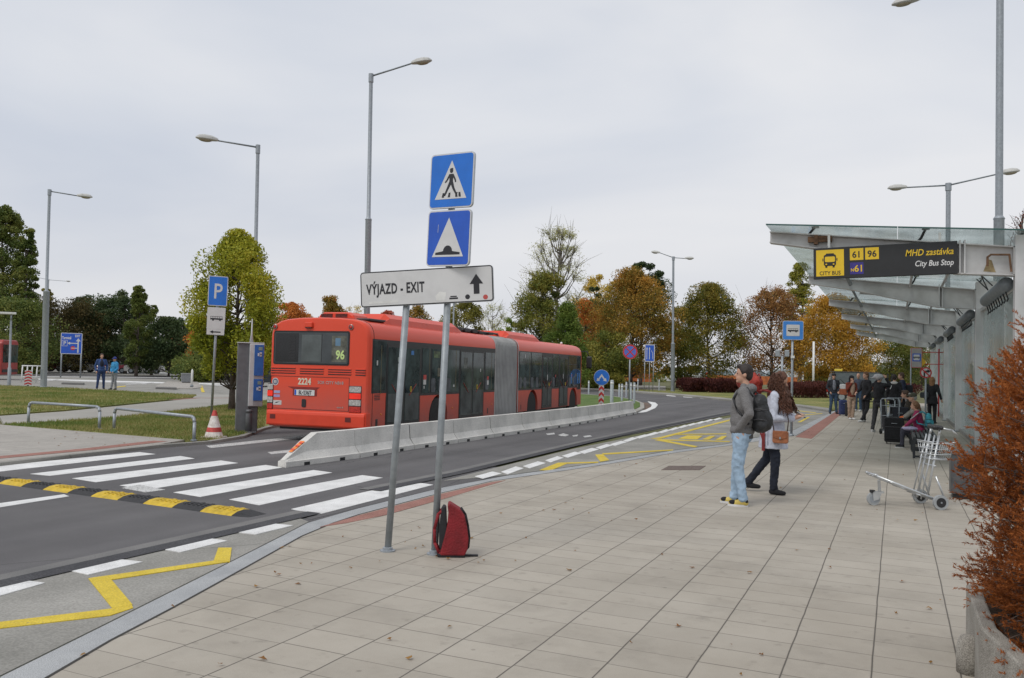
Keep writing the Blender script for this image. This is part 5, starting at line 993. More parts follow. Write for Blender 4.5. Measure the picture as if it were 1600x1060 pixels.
for i,y in enumerate(YS):
    bm_=MB(); pr=[(XL,4.10),(XL,4.27),(SX,3.87),(SX,3.40)]
    pr=[(XL,4.09),(XL,4.28),(SX,3.86),(SX,3.40),(.9,3.45),(-1.0,3.90)]
    bm_.prism(pr,'y',y-.012,y+.012)
    for (p,q) in (((XL,4.28),(SX,3.86)),((XL,4.09),(-1.0,3.90)),((-1.0,3.90),(.9,3.45)),((.9,3.45),(SX,3.40))): bm_.prism([(p[0],p[1]-.009),(q[0],q[1]-.009),(q[0],q[1]+.009),(p[0],p[1]+.009)],'y',y-.11,y+.11)
    bm_.box((SX-.02,y-.11,3.40),(SX,y+.11,3.87)); bb=bm_.build('cantilever_beam',stl,SH)
    q=MB()
    for x in (.95,1.02): q.box((x-.012,y-.13,3.44),(x+.012,y+.13,4.0))
    q.build('stiffener_plates',stl2,bb)
    c=MB(); c.box((SX+.002,y-.13,0),(SX+.44,y+.13,4.05)); cc=c.build('column',stl2,SH,bevel=.01); MB().box((SX-.05,y-.2,0),(SX+.5,y+.2,.03)).build('base_plate',darkgalv,cc)
    if i==0: MB().tube((SX+.27,y-.16,3.62),(SX+.27,y-.12,3.62),.11,.11,20).build('hollow_pin',darkgalv,cc); MB().tube((SX+.27,y-.165,3.62),(SX+.27,y-.12,3.62),.07,.07,20).build('pin_hole',black,cc)
    # brackets to the roof glass
    for x in (-1.45,.32,1.75):
        q=MB(); zb_=4.28-(x-XL)*.109; q.path([(x,y,zb_),(x+.05,y-.02,zb_+.06),(x+.12,y-.05,4.40-(x-XL)*.062-.02)],.022,6); q.box((x+.06,y-.1,4.36-(x-XL)*.062),(x+.18,y,4.385-(x-XL)*.062)); q.build('glass_bracket',black,SH)
zr=lambda x:4.345-(x-XL)*.070
ys=YS[0]-.45
for i in range(len(YS)):
    y0=YS[i]-.45 if i==0 else YS[i]+.02; y1=(YS[i+1] if i<len(YS)-1 else YS[i]+1.0)-.02
    for j,(x0,x1) in enumerate(((XL-.02,.0),(.008,2.4))):
        pn=MB().prism([(x0,zr(x0)),(x1,zr(x1)),(x1,zr(x1)+.02),(x0,zr(x0)+.02)],'y',y0,y1).build('roof_glass_panel',roofg,SH)
        if i==0: MB().prism([(x0,zr(x0)-.003),(x1,zr(x1)-.003),(x1,zr(x1)+.023),(x0,zr(x0)+.023)],'y',y0-.006,y0-.001).build('glass_edge',edgeg,pn)
# purlins and light tubes
q=MB(); 
for x in (-1.1,): q.tube((x,YS[0],4.05),(x,YS[-1],4.05),.035,.035,8)
q.build('purlin',darkgalv,SH)
for x in (.3,1.0): MB().tube((x,YS[0],3.97-.03*x),(x,YS[-1],3.97-.03*x),.03,.03,8).build('purlin',stl,SH)
for i in range(5):
    y=YS[i]+.9; MB().tube((-.9,y,3.93),(1.25,y,3.75),.055,.055,10).build('light_tube',mat('light_tube_grey',(.42,.43,.43),.35),SH)
    MB().path([(-1.55,YS[i],4.12),(-1.1,y+.2,4.02),(-1.05,YS[i]+7,4.02)],.03,8).build('tie_rod',darkgalv,SH)
    # gutter roller with drip prongs along the wall head
    g_=MB(); g_.tube((SX-.09,YS[i]+.15,3.28),(SX-.09,YS[i]+3.6,3.28),.115,.115,16); gg=g_.build('gutter_roller',darkgalv,SH,True)
    for k2 in range(9 if i<3 else 0): yy=YS[i]+.3+k2*.4; MB().path([(SX-.09,yy,3.18),(SX-.05,yy,3.05),(SX-.07,yy,3.0)],.012,5).build('drip_prong',black,gg)
    q=MB(); q.path([(SX-.2,YS[i]+1.2,3.36),(SX-.35,YS[i]+1.6,3.6),(SX-.2,YS[i]+2.0,3.36),(SX-.35,YS[i]+2.4,3.6)],.012,5); q.build('hanger_wire',black,gg)
# back wall glass
for i in range(len(YS)):
    y0=YS[i]+.14; y1=(YS[i+1] if i<len(YS)-1 else YS[i]+3)-.14; n=3; w_=(y1-y0)/n
    for j in range(n):
        p_=MB().box((SX+.16,y0+w_*j+.01,.12),(SX+.172,y0+w_*(j+1)-.01,3.30)).build('wall_glass_panel',wallg,SH)
        if j==1 and i in (0,1): 
            MB().box((SX+.147,y0+w_*j+.5,1.2),(SX+.158,y0+w_*j+1.3,2.1)).build('timetable_poster',mat('poster_faded_yellow',(.33,.33,.25),.6,0,.3,8),p_)
        if j:
            for zc in (.5,1.6,2.9): MB().box((SX+.145,y0+w_*j-.06,zc-.03),(SX+.165,y0+w_*j+.06,zc+.03)).build('glass_clamp',stl2,p_)
    MB().box((SX+.1,y0,.0),(SX+.3,y1,.10)).build('wall_plinth',conc,SH); MB().box((SX+.1,y0,3.32),(SX+.22,y1,3.40)).build('head_rail',stl2,SH)
MB().box((SX+.17,15.0,0),(SX+.19,15.75,3.3)).build('wall_glass_panel',wallg,SH)
# hollow rail end and stain on the first beam
q=MB(); q.path([(1.35,15.77,3.55),(1.35,15.77,3.70),(1.40,15.77,3.74),(1.66,15.77,3.73),(1.69,15.77,3.45)],.018,6); q.build('rusty_bracket',rust,SH)
MB().prism([(1.30,3.48),(1.48,3.46),(1.42,3.66),(1.37,3.68)],'y',15.884,15.8875).build('rust_stain',mat('rust_stain',(.33,.25,.13),.8,0,.4,9),SH)
q=MB(); q.box((-1.45,15.78,4.06),(-1.05,15.86,4.16)); q.box((-1.35,15.76,4.02),(-1.28,15.86,4.18)); q.build('rusty_clamps',rust,SH)
# ---- hanging sign
HS=thing('city_bus_sign','black hanging sign with yellow bus panel and route numbers under the first shelter beam','hanging sign',(-.215,15.72,3.68),0); HS.rotation_euler=(0,rad(-1.2),0)
sb=mat('sign_charcoal',(.018,.019,.021),.5); sy=mat('sign_yellow_panel',(.75,.50,.02),.45,0,.05,4); sw=mat('lettering_white',(.7,.7,.7),.5); svi=mat('sign_violet',(.04,.03,.22),.45)
W2,H2=2.25,.545
BX=MB().box((-W2/2,-.05,-H2/2),(W2/2,.05,H2/2)).build('sign_box',sb,HS,bevel=.006)
MB().box((-W2/2+.045,-.054,-H2/2+.045),(-W2/2+.50,-.051,H2/2-.04)).build('yellow_panel',sy,BX)
bxp=-W2/2+.272
a=MB(); a.prism(rrect(.20,.20,.035,bxp,.05),'y',-.058,-.0545); bp_=a.build('bus_front_pictogram',sb,BX)
MB().prism(rrect(.165,.095,.02,bxp,.065),'y',-.060,-.0585).build('pictogram_windscreen',sy,bp_)
q=MB(); 
for s in (-1,1): q.prism(circ(.014,bxp+s*.06,-.022,12),'y',-.060,-.0585); 
q.build('pictogram_lamp',sy,bp_); q=MB()
for s in (-1,1): q.prism(rrect(.035,.05,.008,bxp+s*.06,-.055),'y',-.058,-.0545); q.prism(rrect(.014,.05,.006,bxp+s*.115,.06),'y',-.058,-.0545)
q.prism(rrect(.13,.02,.008,bxp,.158),'y',-.058,-.0545); q.build('pictogram_wheels_mirrors',sb,bp_)
text('CITY BUS',.095,sb,BX,(bxp,-.0555,-H2/2+.065),(PI/2,0,0),.88,'CENTER',.001)
for x,z,t,m_,c in ((-.42,.13,'61',sy,sb),(-.175,.13,'96',sy,sb),(-.42,-.115,'61',svi,sy)):
    MB().box((x-.108,-.054,z-.1),(x+.108,-.051,z+.105)).build('route_panel',m_,BX); text(t,.155 if m_ is sy else .16,c,BX,(x if m_ is sy else x+.035,-.0555,z-.055),(PI/2,0,0),.95,'CENTER',.003)
text('N',.075,sy,BX,(-.49,-.0555,-.165),(PI/2,0,0),.9,'CENTER',.002)
text('MHD zastávka',.155,sy,BX,(W2/2-.06,-.0515,.055),(PI/2,0,0),.80,'RIGHT',.0018,.22); text('City Bus Stop',.135,sw,BX,(W2/2-.06,-.0515,-.125),(PI/2,0,0),.78,'RIGHT',.0015,.22)
for x in (-.87,.87): MB().box((x-.02,.0,H2/2),(x+.02,.03,H2/2+.16 if x>0 else H2/2+.25)).build('hanger',white,HS)
# ================================================================= vegetation
def quads(name,P,S,m,aspect=.55,up=.35,dirs=None,mats=None):
    n=len(P); rng=np.random
    a=rng.normal(size=(n,3)); 
    if dirs is not None: a=dirs+.35*a
    a/=np.linalg.norm(a,axis=1)[:,None]; b=rng.normal(size=(n,3)); b[:,2]+=0; c=np.cross(a,b); c/=np.linalg.norm(c,axis=1)[:,None]
    S=np.asarray(S)[:,None]; V=np.empty((n,4,3)); V[:,0]=P-a*S*.5; V[:,2]=P+a*S*.5; V[:,1]=P+c*S*aspect*.5-a*S*.08; V[:,3]=P-c*S*aspect*.5-a*S*.08
    me=bpy.data.meshes.new(name); me.vertices.add(n*4); me.vertices.foreach_set('co',V.reshape(-1)); me.loops.add(n*4); me.loops.foreach_set('vertex_index',np.arange(n*4,dtype=np.int32)); me.polygons.add(n); me.polygons.foreach_set('loop_start',np.arange(0,n*4,4,dtype=np.int32)); me.polygons.foreach_set('loop_total',np.full(n,4,dtype=np.int32)); me.update(); me.materials.append(m)
    o=bpy.data.objects.new(name,me); COL.objects.link(o); return o
bark=mat('bark_grey_brown',(.10,.08,.065),.9,0,.3,5,.6,25); barkp=mat('bark_pale',(.24,.22,.19),.9,0,.3,5)
ENV={'round':lambda t:math.sin(PI*min(1,t*.93+.07))**.55,'maple':lambda t:(math.sin(PI*(t*.86+.12))**.6)*(1.08-.35*t),'cone':lambda t:(1-t)**.75*min(1,t*7+.25),'poplar':lambda t:(math.sin(PI*(t*.9+.07))**.5)*(1-.45*t),'spread':lambda t:(.35+.65*math.sin(PI*min(1,t*.9+.1))),'open':lambda t:.25+.75*math.sin(PI*(t*.8+.15)),'pine':lambda t:(math.sin(PI*(t*.75+.22))**.6)}
def tree(label,base,H,W,kind,cols,n=6000,leaf=.26,c0=.22,name='tree',clumps=60,gap=.16,sparse=0,group=None,bk=None,seed=0,limbs=26,cat='tree',shell=.55,aspect=.55,flatz=.75):
    rs=np.random.RandomState(seed+11); random.seed(seed+5); np.random.seed(seed+5)
    T=thing(name,label,cat,base,0,group); env=ENV[kind]; z0=H*c0; R=W/2; C=[]
    while len(C)<clumps:
        t=rs.rand()**.9; a=rs.rand()*2*PI; e=env(t); rr=e*R*(rs.rand()**.5 if rs.rand()<.4 else rs.uniform(.6,1.0)); asym=1+.18*math.sin(a*2+seed)+.1*math.sin(a*3+seed*2+t*5)
        C.append((rr*math.cos(a)*asym*.88,rr*math.sin(a)*asym*.88,z0+(H-z0)*t*.95,(.12+.16*rs.rand())*W*(.55+.45*e)*(.8 if kind!='poplar' else .7)))
    C=np.array(C); idx=rs.randint(0,len(C),n); d=rs.normal(size=(n,3)); d/=np.linalg.norm(d,axis=1)[:,None]; rad_=rs.rand(n)**(shell)
    P=C[idx,:3]+d*(rad_*C[idx,3])[:,None]*np.array([1,1,flatz]); P[:,2]=np.clip(P[:,2],z0*.75,H*1.02)
    if gap:   # knock out pockets so that sky shows
        G_=C[rs.randint(0,len(C),int(clumps*.55)),:3]+rs.normal(size=(int(clumps*.55),3))*W*.1; keep=np.ones(n,bool)
        for g in G_: keep&=((P-g)**2).sum(1)>(W*gap*rs.uniform(.25,.75))**2
        P=P[keep]
    S=leaf*rs.uniform(.55,1.25,len(P)); lm=leafmat('foliage_'+str(abs(hash(tuple(cols)))%99999) if 0 else 'foliage_%s'%'_'.join('%d'%(c[0]*1000+c[1]*100) for c in cols),cols)
    cr_=quads('crown',P,S,lm,aspect); cr_.parent=T
    b=MB(); tr=max(.05,H*.017); pts=[(0,0,-.1)]; x=y=0
    for k in range(1,7): x+=rs.normal()*H*.006; y+=rs.normal()*H*.006; pts.append((x,y,H*.82*k/6))
    rsz=[tr*(1.25-.0*k) if k==0 else tr*(1-.14*k) for k in range(7)]
    b.path(pts,rsz,8)
    for k in range(min(limbs,len(C))):
        c=C[k]; zz_=max(z0*.7,c[2]-abs(rs.normal())*H*.08-math.hypot(c[0],c[1])*.75); i=min(5,max(0,int(zz_/(H*.82/6)))); p0=Vector(pts[i]).lerp(Vector(pts[i+1]),min(1,max(0,(zz_-pts[i][2])/(H*.82/6)))); p3=Vector(c[:3]); mid=p0.lerp(p3,.5)+Vector((rs.normal()*.1,rs.normal()*.1,-.03*H))
        b.path([p0,mid,p3],[tr*.38,tr*.22,tr*.07],5)
        if sparse:
            for _ in range(sparse): q=p3+Vector((rs.normal(),rs.normal(),abs(rs.normal())*1.3))*float(c[3])*.8; b.path([p3.lerp(mid,.3),p3.lerp(q,.4)+Vector((0,0,.05*H*0)),q],[tr*.09,tr*.06,tr*.02],4)
    b.build('trunk',bk or bark,T,True); return T
def far(label,px,ytop,D,wpx,kind,cols,**k):
    b=AtD(px,D); H=HtD(px,ytop,D); return tree(label,(b.x,b.y,-.06),H*1.03,wpx*D/FPX*1.3,kind,cols,**{**k,'n':int(k.get('n',6000)*2.4),'leaf':k.get('leaf',.26)*.8,'gap':k.get('gap',.16)*.85})
olive=[(0.053,0.083,0.020),(0.105,0.128,0.028),(0.180,0.180,0.035),(0.300,0.255,0.056)]
brownol=[(0.072,0.091,0.019),(0.174,0.140,0.029),(0.319,0.182,0.036),(0.464,0.252,0.052)]
gold=[(0.163,0.125,0.024),(0.300,0.188,0.030),(0.450,0.250,0.036),(0.525,0.325,0.060)]
redb=[(0.105,0.060,0.029),(0.210,0.120,0.046),(0.330,0.165,0.065),(0.195,0.180,0.065)]
orange=[(0.200,0.091,0.022),(0.375,0.143,0.033),(0.525,0.195,0.044),(0.375,0.221,0.055)]
green=[(0.065,0.117,0.022),(0.117,0.182,0.030),(0.182,0.247,0.042),(0.260,0.286,0.060)]
yelg=[(0.113,0.147,0.014),(0.203,0.231,0.021),(0.315,0.315,0.031),(0.450,0.399,0.052)]
dark=[(0.023,0.042,0.018),(0.043,0.070,0.029),(0.069,0.100,0.041),(0.098,0.121,0.050)]
popl=[(0.045,0.080,0.023),(0.090,0.128,0.033),(0.150,0.176,0.046),(0.225,0.224,0.058)]
pale=[(0.208,0.230,0.096),(0.312,0.324,0.132),(0.390,0.392,0.180),(0.468,0.459,0.240)]
yel=[(0.312,0.234,0.048),(0.468,0.351,0.072),(0.585,0.442,0.108),(0.390,0.260,0.060)]
crim=[(0.196,0.046,0.036),(0.336,0.078,0.054),(0.420,0.117,0.060),(0.280,0.104,0.048)]
gp='autumn trees beyond the road'
# near ash by the ticket column
b=G(362,641); D_=F_.dot(b-EYEP); tree('yellow green young ash behind the parking sign and ticket column',(b.x,b.y,0),HT(372,364,b),3.85,'round',yelg,n=48000,leaf=.125,c0=.14,clumps=66,gap=.06,seed=3,limbs=60,shell=.5,aspect=.45,flatz=1)
far('tall dark poplar cut by the left edge of the picture',0,322,92,84,'poplar',popl,n=15000,leaf=.34,c0=.1,clumps=130,gap=0,seed=1,group=gp,shell=.6)
far('slimmer dark poplar leaning on the tall one, behind the short box lamp',34,350,90,44,'poplar',popl,n=9000,leaf=.32,c0=.12,clumps=90,gap=0,seed=2,group=gp)
far('dense low evergreen under the left poplars',20,470,84,110,'spread',popl,n=9000,leaf=.32,c0=.02,clumps=70,gap=0,seed=4,group=gp)
far('brown green spreading conifer behind the blue terminal sign',100,470,96,135,'spread',[(.03,.035,.014),(.07,.06,.022),(.12,.09,.035),(.06,.08,.025)],n=10000,leaf=.32,c0=.06,clumps=80,gap=.08,seed=5,group=gp)
far('small yellow tipped poplar between the left lamp and the pines',67,447,120,30,'poplar',[(.10,.11,.03),(.2,.19,.05),(.28,.24,.06),(.2,.2,.05)],n=3500,leaf=.35,c0=.2,clumps=35,gap=0,seed=6,group=gp)
far('dark umbrella pine left of the dark blue dressed man',163,464,100,92,'pine',dark,n=10000,leaf=.34,c0=.16,clumps=55,gap=.07,seed=7,group=gp,shell=.8)
far('tallest dark pine behind the two men on the lawn edge',196,454,97,62,'pine',dark,n=8000,leaf=.34,c0=.18,clumps=46,gap=.07,seed=8,group=gp,shell=.8)
far('dark pine above the left car row next to the small poplar',128,466,104,66,'pine',dark,n=7000,leaf=.34,c0=.2,clumps=40,gap=.06,seed=9,group=gp,shell=.8)
far('bright green columnar poplar in front of the pines',213,445,84,42,'poplar',[(.05,.08,.02),(.09,.12,.03),(.13,.16,.04),(.17,.18,.05)],n=9000,leaf=.26,c0=.1,clumps=80,gap=0,seed=10,group=gp)
far('thin dark poplar tip just right of the bright green poplar',237,474,92,24,'poplar',popl,n=4500,leaf=.28,c0=.1,clumps=50,gap=0,seed=12,group=gp)
far('broad dark pine with low skirts right of the bright green poplar',264,500,88,96,'pine',dark,n=10000,leaf=.32,c0=.08,clumps=60,gap=.06,seed=13,group=gp,shell=.75)
far('crimson leaved small tree left of the yellow green ash',296,503,92,44,'round',crim,n=4500,leaf=.28,c0=.15,clumps=36,gap=.06,seed=14,group=gp)
far('rusty orange tree directly behind the parking sign',320,492,80,46,'round',orange,n=5000,leaf=.26,c0=.12,clumps=40,gap=.06,seed=15,group=gp)
far('dark green bushy tree low behind the ash trunk',330,540,70,90,'spread',popl,n=8000,leaf=.26,c0=.02,clumps=55,gap=.05,seed=16,group=gp)
far('bright orange tree between the ash and the bus roof corner',452,472,75,62,'round',orange,n=8000,leaf=.22,c0=.1,clumps=60,gap=.06,seed=17,group=gp)
far('dark tree low behind the orange tree and the bus',470,492,90,60,'spread',dark,n=5000,leaf=.3,c0=.05,clumps=35,gap=0,seed=18,group=gp)
far('brown green maple behind the striped mast over the bus',513,464,82,60,'maple',brownol,n=6500,leaf=.24,c0=.15,clumps=50,gap=.1,seed=19,group=gp)
far('thin sparse tree with few pale yellow leaves left of the tall bus lamp',551,478,95,46,'open',yel,n=900,leaf=.2,c0=.25,clumps=40,gap=.0,seed=20,group=gp,sparse=4,bk=barkp)
far('brown leaved tree showing between the exit sign posts',648,478,86,66,'maple',brownol,n=6000,leaf=.25,c0=.15,clumps=50,gap=.1,seed=21,group=gp)
far('red tinged tree behind the exit sign board, left of its right post',602,486,92,50,'round',crim,n=4000,leaf=.25,c0=.15,clumps=40,gap=.1,seed=22,group=gp)
far('olive green round tree right of the exit sign post',722,470,78,74,'round',[(.08,.09,.02),(.14,.14,.03),(.21,.19,.04),(.26,.23,.06)],n=8000,leaf=.24,c0=.15,clumps=60,gap=.1,seed=23,group=gp)
far('nearly bare tree right of the olive green tree over the bus',768,476,92,60,'open',pale,n=1300,leaf=.18,c0=.2,clumps=45,gap=0,seed=24,group=gp,sparse=4,bk=barkp)
far('small green tree over the concertina joint of the bus',792,496,98,36,'round',green,n=3000,leaf=.28,c0=.15,clumps=30,gap=.05,seed=25,group=gp)
far('tall sparse silver tree, the highest in the middle of the picture',868,352,84,84,'open',pale,n=5200,leaf=.17,c0=.22,clumps=85,gap=0,seed=26,group=gp,sparse=6,bk=barkp,limbs=70)
far('dark olive willow like tree in the lower half of the tall sparse one',846,426,80,78,'spread',olive,n=12000,leaf=.25,c0=.12,clumps=90,gap=.08,seed=27,group=gp)
far('yellow tree behind the dark pine and the tall sparse tree',930,430,112,66,'round',yel,n=6000,leaf=.3,c0=.2,clumps=50,gap=.08,seed=28,group=gp)
far('second yellow tree peeping out left of the broad brown maple',958,438,114,44,'round',yel,n=4000,leaf=.3,c0=.2,clumps=36,gap=.08,seed=29,group=gp)
far('small dark pine in front of the yellow trees',926,448,98,46,'pine',dark,n=4500,leaf=.32,c0=.3,clumps=30,gap=.05,seed=30,group=gp)
far('reddish orange tree below the small dark pine',912,466,90,60,'round',orange,n=6000,leaf=.26,c0=.15,clumps=50,gap=.08,seed=31,group=gp)
far('fresh green conical tree over the bus front',884,472,68,78,'cone',[(.045,.085,.018),(.08,.13,.025),(.12,.17,.03),(.16,.2,.04)],n=12000,leaf=.2,c0=.08,clumps=90,gap=.04,seed=32,group=gp)
far('dark pine top sticking out above the broad brown maple',1000,412,96,72,'pine',dark,n=6500,leaf=.32,c0=.35,clumps=40,gap=.05,seed=33,group=gp)
far('broad brown and olive maple behind the no stopping sign',985,424,80,128,'maple',brownol,n=20000,leaf=.24,c0=.13,clumps=140,gap=.07,seed=34,group=gp)
far('dark olive shrubby tree low behind the blue lane sign',945,520,76,90,'spread',olive,n=8000,leaf=.25,c0=.05,clumps=60,gap=.06,seed=35,group=gp)
far('olive and yellow maple right of the double arm lamp',1108,446,80,116,'maple',[(.04,.06,.014),(.10,.11,.02),(.20,.16,.03),(.30,.21,.035)],n=17000,leaf=.24,c0=.17,clumps=125,gap=.12,seed=36,group=gp)
far('dark green tree filling the gap behind the double arm lamp',1058,480,88,60,'round',olive,n=6500,leaf=.25,c0=.1,clumps=50,gap=.12,seed=37,group=gp)
far('reddish brown thin crowned tree above the couple',1206,452,80,104,'maple',redb,n=11000,leaf=.22,c0=.22,clumps=110,gap=.12,seed=38,group=gp,sparse=2)
far('yellow green poplar like tree touching the left end of the shelter roof',1248,410,92,50,'poplar',[(.10,.12,.02),(.19,.2,.03),(.28,.27,.05),(.36,.3,.06)],n=9000,leaf=.25,c0=.2,clumps=150,gap=.0,seed=39,group=gp)
far('golden brown dense maple behind the waiting people',1304,462,76,116,'maple',gold,n=20000,leaf=.22,c0=.16,clumps=130,gap=.06,seed=40,group=gp)
far('green and brown tree right of the golden maple under the shelter roof',1394,524,88,90,'maple',[(.05,.07,.018),(.09,.12,.025),(.15,.15,.035),(.26,.16,.04)],n=9000,leaf=.22,c0=.2,clumps=80,gap=.15,seed=41,group=gp)
far('leafy tree seen far behind the timetable board',1440,540,110,60,'round',[(.06,.09,.03),(.1,.13,.05),(.15,.16,.06),(.2,.18,.08)],n=4000,leaf=.25,c0=.1,clumps=40,gap=.1,seed=43,group=gp)
b=AtD(1612,22); tree('bare tree with small dark red leaves rising behind the shelter at the right edge',(b.x,b.y,0),HtD(1600,325,22),2.0,'open',[(.12,.03,.025),(.2,.05,.03),(.09,.03,.02),(.16,.06,.04)],n=900,leaf=.06,c0=.45,clumps=60,gap=0,seed=44,sparse=5,limbs=50)
# backdrop woodland so the horizon is closed
for nm,px0,px1,D,y0,cols in (('far_woodland',-300,430,135,520,popl),('far_woodland',560,1000,140,548,olive),('far_woodland',1250,1700,180,568,olive)):
    n=int(26000*(px1-px0)/730); rs=np.random.RandomState(int(px0)+999); t=rs.rand(n); X=np.array([[*AtD(px0,D)[:2]],[*AtD(px1,D)[:2]]]); base=X[0]+(X[1]-X[0])*t[:,None]; hm=HtD((px0+px1)/2,y0,D)
    top=hm*(.62+.25*np.sin(t*37)+.2*np.sin(t*91+2)+.12*np.sin(t*211)); z=rs.rand(n)**.8*np.maximum(top,1); P=np.c_[base+rs.normal(size=(n,2))*3,z]
    o=quads(nm,P,.7*rs.uniform(.6,1.3,n),leafmat('foliage_far_%d'%int(px0),cols),.7); tag(o,{-300:'dark belt of far woodland behind the pines and parked cars',560:'low far woodland behind the bus',1250:'far woodland line behind the shelter'}[px0],'woodland',kind='stuff')
# hedges: dark red barberry
hr=[(.055,.014,.016),(.09,.025,.022),(.13,.04,.03),(.07,.03,.02)]
def hedge(label,px0,px1,pyb,ytop,depth=1.6,n=9000,rnd=True):
    a_=G(px0,pyb); b_=G(px1,pyb); d=b_-a_; l=d.length; c=(a_+b_)/2; T=thing('red_hedge',label,'hedge',c,math.atan2(d.y,d.x),'dark red barberry hedges'); H=HT((px0+px1)/2,ytop,c)
    rs=np.random.RandomState(int(px0)); u=rs.uniform(-1,1,n); v=rs.uniform(-1,1,n); w_=rs.rand(n)**.6
    f=1-.10*np.abs(np.sin(u*7+px0))-.06*np.abs(np.sin(u*17)); top=H*f*(1-.25*np.abs(u)**(6 if rnd else 20)); wid=depth/2*(.75+.35*w_)
    P=np.c_[u*l/2*(.86+.16*w_),v*wid,w_*top]; dr=np.tile(np.array([0,0,1.]),(n,1))+rs.normal(size=(n,3))*.4
    o=quads('foliage',P,.17*rs.uniform(.6,1.3,n),leafmat('foliage_barberry',hr),.4,dirs=dr); o.parent=T
    q=MB()
    for k in range(18): x=(k/17-.5)*l*.8; q.tube((x,0,0),(x+rs.normal()*.2,rs.normal()*.3,H*.8),.03,.012,5)
    q.build('stems',bark,T)
hedge('rounded red hedge bush immediately right of the double arm lamp',1067,1103,613,589)
hedge('red hedge block behind the head of the man in the grey hoodie',1106,1152,614,590)
hedge('red hedge block seen between the man and the woman',1156,1176,614,592,n=5000)
hedge('long clipped red hedge behind the bus stop sign and waiting people',1226,1425,622,596,depth=2,n=22000,rnd=False)
bs=G(1078,615)
# brown dead thuja in the concrete planter, right foreground
rust_l=[(.15,.048,.018),(.31,.10,.028),(.47,.155,.038),(.38,.145,.045)]
PL=Vector((1.30,5.42,0)); T=thing('brown_thuja','big rust brown dried thuja bush growing out of the planter at the right edge','shrub',(PL.x+.0,PL.y,.33)); T.scale=(1,1.22,1)
rs=np.random.RandomState(77); br=MB(); TP=[];TD=[]
def env_r(z,a): # z above planter soil
    r=1.04+.03*math.sin(min(1,max(0,z)/1.15)*PI) if z<1.05 else 1.04*math.sqrt(max(0,1-((z-1.05)/.84)**2))
    return (.82+.11*max(0,1-max(z,0)/.6))*r*(1+.06*math.sin(a*3+z*4)+.07*math.sin(a*7-z*9)+.05*math.sin(a*13+z*15))
while len(TP)<2500:
    z=rs.uniform(-.04,1.9); a=rs.rand()*2*PI; R_e=env_r(z,a)
    if R_e<=.02: continue
    r=R_e*(rs.uniform(.72,1.02) if rs.rand()<.72 else rs.rand()**.5)
    if z<.22 and math.cos(a)*r<-.84: continue
    d=Vector((math.cos(a)*r*.9,math.sin(a)*r*.9,.35+.5*z)).normalized(); TP.append((math.cos(a)*r,math.sin(a)*r,z)); TD.append(tuple(d))
for k in range(60):          # upright tufts on the top
    a=rs.rand()*2*PI; r=rs.rand()*.75; z=1.05+.8*math.sqrt(max(0,1-(r/.93)**2)); 
    for j in range(4): TP.append((math.cos(a)*r+rs.normal()*.03,math.sin(a)*r+rs.normal()*.03,z+rs.rand()*.16)); TD.append((0,0,1))
stems=[]
for k in range(22):
    a=rs.rand()*2*PI; r0=rs.rand()*.3; r1=rs.uniform(.2,.75); z1=rs.uniform(1.0,1.6); p=[Vector((math.cos(a)*(r0+(r1-r0)*t**1.3)+rs.normal()*.02,math.sin(a)*(r0+(r1-r0)*t**1.3)+rs.normal()*.02,z1*t)) for t in (0,.2,.4,.6,.8,1)]; stems.append(p); br.path(p,[.022,.018,.015,.011,.008,.005],6)
SP=[q for p in stems for q in p[1:]]
for i,(t,d) in enumerate(zip(TP,TD)):
    if i%2: continue
    t=Vector(t); d=Vector(d); c=min(SP,key=lambda q:(q-(t-d*.35)).length); m1=c.lerp(t,.55)+Vector(rs.normal(size=3))*.03; br.path([c,m1,t],[.006,.004,.0018],4)
    for _ in range(2): e=t-d*.06+(d+Vector(rs.normal(size=3))*.7).normalized()*rs.uniform(.06,.13); br.tube(t-d*.06,e,.0018,.0008,4,False)
br.build('branches',mat('thuja_branch',(.17,.13,.11),.9,0,.3,30),T)
TP=np.array(TP); TD=np.array(TD); per=250; n=len(TP)*per; P0=np.repeat(TP,per,0); D0=np.repeat(TD,per,0)
ax=rs.normal(size=(len(TP)*6,3))*.55+np.repeat(TD,6,0); ax/=np.linalg.norm(ax,axis=1)[:,None]     # six twigs per spray
A=ax[np.repeat(np.arange(len(TP)),per)*6+rs.randint(0,6,n)]; u=rs.rand(n)**.8*.12; P=P0-D0*.05+A*u[:,None]; dirn=A+rs.normal(size=(n,3))*.45; P=P+dirn*.008; P[:,2]=np.maximum(P[:,2],-.06)
o=quads('foliage',P,.021*rs.uniform(.4,1.5,n),leafmat('foliage_dead_thuja',rust_l,.8),.20,dirs=dirn/np.linalg.norm(dirn,axis=1)[:,None]); o.parent=T
b=MB(); pc=surface('planter_aggregate',(.26,.24,.21),(.38,.36,.32),6,150,.35,.9,.8)
T=thing('concrete_planter','washed concrete planter trough holding the brown thuja in the right foreground','planter',(PL.x,PL.y,0)); Rr=.86

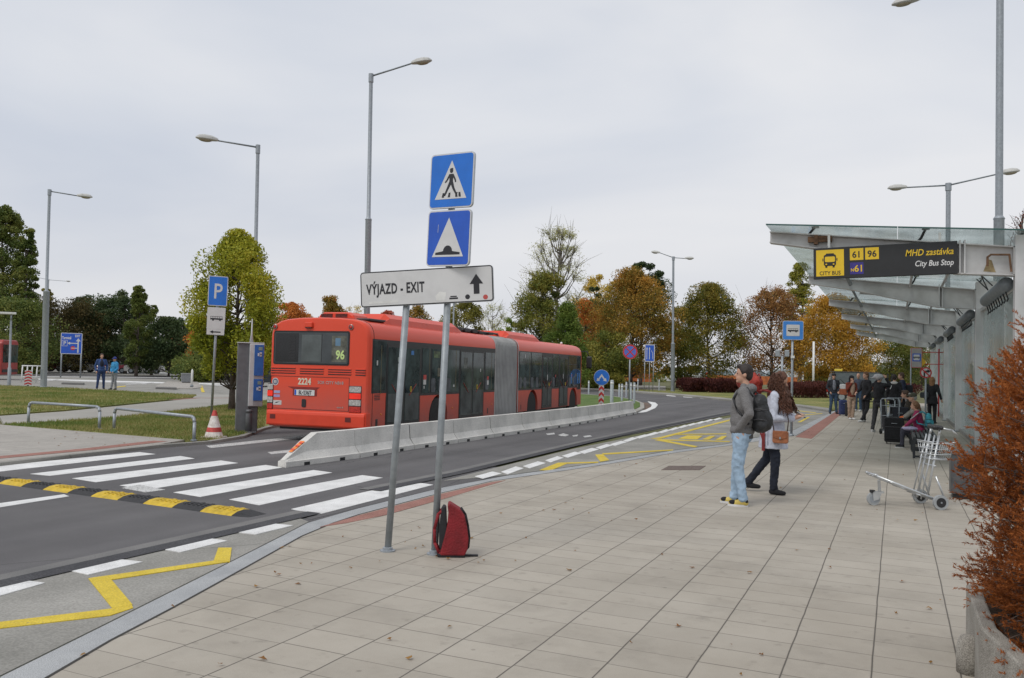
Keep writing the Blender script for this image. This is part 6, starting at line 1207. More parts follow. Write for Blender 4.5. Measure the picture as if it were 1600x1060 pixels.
op=[(.42-PL.x,6.22-PL.y),(.42-PL.x,5.2-PL.y),(.56-PL.x,4.45-PL.y),(.85-PL.x,3.95-PL.y),(2.25-PL.x,3.95-PL.y),(2.25-PL.x,6.22-PL.y)]
ip=[(-.80,.72),(-.80,-.20),(-.66,-.90),(-.40,-1.37),(.86,-1.37),(.86,.72)]
pw=MB()
for i in range(6):
    j=(i+1)%6; a_,b_,c_,d_=op[i],op[j],ip[j],ip[i]
    pw.face([(*a_,0),(*b_,0),(*b_,.38),(*a_,.38)]); pw.face([(*a_,.38),(*b_,.38),(*c_,.38),(*d_,.38)]); pw.face([(*d_,.38),(*c_,.38),(*c_,.28),(*d_,.28)])
pwm=pw.build('planter_wall',pc,T); bm=bmesh.new(); bm.from_mesh(pwm.data); bmesh.ops.remove_doubles(bm,verts=bm.verts,dist=1e-4); bmesh.ops.recalc_face_normals(bm,faces=bm.faces); bm.to_mesh(pwm.data); bm.free(); bv=pwm.modifiers.new('b','BEVEL'); bv.width=.012; bv.segments=2
MB().prism(ip,'z',.25,.31).build('soil',surface('planter_soil',(.05,.035,.025),(.09,.06,.04),6,60,.4),T)
# ================================================================= people
skinm=mat('skin',(.52,.30,.21),.55,0,.08,12); skin2=mat('skin_tan',(.42,.23,.16),.55,0,.08,12)
def fabric(name,c,bump=.35,scale=14,var=.22,rough=.9): return mat(name,c,rough,0,var,scale,bump,18)
def V(*a): return Vector(a)
def person(label,loc,ang,H=1.75,lean=0,sit=False,J=None,top=None,topm=None,legm=None,shoem=None,hairm=None,hair='short',skin=None,vox=.017,fat=1.0,coat=0,headyaw=0,headpitch=0,fingers=False,shorts=False,rz=None,sleeve=1,name='person',hood=False,z=0,cap=None,solem=None):
    s=H/1.75; skin=skin or skinm; J=J or {}
    T=thing(name,label,'person',(loc[0],loc[1],z),heading(loc,ang) if rz is None else rz)
    hipz=.92 if not sit else .50; P={}
    P['pel']=V(0,0,hipz); sl=math.sin(rad(lean)); cl=math.cos(rad(lean))
    def tor(x,y,h): return V(x,y*cl+h*sl,hipz+h*cl-y*sl)
    P['wa']=tor(0,0,.14); P['ch']=tor(0,.0,.36); P['nk']=tor(0,-.01,.56); P['hd']=tor(0,.03,.715)
    for sd,k in ((-1,'L'),(1,'R')):
        P['sh'+k]=tor(sd*.175,0,.50); P['hip'+k]=V(sd*.09,0,hipz-.02)
        if sit: P['kn'+k]=V(sd*.12,.43,.50); P['an'+k]=V(sd*.12,.45,.09)
        else: P['kn'+k]=V(sd*.095,.02,.49); P['an'+k]=V(sd*.10,-.02,.09)
        P['el'+k]=P['sh'+k]+V(sd*.05,-.03,-.28); P['wr'+k]=P['el'+k]+V(sd*.01,.05,-.25)
    for k,v in J.items(): P[k]=V(*v)
    for k in P: P[k]=P[k]*s
    def S(x): return x*s
    f=fat; hd=P['hd']; R=Matrix.Rotation(rad(headyaw),3,'Z')@Matrix.Rotation(rad(-headpitch-lean*.3),3,'X')
    def hp(x,y,z): return hd+R@V(x,y,z)*s
    b=MB(); hq=R.to_quaternion()
    b.ball(hp(0,-.01,.03),(S(.076),S(.096),S(.098)),20,14,hq); b.ball(hp(0,.022,-.045),(S(.056),S(.066),S(.066)),16,12,hq); b.caps(hp(0,.088,.012),hp(0,.108,-.018),S(.009),S(.014),8); b.ball(hp(0,.083,-.052),(S(.024),S(.014),S(.009)),10,8,hq); b.ball(hp(0,.072,-.088),(S(.025),S(.02),S(.018)),10,8,hq)
    for sd in (-1,1): b.ball(hp(sd*.078,-.008,-.005),(S(.011),S(.02),S(.032)),10,8,hq)
    b.caps(P['nk']-V(0,0,.02),hp(0,-.015,-.06),S(.056),S(.05)); b.caps(P['ch'],P['nk'],S(.09*f),S(.06))
    b.caps(P['shL'],P['shR'],S(.055)); b.ball(P['ch'],(S(.15*f),S(.10*f),S(.19)),16,12); b.ball(P['wa'],(S(.13*f),S(.095*f),S(.15)),16,12); b.ball(P['pel'],(S(.155*f),S(.105*f),S(.12)),16,12)
    for k,sd in (('L',-1),('R',1)):
        b.caps(P['sh'+k],P['el'+k],S(.048),S(.038)); b.caps(P['el'+k],P['wr'+k],S(.038),S(.025))
        d=(P['wr'+k]-P['el'+k]).normalized(); side_=d.cross(V(0,1,0) if abs(d.y)<.8 else V(0,0,1)).normalized(); q=P['wr'+k]; dd=P.get('hand'+k,None)
        hdv=(dd.normalized() if dd is not None else (d+V(0,.15,0)).normalized()); side_=hdv.cross(V(0,0,1) if abs(hdv.z)<.7 else V(0,1,0)).normalized(); nrm=side_.cross(hdv)
        b.caps(q,q+hdv*S(.075),S(.024),S(.03))
        for i,(u,ln) in enumerate(((-.027,.055),(-.009,.068),(.009,.063),(.027,.048))):
            p0=q+hdv*S(.075)+side_*S(u); p1=p0+hdv*S(ln*.55)+nrm*S(-.008); p2=p1+(hdv*.7-nrm*.6).normalized()*S(ln*.55); b.caps(p0,p1,S(.0105),S(.0095),8); b.caps(p1,p2,S(.0095),S(.008),8)
        p0=q+hdv*S(.03)+side_*S(.022*-sd); p1=p0+(hdv+side_*-sd*.8).normalized()*S(.04); b.caps(p0,p1,S(.013),S(.011),8); b.caps(p1,p1+hdv*S(.025),S(.011),S(.009),8)
        b.caps(P['hip'+k],P['kn'+k],S(.082*f),S(.055)); b.caps(P['kn'+k],P['an'+k],S(.054),S(.037)); b.caps(P['an'+k]-V(0,0,S(.03)),P['an'+k]+V(0,S(.06),-S(.045)),S(.034),S(.024))
    blob(b,'body',skin,T,vox,2)
    # trousers
    c=MB(); o=.016
    if legm:
        f=1+(fat-1)*.4; c.ball(P['pel'],(S(.155*f+o),S(.105*f+o),S(.12)),18,12); c.ball(P['pel']-V(0,0,S(.06)),(S(.145*f+o),S(.105*f+o),S(.09)),18,12)
        for k in 'LR':
            c.caps(P['hip'+k],P['kn'+k],S(.088*f+o*.5),S(.062+o*.5)); 
            if not shorts: c.caps(P['kn'+k],P['an'+k]+V(0,-.005,.0),S(.062+o*.4),S(.048+o*.3)); c.tube(P['an'+k]+V(0,0,S(.05)),P['an'+k]+V(0,.0,-S(.01)),S(.056),S(.062),14)
        blob(c,'trousers',legm,T,vox,2,.028*s,.05*s); f=fat
    # shoes
    sm=shoem or black
    for k,sd in (('L',-1),('R',1)):
        q=MB(); a_=P['an'+k]; fd=V(*(P['foot'+k] if 'foot'+k in P else (sd*.12,1,0))).normalized(); zf=max(a_.z-S(.09),0); 
        g=a_-V(0,0,S(.09)); q.caps(g+V(0,0,S(.045))-fd*S(.03),g+V(0,0,S(.045))+fd*S(.05),S(.042),S(.042)); q.caps(g+V(0,0,S(.04))+fd*S(.05),g+V(0,0,S(.034))+fd*S(.145),S(.042),S(.031)); q.caps(g+V(0,0,S(.05))-fd*S(.02),g+V(0,0,S(.10)),S(.042),S(.042))
        so_=blob(q,'shoe',sm,T,min(vox,.014),2)
        if solem:
            q2=MB(); g=a_-V(0,0,S(.09)); sx_=fd.cross(V(0,0,1)); pr=[]
            for i in range(20):
                t=2*PI*i/20; u=math.cos(t)*.125+.057; w_=math.sin(t)*.044; pr.append(g+fd*S(u)+sx_*S(w_))
            n=len(pr); q2.face([p+V(0,0,S(.0)) for p in pr][::-1]); q2.face([p+V(0,0,S(.026)) for p in pr])
            for i in range(n): j=(i+1)%n; q2.face([pr[i],pr[j],pr[j]+V(0,0,S(.026)),pr[i]+V(0,0,S(.026))])
            q2.build('sole',solem,so_,True)
    # top
    if topm:
        t=MB(); o=.02*(1.25 if coat else 1); t.caps(P['shL']+V(.01,0,0),P['shR']-V(.01,0,0),S(.062+o*.4)); t.ball(P['ch'],(S(.152*f+o),S(.108*f+o),S(.2)),20,14); t.ball(P['wa'],(S(.138*f+o),S(.104*f+o),S(.16)),20,14)
        t.caps(P['wa'],P['ch'],S(.115*f+o)); t.ball(P['nk']-V(0,0,S(.01)),(S(.085),S(.08),S(.05)),14,10)
        hem=P['pel']-V(0,0,S(coat if coat else .03))
        if coat and not sit:
            rg=[]
            for zc,rx,ry in ((P['wa'].z,.135,.10),(P['pel'].z+S(.06),.160,.118),(P['pel'].z-S(.06),.178,.140),(hem.z-S(.02),.198,.168)):
                rg.append([V((S(rx)*f+o)*math.cos(2*PI*i/28)*(1+.035*math.sin(i*5)),(S(ry)*f+o)*math.sin(2*PI*i/28)*(1+.04*math.sin(i*3+1)),zc) for i in range(28)])
            for r0,r1 in zip(rg,rg[1:]):
                for i in range(28): j=(i+1)%28; t.face([r0[i],r0[j],r1[j],r1[i]])
            t.face(rg[0][::-1]); t.face(rg[-1])
        elif coat: 
            for k in 'LR': t.caps(P['hip'+k],P['hip'+k].lerp(P['kn'+k],min(1,coat*2)),S(.10*f+o),S(.085+o))
            t.ball(P['pel'],(S(.165*f+o),S(.12*f+o),S(.12)),18,12)
        else: t.ball(P['pel']+V(0,0,S(.02)),(S(.152*f+o),S(.112*f+o),S(.085)),20,12)
        for k in 'LR':
            t.caps(P['sh'+k],P['el'+k],S(.06+o*.4),S(.050+o*.3)); 
            if sleeve: t.caps(P['el'+k],P['el'+k].lerp(P['wr'+k],.93),S(.050+o*.3),S(.040+o*.2))
        if hood: t.ball(P['nk']+V(0,-S(.06),-S(.01)),(S(.10),S(.075),S(.06)),16,10); t.caps(P['nk']+V(-S(.05),S(.02),S(.01)),P['nk']+V(S(.05),S(.02),S(.01)),S(.045)) 
        blob(t,'jacket' if coat or top=='jacket' else (top or 'jumper'),topm,T,vox,2,.02*s,.09*s)
    # hair
    hm=hairm or mat('hair_brown',(.05,.03,.02),.7,0,.4,40,.25,120)
    if hair!='bald':
        h=MB(); h.ball(hp(0,-.022,.045),(S(.086),S(.098),S(.098)),20,14,hq)
        if hair=='short': h.ball(hp(0,-.055,-.005),(S(.074),S(.062),S(.075)),16,12,hq); h.ball(hp(0,.05,.105),(S(.05),S(.04),S(.03)),12,8,hq); [h.caps(hp(sd*.075,.0,.05),hp(sd*.077,.005,.0),S(.012),S(.008),8) for sd in (-1,1)]
        else:
            h.ball(hp(0,-.05,.0),(S(.092),S(.08),S(.11)),18,12,hq); hair=='curly' and [h.ball(hd+V(x,y,z)*s,(S(r),S(r),S(r*1.2)),14,10) for x,y,z,r in ((-.07,-.03,.0,.065),(.07,-.03,.0,.065),(.088,.03,-.08,.066),(-.088,.03,-.08,.066),(.115,.06,-.19,.066),(-.115,.06,-.19,.066),(.125,.09,-.30,.056),(-.125,.09,-.30,.056),(.115,.11,-.38,.038),(-.115,.11,-.38,.038),(0,-.09,-.06,.09),(0,-.10,-.2,.09),(0,-.11,-.30,.06))]
            L_={'long':.30,'bob':.12,'pony':.05,'curly':.42}[hair]
            for i in range(8 if hair!='curly' else 12):
                a=PI+PI*(i/(7 if hair!='curly' else 11)); x,y=math.cos(a)*.075,math.sin(a)*.075-.01; p0=hp(x,y,.03); h.caps(p0,p0+V(0,-.02*s,-S(L_)*(1-.1*(i%3))),S(.036 if hair!='curly' else .045),S(.02 if hair!='curly' else .034))
            if hair=='pony': h.caps(hp(0,-.11,.03),hp(0,-.15,-.12),S(.035),S(.018))
        ho=blob(h,'hair',hm,T,min(vox,.014),1,.022*s if hair=='curly' else .01*s,.03*s)
        if hair=='curly':      # loose curls round the mass
            q=MB(); rr=random.Random(4)
            for i in range(750):
                a=rr.uniform(PI*.80,PI*2.20); x,y=math.cos(a)*.142,math.sin(a)*.125-.015; z0=rr.uniform(-.37,.125); zf=max(0,1-abs(z0-.03)*1.2) if z0>.03 else 1
                if z0>.03: k_=math.sqrt(max(0,1-((z0-.03)/.12)**2)); x*=k_; y*=k_
                x*=1+max(0,-z0)*1.4; y+=max(0,-z0)*.35; p=hd+V(x,y,z0)*s; pts=[]; ln=rr.uniform(.07,.15); ph=rr.random()*6; am=rr.uniform(.006,.014)
                for j in range(9): u=j/8; pts.append(p+V(am*math.cos(ph+u*9)+x*.25*u,am*math.sin(ph+u*9)+y*.25*u,-ln*u)*s)
                q.path(pts,.0035*s,4) if 0 else [q.tube(pts[j],pts[j+1],.0052*s,.004*s,4,False) for j in range(8)]
            q.build('loose_curls',hm,ho,True)
    if cap:
        q=MB(); q.ball(hp(0,-.015,.06),(S(.094),S(.108),S(.082)),20,12,hq); q.ball(hp(0,.10,.058),(S(.062),S(.06),S(.012)),16,8,hq); blob(q,'cap',cap,T,min(vox,.012),1)
    e=MB()
    for sd in (-1,1): e.ball(hp(sd*.030,.080,.014),(S(.012),S(.007),S(.006)),10,6)
    e.build('eyes',mat('eye_dark',(.03,.02,.018),.3),T,True)
    return T,P,s
denim=mat('light_washed_denim',(.33,.45,.58),.9,0,.16,5,.5,14); navyd=fabric('navy_leggings',(.013,.017,.03),.3,12,.2); jean=fabric('dark_blue_jeans',(.04,.075,.13),.5,10,.3)
hoodm=mat('heather_grey_hoodie',(.185,.18,.18),.95,0,.35,200,.5,60); coatm=mat('pale_blue_coat_cloth',(.50,.53,.62),.85,0,.12,25,.25,14)
blackf=fabric('black_cloth',(.014,.014,.017)); greyf=fabric('charcoal_trousers',(.05,.05,.055)); beige=fabric('beige_knit',(.38,.27,.20)); 
# ---- man in the grey hoodie
L1=G(1158,790)
MT,MP,Ms=person('young man in a grey hoodie and light jeans, hands in his pockets',L1,-97,1.80,lean=-3,
  J={'knL':(-.10,.03,.50),'anL':(-.09,-.03,.09),'knR':(.10,.07,.50),'anR':(.09,.10,.09),'elL':(-.285,-.12,1.16),'wrL':(-.165,.035,.945),'elR':(.285,-.12,1.16),'wrR':(.165,.035,.945),'handL':(.75,.2,-1),'handR':(-.75,.2,-1),'footL':(-.05,1,0),'footR':(.15,1,0)},
  topm=hoodm,top='hoodie',fat=1.2,legm=denim,shoem=mat('shoe_yellow',(.55,.42,.10),.7),solem=mat('sole_white',(.62,.62,.62),.6),hairm=mat('hair_dark_brown',(.022,.014,.011),.6,0,.3,60,.2,150),vox=.0115,hood=True,headyaw=12,headpitch=0)
q=MB()
for k in 'LR':
    g=MP['an'+k]; fd=(V(-.05,1,0) if k=='L' else V(.15,1,0)).normalized(); c_=g+fd*.125
    q.ball((c_.x,c_.y,.046),(.043,.050,.034),14,8); c_=g-fd*.042; q.ball((c_.x,c_.y,.062),(.041,.028,.040),12,8)
    q.build('shoe_black_panels',blackf,MT,True); q=MB()
q=MB(); q.lathe([(.155,0),(.163,.012),(.163,.05),(.155,.062)],24); o=q.build('hem_band',mat('hoodie_rib',(.10,.10,.103),.95,0,.3,60),MT,True,loc=(0,-.01,.865)); o.scale=(1,.78,1)
# black backpack
def backpack(label,loc,rz,m,name='backpack',w=.29,h=.48,d=.19,cat='backpack',straps=True,lid=None,strapm=None,st=None):
    T=thing(name,label,cat,loc,rz); b=MB(); st=st or h*.97
    b.ball((0,-d*.5,h*.42),(w*.5,d*.52,h*.42),20,14); b.ball((0,-d*.5,h*.2),(w*.52,d*.55,h*.22),20,12); b.ball((0,-d*.42,h*.75),(w*.43,d*.45,h*.24),20,12); b.ball((0,-d*.95,h*.3),(w*.36,d*.22,h*.24),16,10)
    bag=blob(b,'bag_body',m,T,.014,2,.02,.08)
    if lid: c=MB(); c.ball((0,-d*.5,h*.86),(w*.5,d*.55,h*.17),18,10); c.ball((0,-d*.55,h*.97),(w*.34,d*.4,h*.12),16,8); blob(c,'lid',lid,T,.014,2,.03,.06)
    q=MB()
    for s in (-1,1): q.path([(s*w*.3,-.02,min(h*.9,st-.02)),(s*w*.36,.05,st),(s*w*.40,.15,st-.02),(s*w*.46,.215,st-.14),(s*w*.5,.17,st-.27),(s*w*.5,.02,h*.2)],.016,8)
    q.build('shoulder_straps',strapm or m,T,True)
    q=MB(); 
    for s in (-1,1):
        for hh in (.32,.58): MB().path([(s*w*.47,-.01,h*hh),(s*w*.53,-d*.45,h*(hh+.03)),(s*w*.42,-d*.9,h*hh)],.007,5).build('compression_strap',mat('webbing_grey',(.05,.05,.055),.6),T,True)
        q.path([(0,-.01,h*.95),(0,-.04,h*1.04),(0,-.08,h*.97)],.01,6); q.build('webbing',strapm or black,T,True); return T
bpm=mat('backpack_black_nylon',(.020,.021,.024),.55,0,.3,9,.6,22)
backpack('black nylon backpack worn by the young man in the grey hoodie',(L1.x,L1.y,0)+() if 0 else (L1+Vector((0,0,.95))+Matrix.Rotation(MT.rotation_euler[2],3,'Z')@V(0,-.12,0)),MT.rotation_euler[2],bpm,h=.50,w=.33,d=.22,st=.56)
# ---- woman with long curly hair
L2=G(1207,772)
WT,WP,Ws=person('woman with long curly brown hair in a pale blue coat looking at a phone',L2,80,1.72,lean=5,
  J={'knL':(-.09,-.10,.50),'anL':(-.09,-.36,.13),'knR':(.09,.05,.50),'anR':(.08,.03,.09),'elL':(-.23,.06,1.13),'wrL':(-.09,.29,1.12),'elR':(.24,.04,1.10),'wrR':(.08,.30,1.10),'handL':(.12,.5,.25),'handR':(-.05,.5,.25),'footR':(.1,1,0)},
  topm=coatm,legm=navyd,shoem=blackf,coat=.24,hair='curly',hairm=mat('hair_auburn_brown',(.115,.045,.024),.6,0,.5,50,.5,120),vox=.0115,headpitch=24,headyaw=4,fat=1.08)
mz=Matrix.Rotation(WT.rotation_euler[2],3,'Z')
wl=lambda x,y,z: L2+mz@V(x,y,z)
phn=thing('smartphone','black smartphone in the hands of the woman in the pale blue coat','phone',wl(.0,.375,1.135),WT.rotation_euler[2],None,(rad(-35),0)); MB().prism(rrect(.072,.145,.01),'z',-.004,.004).build('phone_body',black,phn); MB().prism(rrect(.064,.125,.006),'z',.0042,.005).build('screen',mat('screen_dark',(.03,.035,.05),.1),phn)
redm=mat('hiking_pack_red',(.34,.032,.018),.6,0,.3,8,.6,20)
rp=backpack('large red hiking rucksack on the back of the woman in the pale blue coat',wl(0,-.17,.95),WT.rotation_euler[2],redm,name='hiking_rucksack',st=.52,w=.40,h=.72,d=.34,cat='rucksack',lid=redm,strapm=mat('strap_dark_red',(.18,.02,.018),.7))
q=MB(); q.path([(.19,-.05,.12),(.215,-.0,.02),(.225,.05,-.12),(.225,.09,-.25)],.012,6); q.path([(.19,-.02,.3),(.20,-.06,.1)],.014,6); q.box((.21,.055,-.33),(.228,.095,-.05)); q.build('hanging_strap',mat('strap_red',(.20,.02,.02),.7),rp)
hbm=mat('tan_leather',(.33,.12,.05),.5,0,.2,20,.2,60)
hb_=thing('handbag','small tan leather handbag hanging at the hip of the woman in the pale blue coat','handbag',wl(.235,.14,.74),WT.rotation_euler[2],None,(0,0)); hbb=MB().prism(rrect(.21,.17,.03,0,.085),'x',-.035,.04)
hbb=hbb.build('bag_body',hbm,hb_,bevel=.012); MB().prism([(-.10,.175),(.10,.175),(.09,.08),(0,.055),(-.09,.08)],'x',.042,.05).build('flap',mat('tan_leather_flap',(.30,.105,.045),.5,0,.2,20),hb_,bevel=.004); MB().box((.05,-.008,.06),(.056,.012,.09)).build('clasp',galv,hb_)
q=MB(); q.path([(0,-.09,.17),(-.02,-.12,.30),(-.10,-.19,.48)],.008,6); q.path([(0,.09,.17),(-.02,.10,.32),(-.06,.06,.48)],.008,6); q.build('bag_strap',mat('strap_brown_black',(.05,.025,.018),.6),hb_,True)
q=MB(); q.box((.232,-.035,.70),(.2365,-.03,1.0)); q.build('coat_seam',mat('coat_seam_navy',(.05,.06,.12),.8),WT)
# ---- two men on the left
p=G(157,608.5); person('man in dark blue jacket, dark vest and blue trousers standing by the left lawn',p,10,1.92,J={'anL':(-.14,-.02,.09),'anR':(.16,0,.09),'knL':(-.12,.02,.49),'knR':(.13,.02,.49),'elL':(-.27,-.04,1.13),'elR':(.27,-.04,1.13),'wrL':(-.24,.08,.90),'wrR':(.24,.08,.90)},topm=fabric('blue_jacket',(.035,.075,.21)),top='jacket',legm=fabric('navy_trousers',(.03,.055,.15)),vox=.02,fat=1.12)
o=MB(); o.ball((0,.03,1.36),(.13,.16,.26),14,10); o.build('dark_vest',fabric('dark_vest',(.012,.014,.03)),bpy.data.objects[bpy.data.objects.find('person')] if 0 else [x for x in bpy.data.objects if x.get('label','').startswith('man in dark blue jacket')][0],True)
p=G(178,609.5); person('man in light blue hooded jacket, grey trousers and blue cap standing by the left lawn',p,-50,1.75,J={'elL':(-.24,.02,1.12),'wrL':(-.12,.16,.98),'elR':(.24,.02,1.12),'wrR':(.12,.16,.98),'anR':(.1,.1,.09)},topm=fabric('bright_blue_jacket',(.04,.25,.50)),top='jacket',legm=fabric('pale_grey_trousers',(.24,.25,.27)),vox=.02,fat=1.1,cap=fabric('blue_cap',(.03,.05,.25)),hood=True,headpitch=10)
# ---- waiting group
wshoe=mat('white_trainers',(.6,.6,.6),.6)
p=G(1302,647); person('man in dark cap, dark jacket and jeans, leftmost of the waiting group',p,15,1.78,topm=fabric('dark_jacket',(.02,.024,.032)),top='jacket',legm=jean,shoem=blackf,cap=blackf,vox=.018,fat=1.1,J={'elL':(-.27,-.02,1.14),'wrL':(-.18,.14,.98),'elR':(.27,-.02,1.14),'wrR':(.18,.12,.96),'anL':(-.14,0,.09),'anR':(.14,0,.09)})
MB().ball((0,.06,1.24),(.095,.118,.27),14,10).build('grey_shirt',fabric('grey_shirt',(.16,.17,.20)),[x for x in bpy.data.objects if x.get('label','').startswith('man in dark cap')][0],True)
p=G(1330,656); WB=person('woman in beige jumpsuit, rust red jacket and dark hat raising a hand to her face',p,30,1.70,J={'elR':(.22,.06,1.20),'wrR':(.07,.14,1.46),'elL':(-.18,.05,1.15),'wrL':(-.05,.22,1.05),'anL':(-.03,.05,.09),'anR':(.06,-.03,.09),'knL':(-.06,.06,.49)},topm=fabric('rust_red_jacket',(.16,.03,.015)),top='jacket',legm=beige,shoem=wshoe,hair='long',hairm=blackf,cap=blackf,vox=.018,lean=-2)[0]
MB().ball((0,.05,1.2),(.105,.115,.30),14,10).build('beige_top',beige,WB,True)
bk=G(1319,652); bkp=thing('tan_shoulder_bag','tan and white shoulder bag hanging behind the woman in the beige jumpsuit','handbag',(p.x-.30,p.y-.05,.95),heading(p,0)); MB().prism(rrect(.28,.24,.06,0,.12),'y',-.07,.07).build('bag_body',fabric('rust_bag',(.30,.09,.04)),bkp,bevel=.03); MB().prism(rrect(.26,.2,.06,0,.32),'y',-.06,.06).build('white_pouch',fabric('white_cloth',(.5,.5,.5)),bkp,bevel=.03); MB().path([(-.1,0,.4),(.1,.02,.6),(.2,.02,.55)],.012,6).build('bag_strap',black,bkp,True)
p=G(1341,643); person('bald man in dark clothes mostly hidden behind the woman in beige',p,-20,1.82,topm=fabric('slate_jacket',(.05,.06,.085)),top='jacket',legm=jean,shoem=wshoe,hair='bald',vox=.02)
p=G(1330,640); person('grey haired person half hidden behind the woman with the dark hat',p,160,1.70,topm=fabric('slate_jacket',(.05,.06,.085)),top='jacket',legm=blackf,hair='short',hairm=mat('hair_grey',(.35,.34,.32),.7),vox=.022)
p=G(1353,660); person('young man in long black coat and black trousers with white trainers',p,-55,1.84,topm=blackf,legm=blackf,shoem=wshoe,coat=.12,hairm=mat('hair_light_brown',(.14,.07,.035),.7),vox=.018,J={'elR':(.24,.06,1.15),'wrR':(.16,.25,1.05),'elL':(-.24,.0,1.15),'wrL':(-.2,.15,.95),'anL':(-.08,.22,.09),'anR':(.1,.0,.09)})
p=G(1373,676); MH=person('person in black jumper and charcoal trousers lifting a pale cap with both arms',p,150,1.78,topm=blackf,legm=greyf,shoem=wshoe,solem=wshoe,vox=.018,fat=1.05,J={'elL':(-.28,.16,1.40),'wrL':(-.10,.20,1.62),'elR':(.28,.16,1.40),'wrR':(.10,.20,1.62),'anL':(-.20,.0,.09),'anR':(.18,.0,.09),'knL':(-.15,.03,.49),'knR':(.14,.03,.49)},hairm=mat('hair_dark',(.03,.02,.015),.7))[0]
wcp=thing('pale_cap','pale grey cap held up by the person in the black jumper','cap',(p.x-.02,p.y-.02,1.66),heading(p,-90)); o_=MB(); o_.ball((0,0,.03),(.13,.15,.10),16,10); o_.ball((0,.15,.0),(.08,.09,.02),12,6); blob(o_,'cap_cloth',fabric('pale_grey_cloth',(.45,.44,.45)),wcp,.015,1); MB().box((-.04,.18,-.01),(.04,.22,.02)).build('peak_trim',black,wcp)
MB().path([(-.30,.0,1.42),(-.335,.02,1.30),(-.30,.03,1.26)] if 0 else [(.335,.03,1.33),(.33,.1,1.40),(.30,.17,1.47),(.2,.23,1.56)],.012,6).build('white_sleeve_stripe',wshoe,MH,True)
bo_=AtD(1398,33); p=G(1397,661); person('person in black padded coat with pale fur collar, back to the camera',p,170,1.78,topm=blackf,legm=blackf,coat=.1,shoem=black,hairm=mat('hair_dark',(.03,.02,.015),.7),vox=.02,fat=1.1); 
cl_=[x for x in bpy.data.objects if x.get('label','').startswith('person in black padded coat')][0]; MB().lathe([(.07,0),(.13,.02),(.13,.08),(.07,.11)],16,(0,-.0,1.42)).build('fur_collar',fabric('fur_white',(.55,.54,.52)),cl_,True)
p=G(1411,659); person('tall dark haired man in navy jacket with a dark bag, looking left behind the bench',p,-80,1.86,topm=fabric('navy_jacket',(.018,.024,.05)),top='jacket',legm=blackf,hairm=mat('hair_brown_mid',(.08,.045,.03),.7),vox=.018,lean=4); sp_=p
q_=thing('dark_shoulder_bag','dark bag on the back of the tall man in the navy jacket','bag',(p.x+.2,p.y+.02,1.0),heading(p,0)); MB().prism(rrect(.26,.42,.08,0,.2),'y',-.1,.1).build('bag_body',fabric('dark_navy_nylon',(.02,.022,.03)),q_,bevel=.04); MB().path([(-.1,0,.38),(-.2,0,.5)],.015,6).build('strap',black,q_,True)
# woman with fair hair in the black coat, seen from behind
p=G(1456,662); person('woman with long fair hair in a black coat walking away along the glass wall',p,165,1.72,topm=blackf,legm=blackf,coat=.16,hair='long',hairm=mat('hair_fair',(.28,.14,.06),.65,0,.3,40),vox=.018,J={'elR':(.27,-.06,1.15),'wrR':(.33,-.02,.93),'anL':(-.08,.1,.09)})
q_=thing('grey_shoulder_bag','grey bag at the left hip of the fair haired woman in the black coat','handbag',(p.x-.26,p.y-.1,.95),heading(p,0)); MB().prism(rrect(.3,.22,.06,0,.1),'y',-.07,.07).build('bag_body',fabric('grey_leather',(.05,.055,.06)),q_,bevel=.03); MB().path([(-.1,0,.2),(.1,0,.45)],.01,6).build('strap',black,q_,True)
# ---- benches along x=.56..1.2
bench_m=mat('bench_dark_grey',(.035,.038,.042),.5,.2,.2,9); slatm=mat('bench_slat_dark',(.055,.058,.06),.45,0,.2,12)
def bench(label,x,y,group='slatted benches by the glass wall'):
    T=thing('slatted_bench',label,'bench',(x,y,0),0,group); w,l,h=.50,1.75,.45
    for i in range(6): MB().box((-w/2+i*w/6+.008,0.0,h-.03),(-w/2+(i+1)*w/6-.022,l,h)).build('slat',slatm,T,bevel=.004)
    MB().box((-w/2,0,h-.085),(w/2,.05,h-.032)).box((-w/2,l-.05,h-.085),(w/2,l,h-.032)).box((-w/2,0.051,h-.085),(-w/2+.04,l-.051,h-.032)).box((w/2-.04,.051,h-.085),(w/2,l-.051,h-.032)).build('seat_frame',bench_m,T)
    for yy in (0,l-.05):
        for xx in (-w/2,w/2-.05): MB().box((xx,yy,0),(xx+.05,yy+.05,h-.086)).build('leg',bench_m,T)
        MB().box((-w/2+.051,yy+.01,.02),(w/2-.051,yy+.04,.06)).box((-w/2+.051,yy+.01,.20),(w/2-.051,yy+.04,.24)).build('stretcher',bench_m,T)
    return T
B1=G(1432,717); bench('nearest dark slatted bench next to the luggage cart',.58,19.75); bench('second dark slatted bench, the one the girl in pink sits on',.57,21.95); bench('third dark slatted bench under the seated old man',.57,24.2)
# seated people face -x (towards the road)
LRZ=PI/2
pinkm=fabric('raspberry_jacket',(.30,.025,.09)); 
GT,_,_=person('girl in a raspberry pink sports jacket sitting on the bench with a turquoise backpack',(.52,22.55),0,1.48,sit=True,rz=LRZ,topm=pinkm,top='jacket',legm=fabric('dark_leggings',(.05,.05,.07)),shoem=blackf,solem=wshoe,hair='pony',hairm=mat('hair_ginger',(.20,.10,.05),.7,0,.3,40),vox=.016,J={'elL':(-.22,.14,.82),'wrL':(-.12,.36,.62),'elR':(.22,.14,.82),'wrR':(.12,.36,.62)},lean=8,coat=.2)
q=MB(); q.path([(-.235,.03,.86),(-.24,.13,.76),(-.20,.2,.70)],.011,6); q.build('white_sleeve_stripe',wshoe,GT,True); MB().ball((-.05,.20,.47),(.2,.2,.06),14,8).build('lilac_coat_flap',fabric('lilac_cloth',(.42,.38,.55)),GT,True)
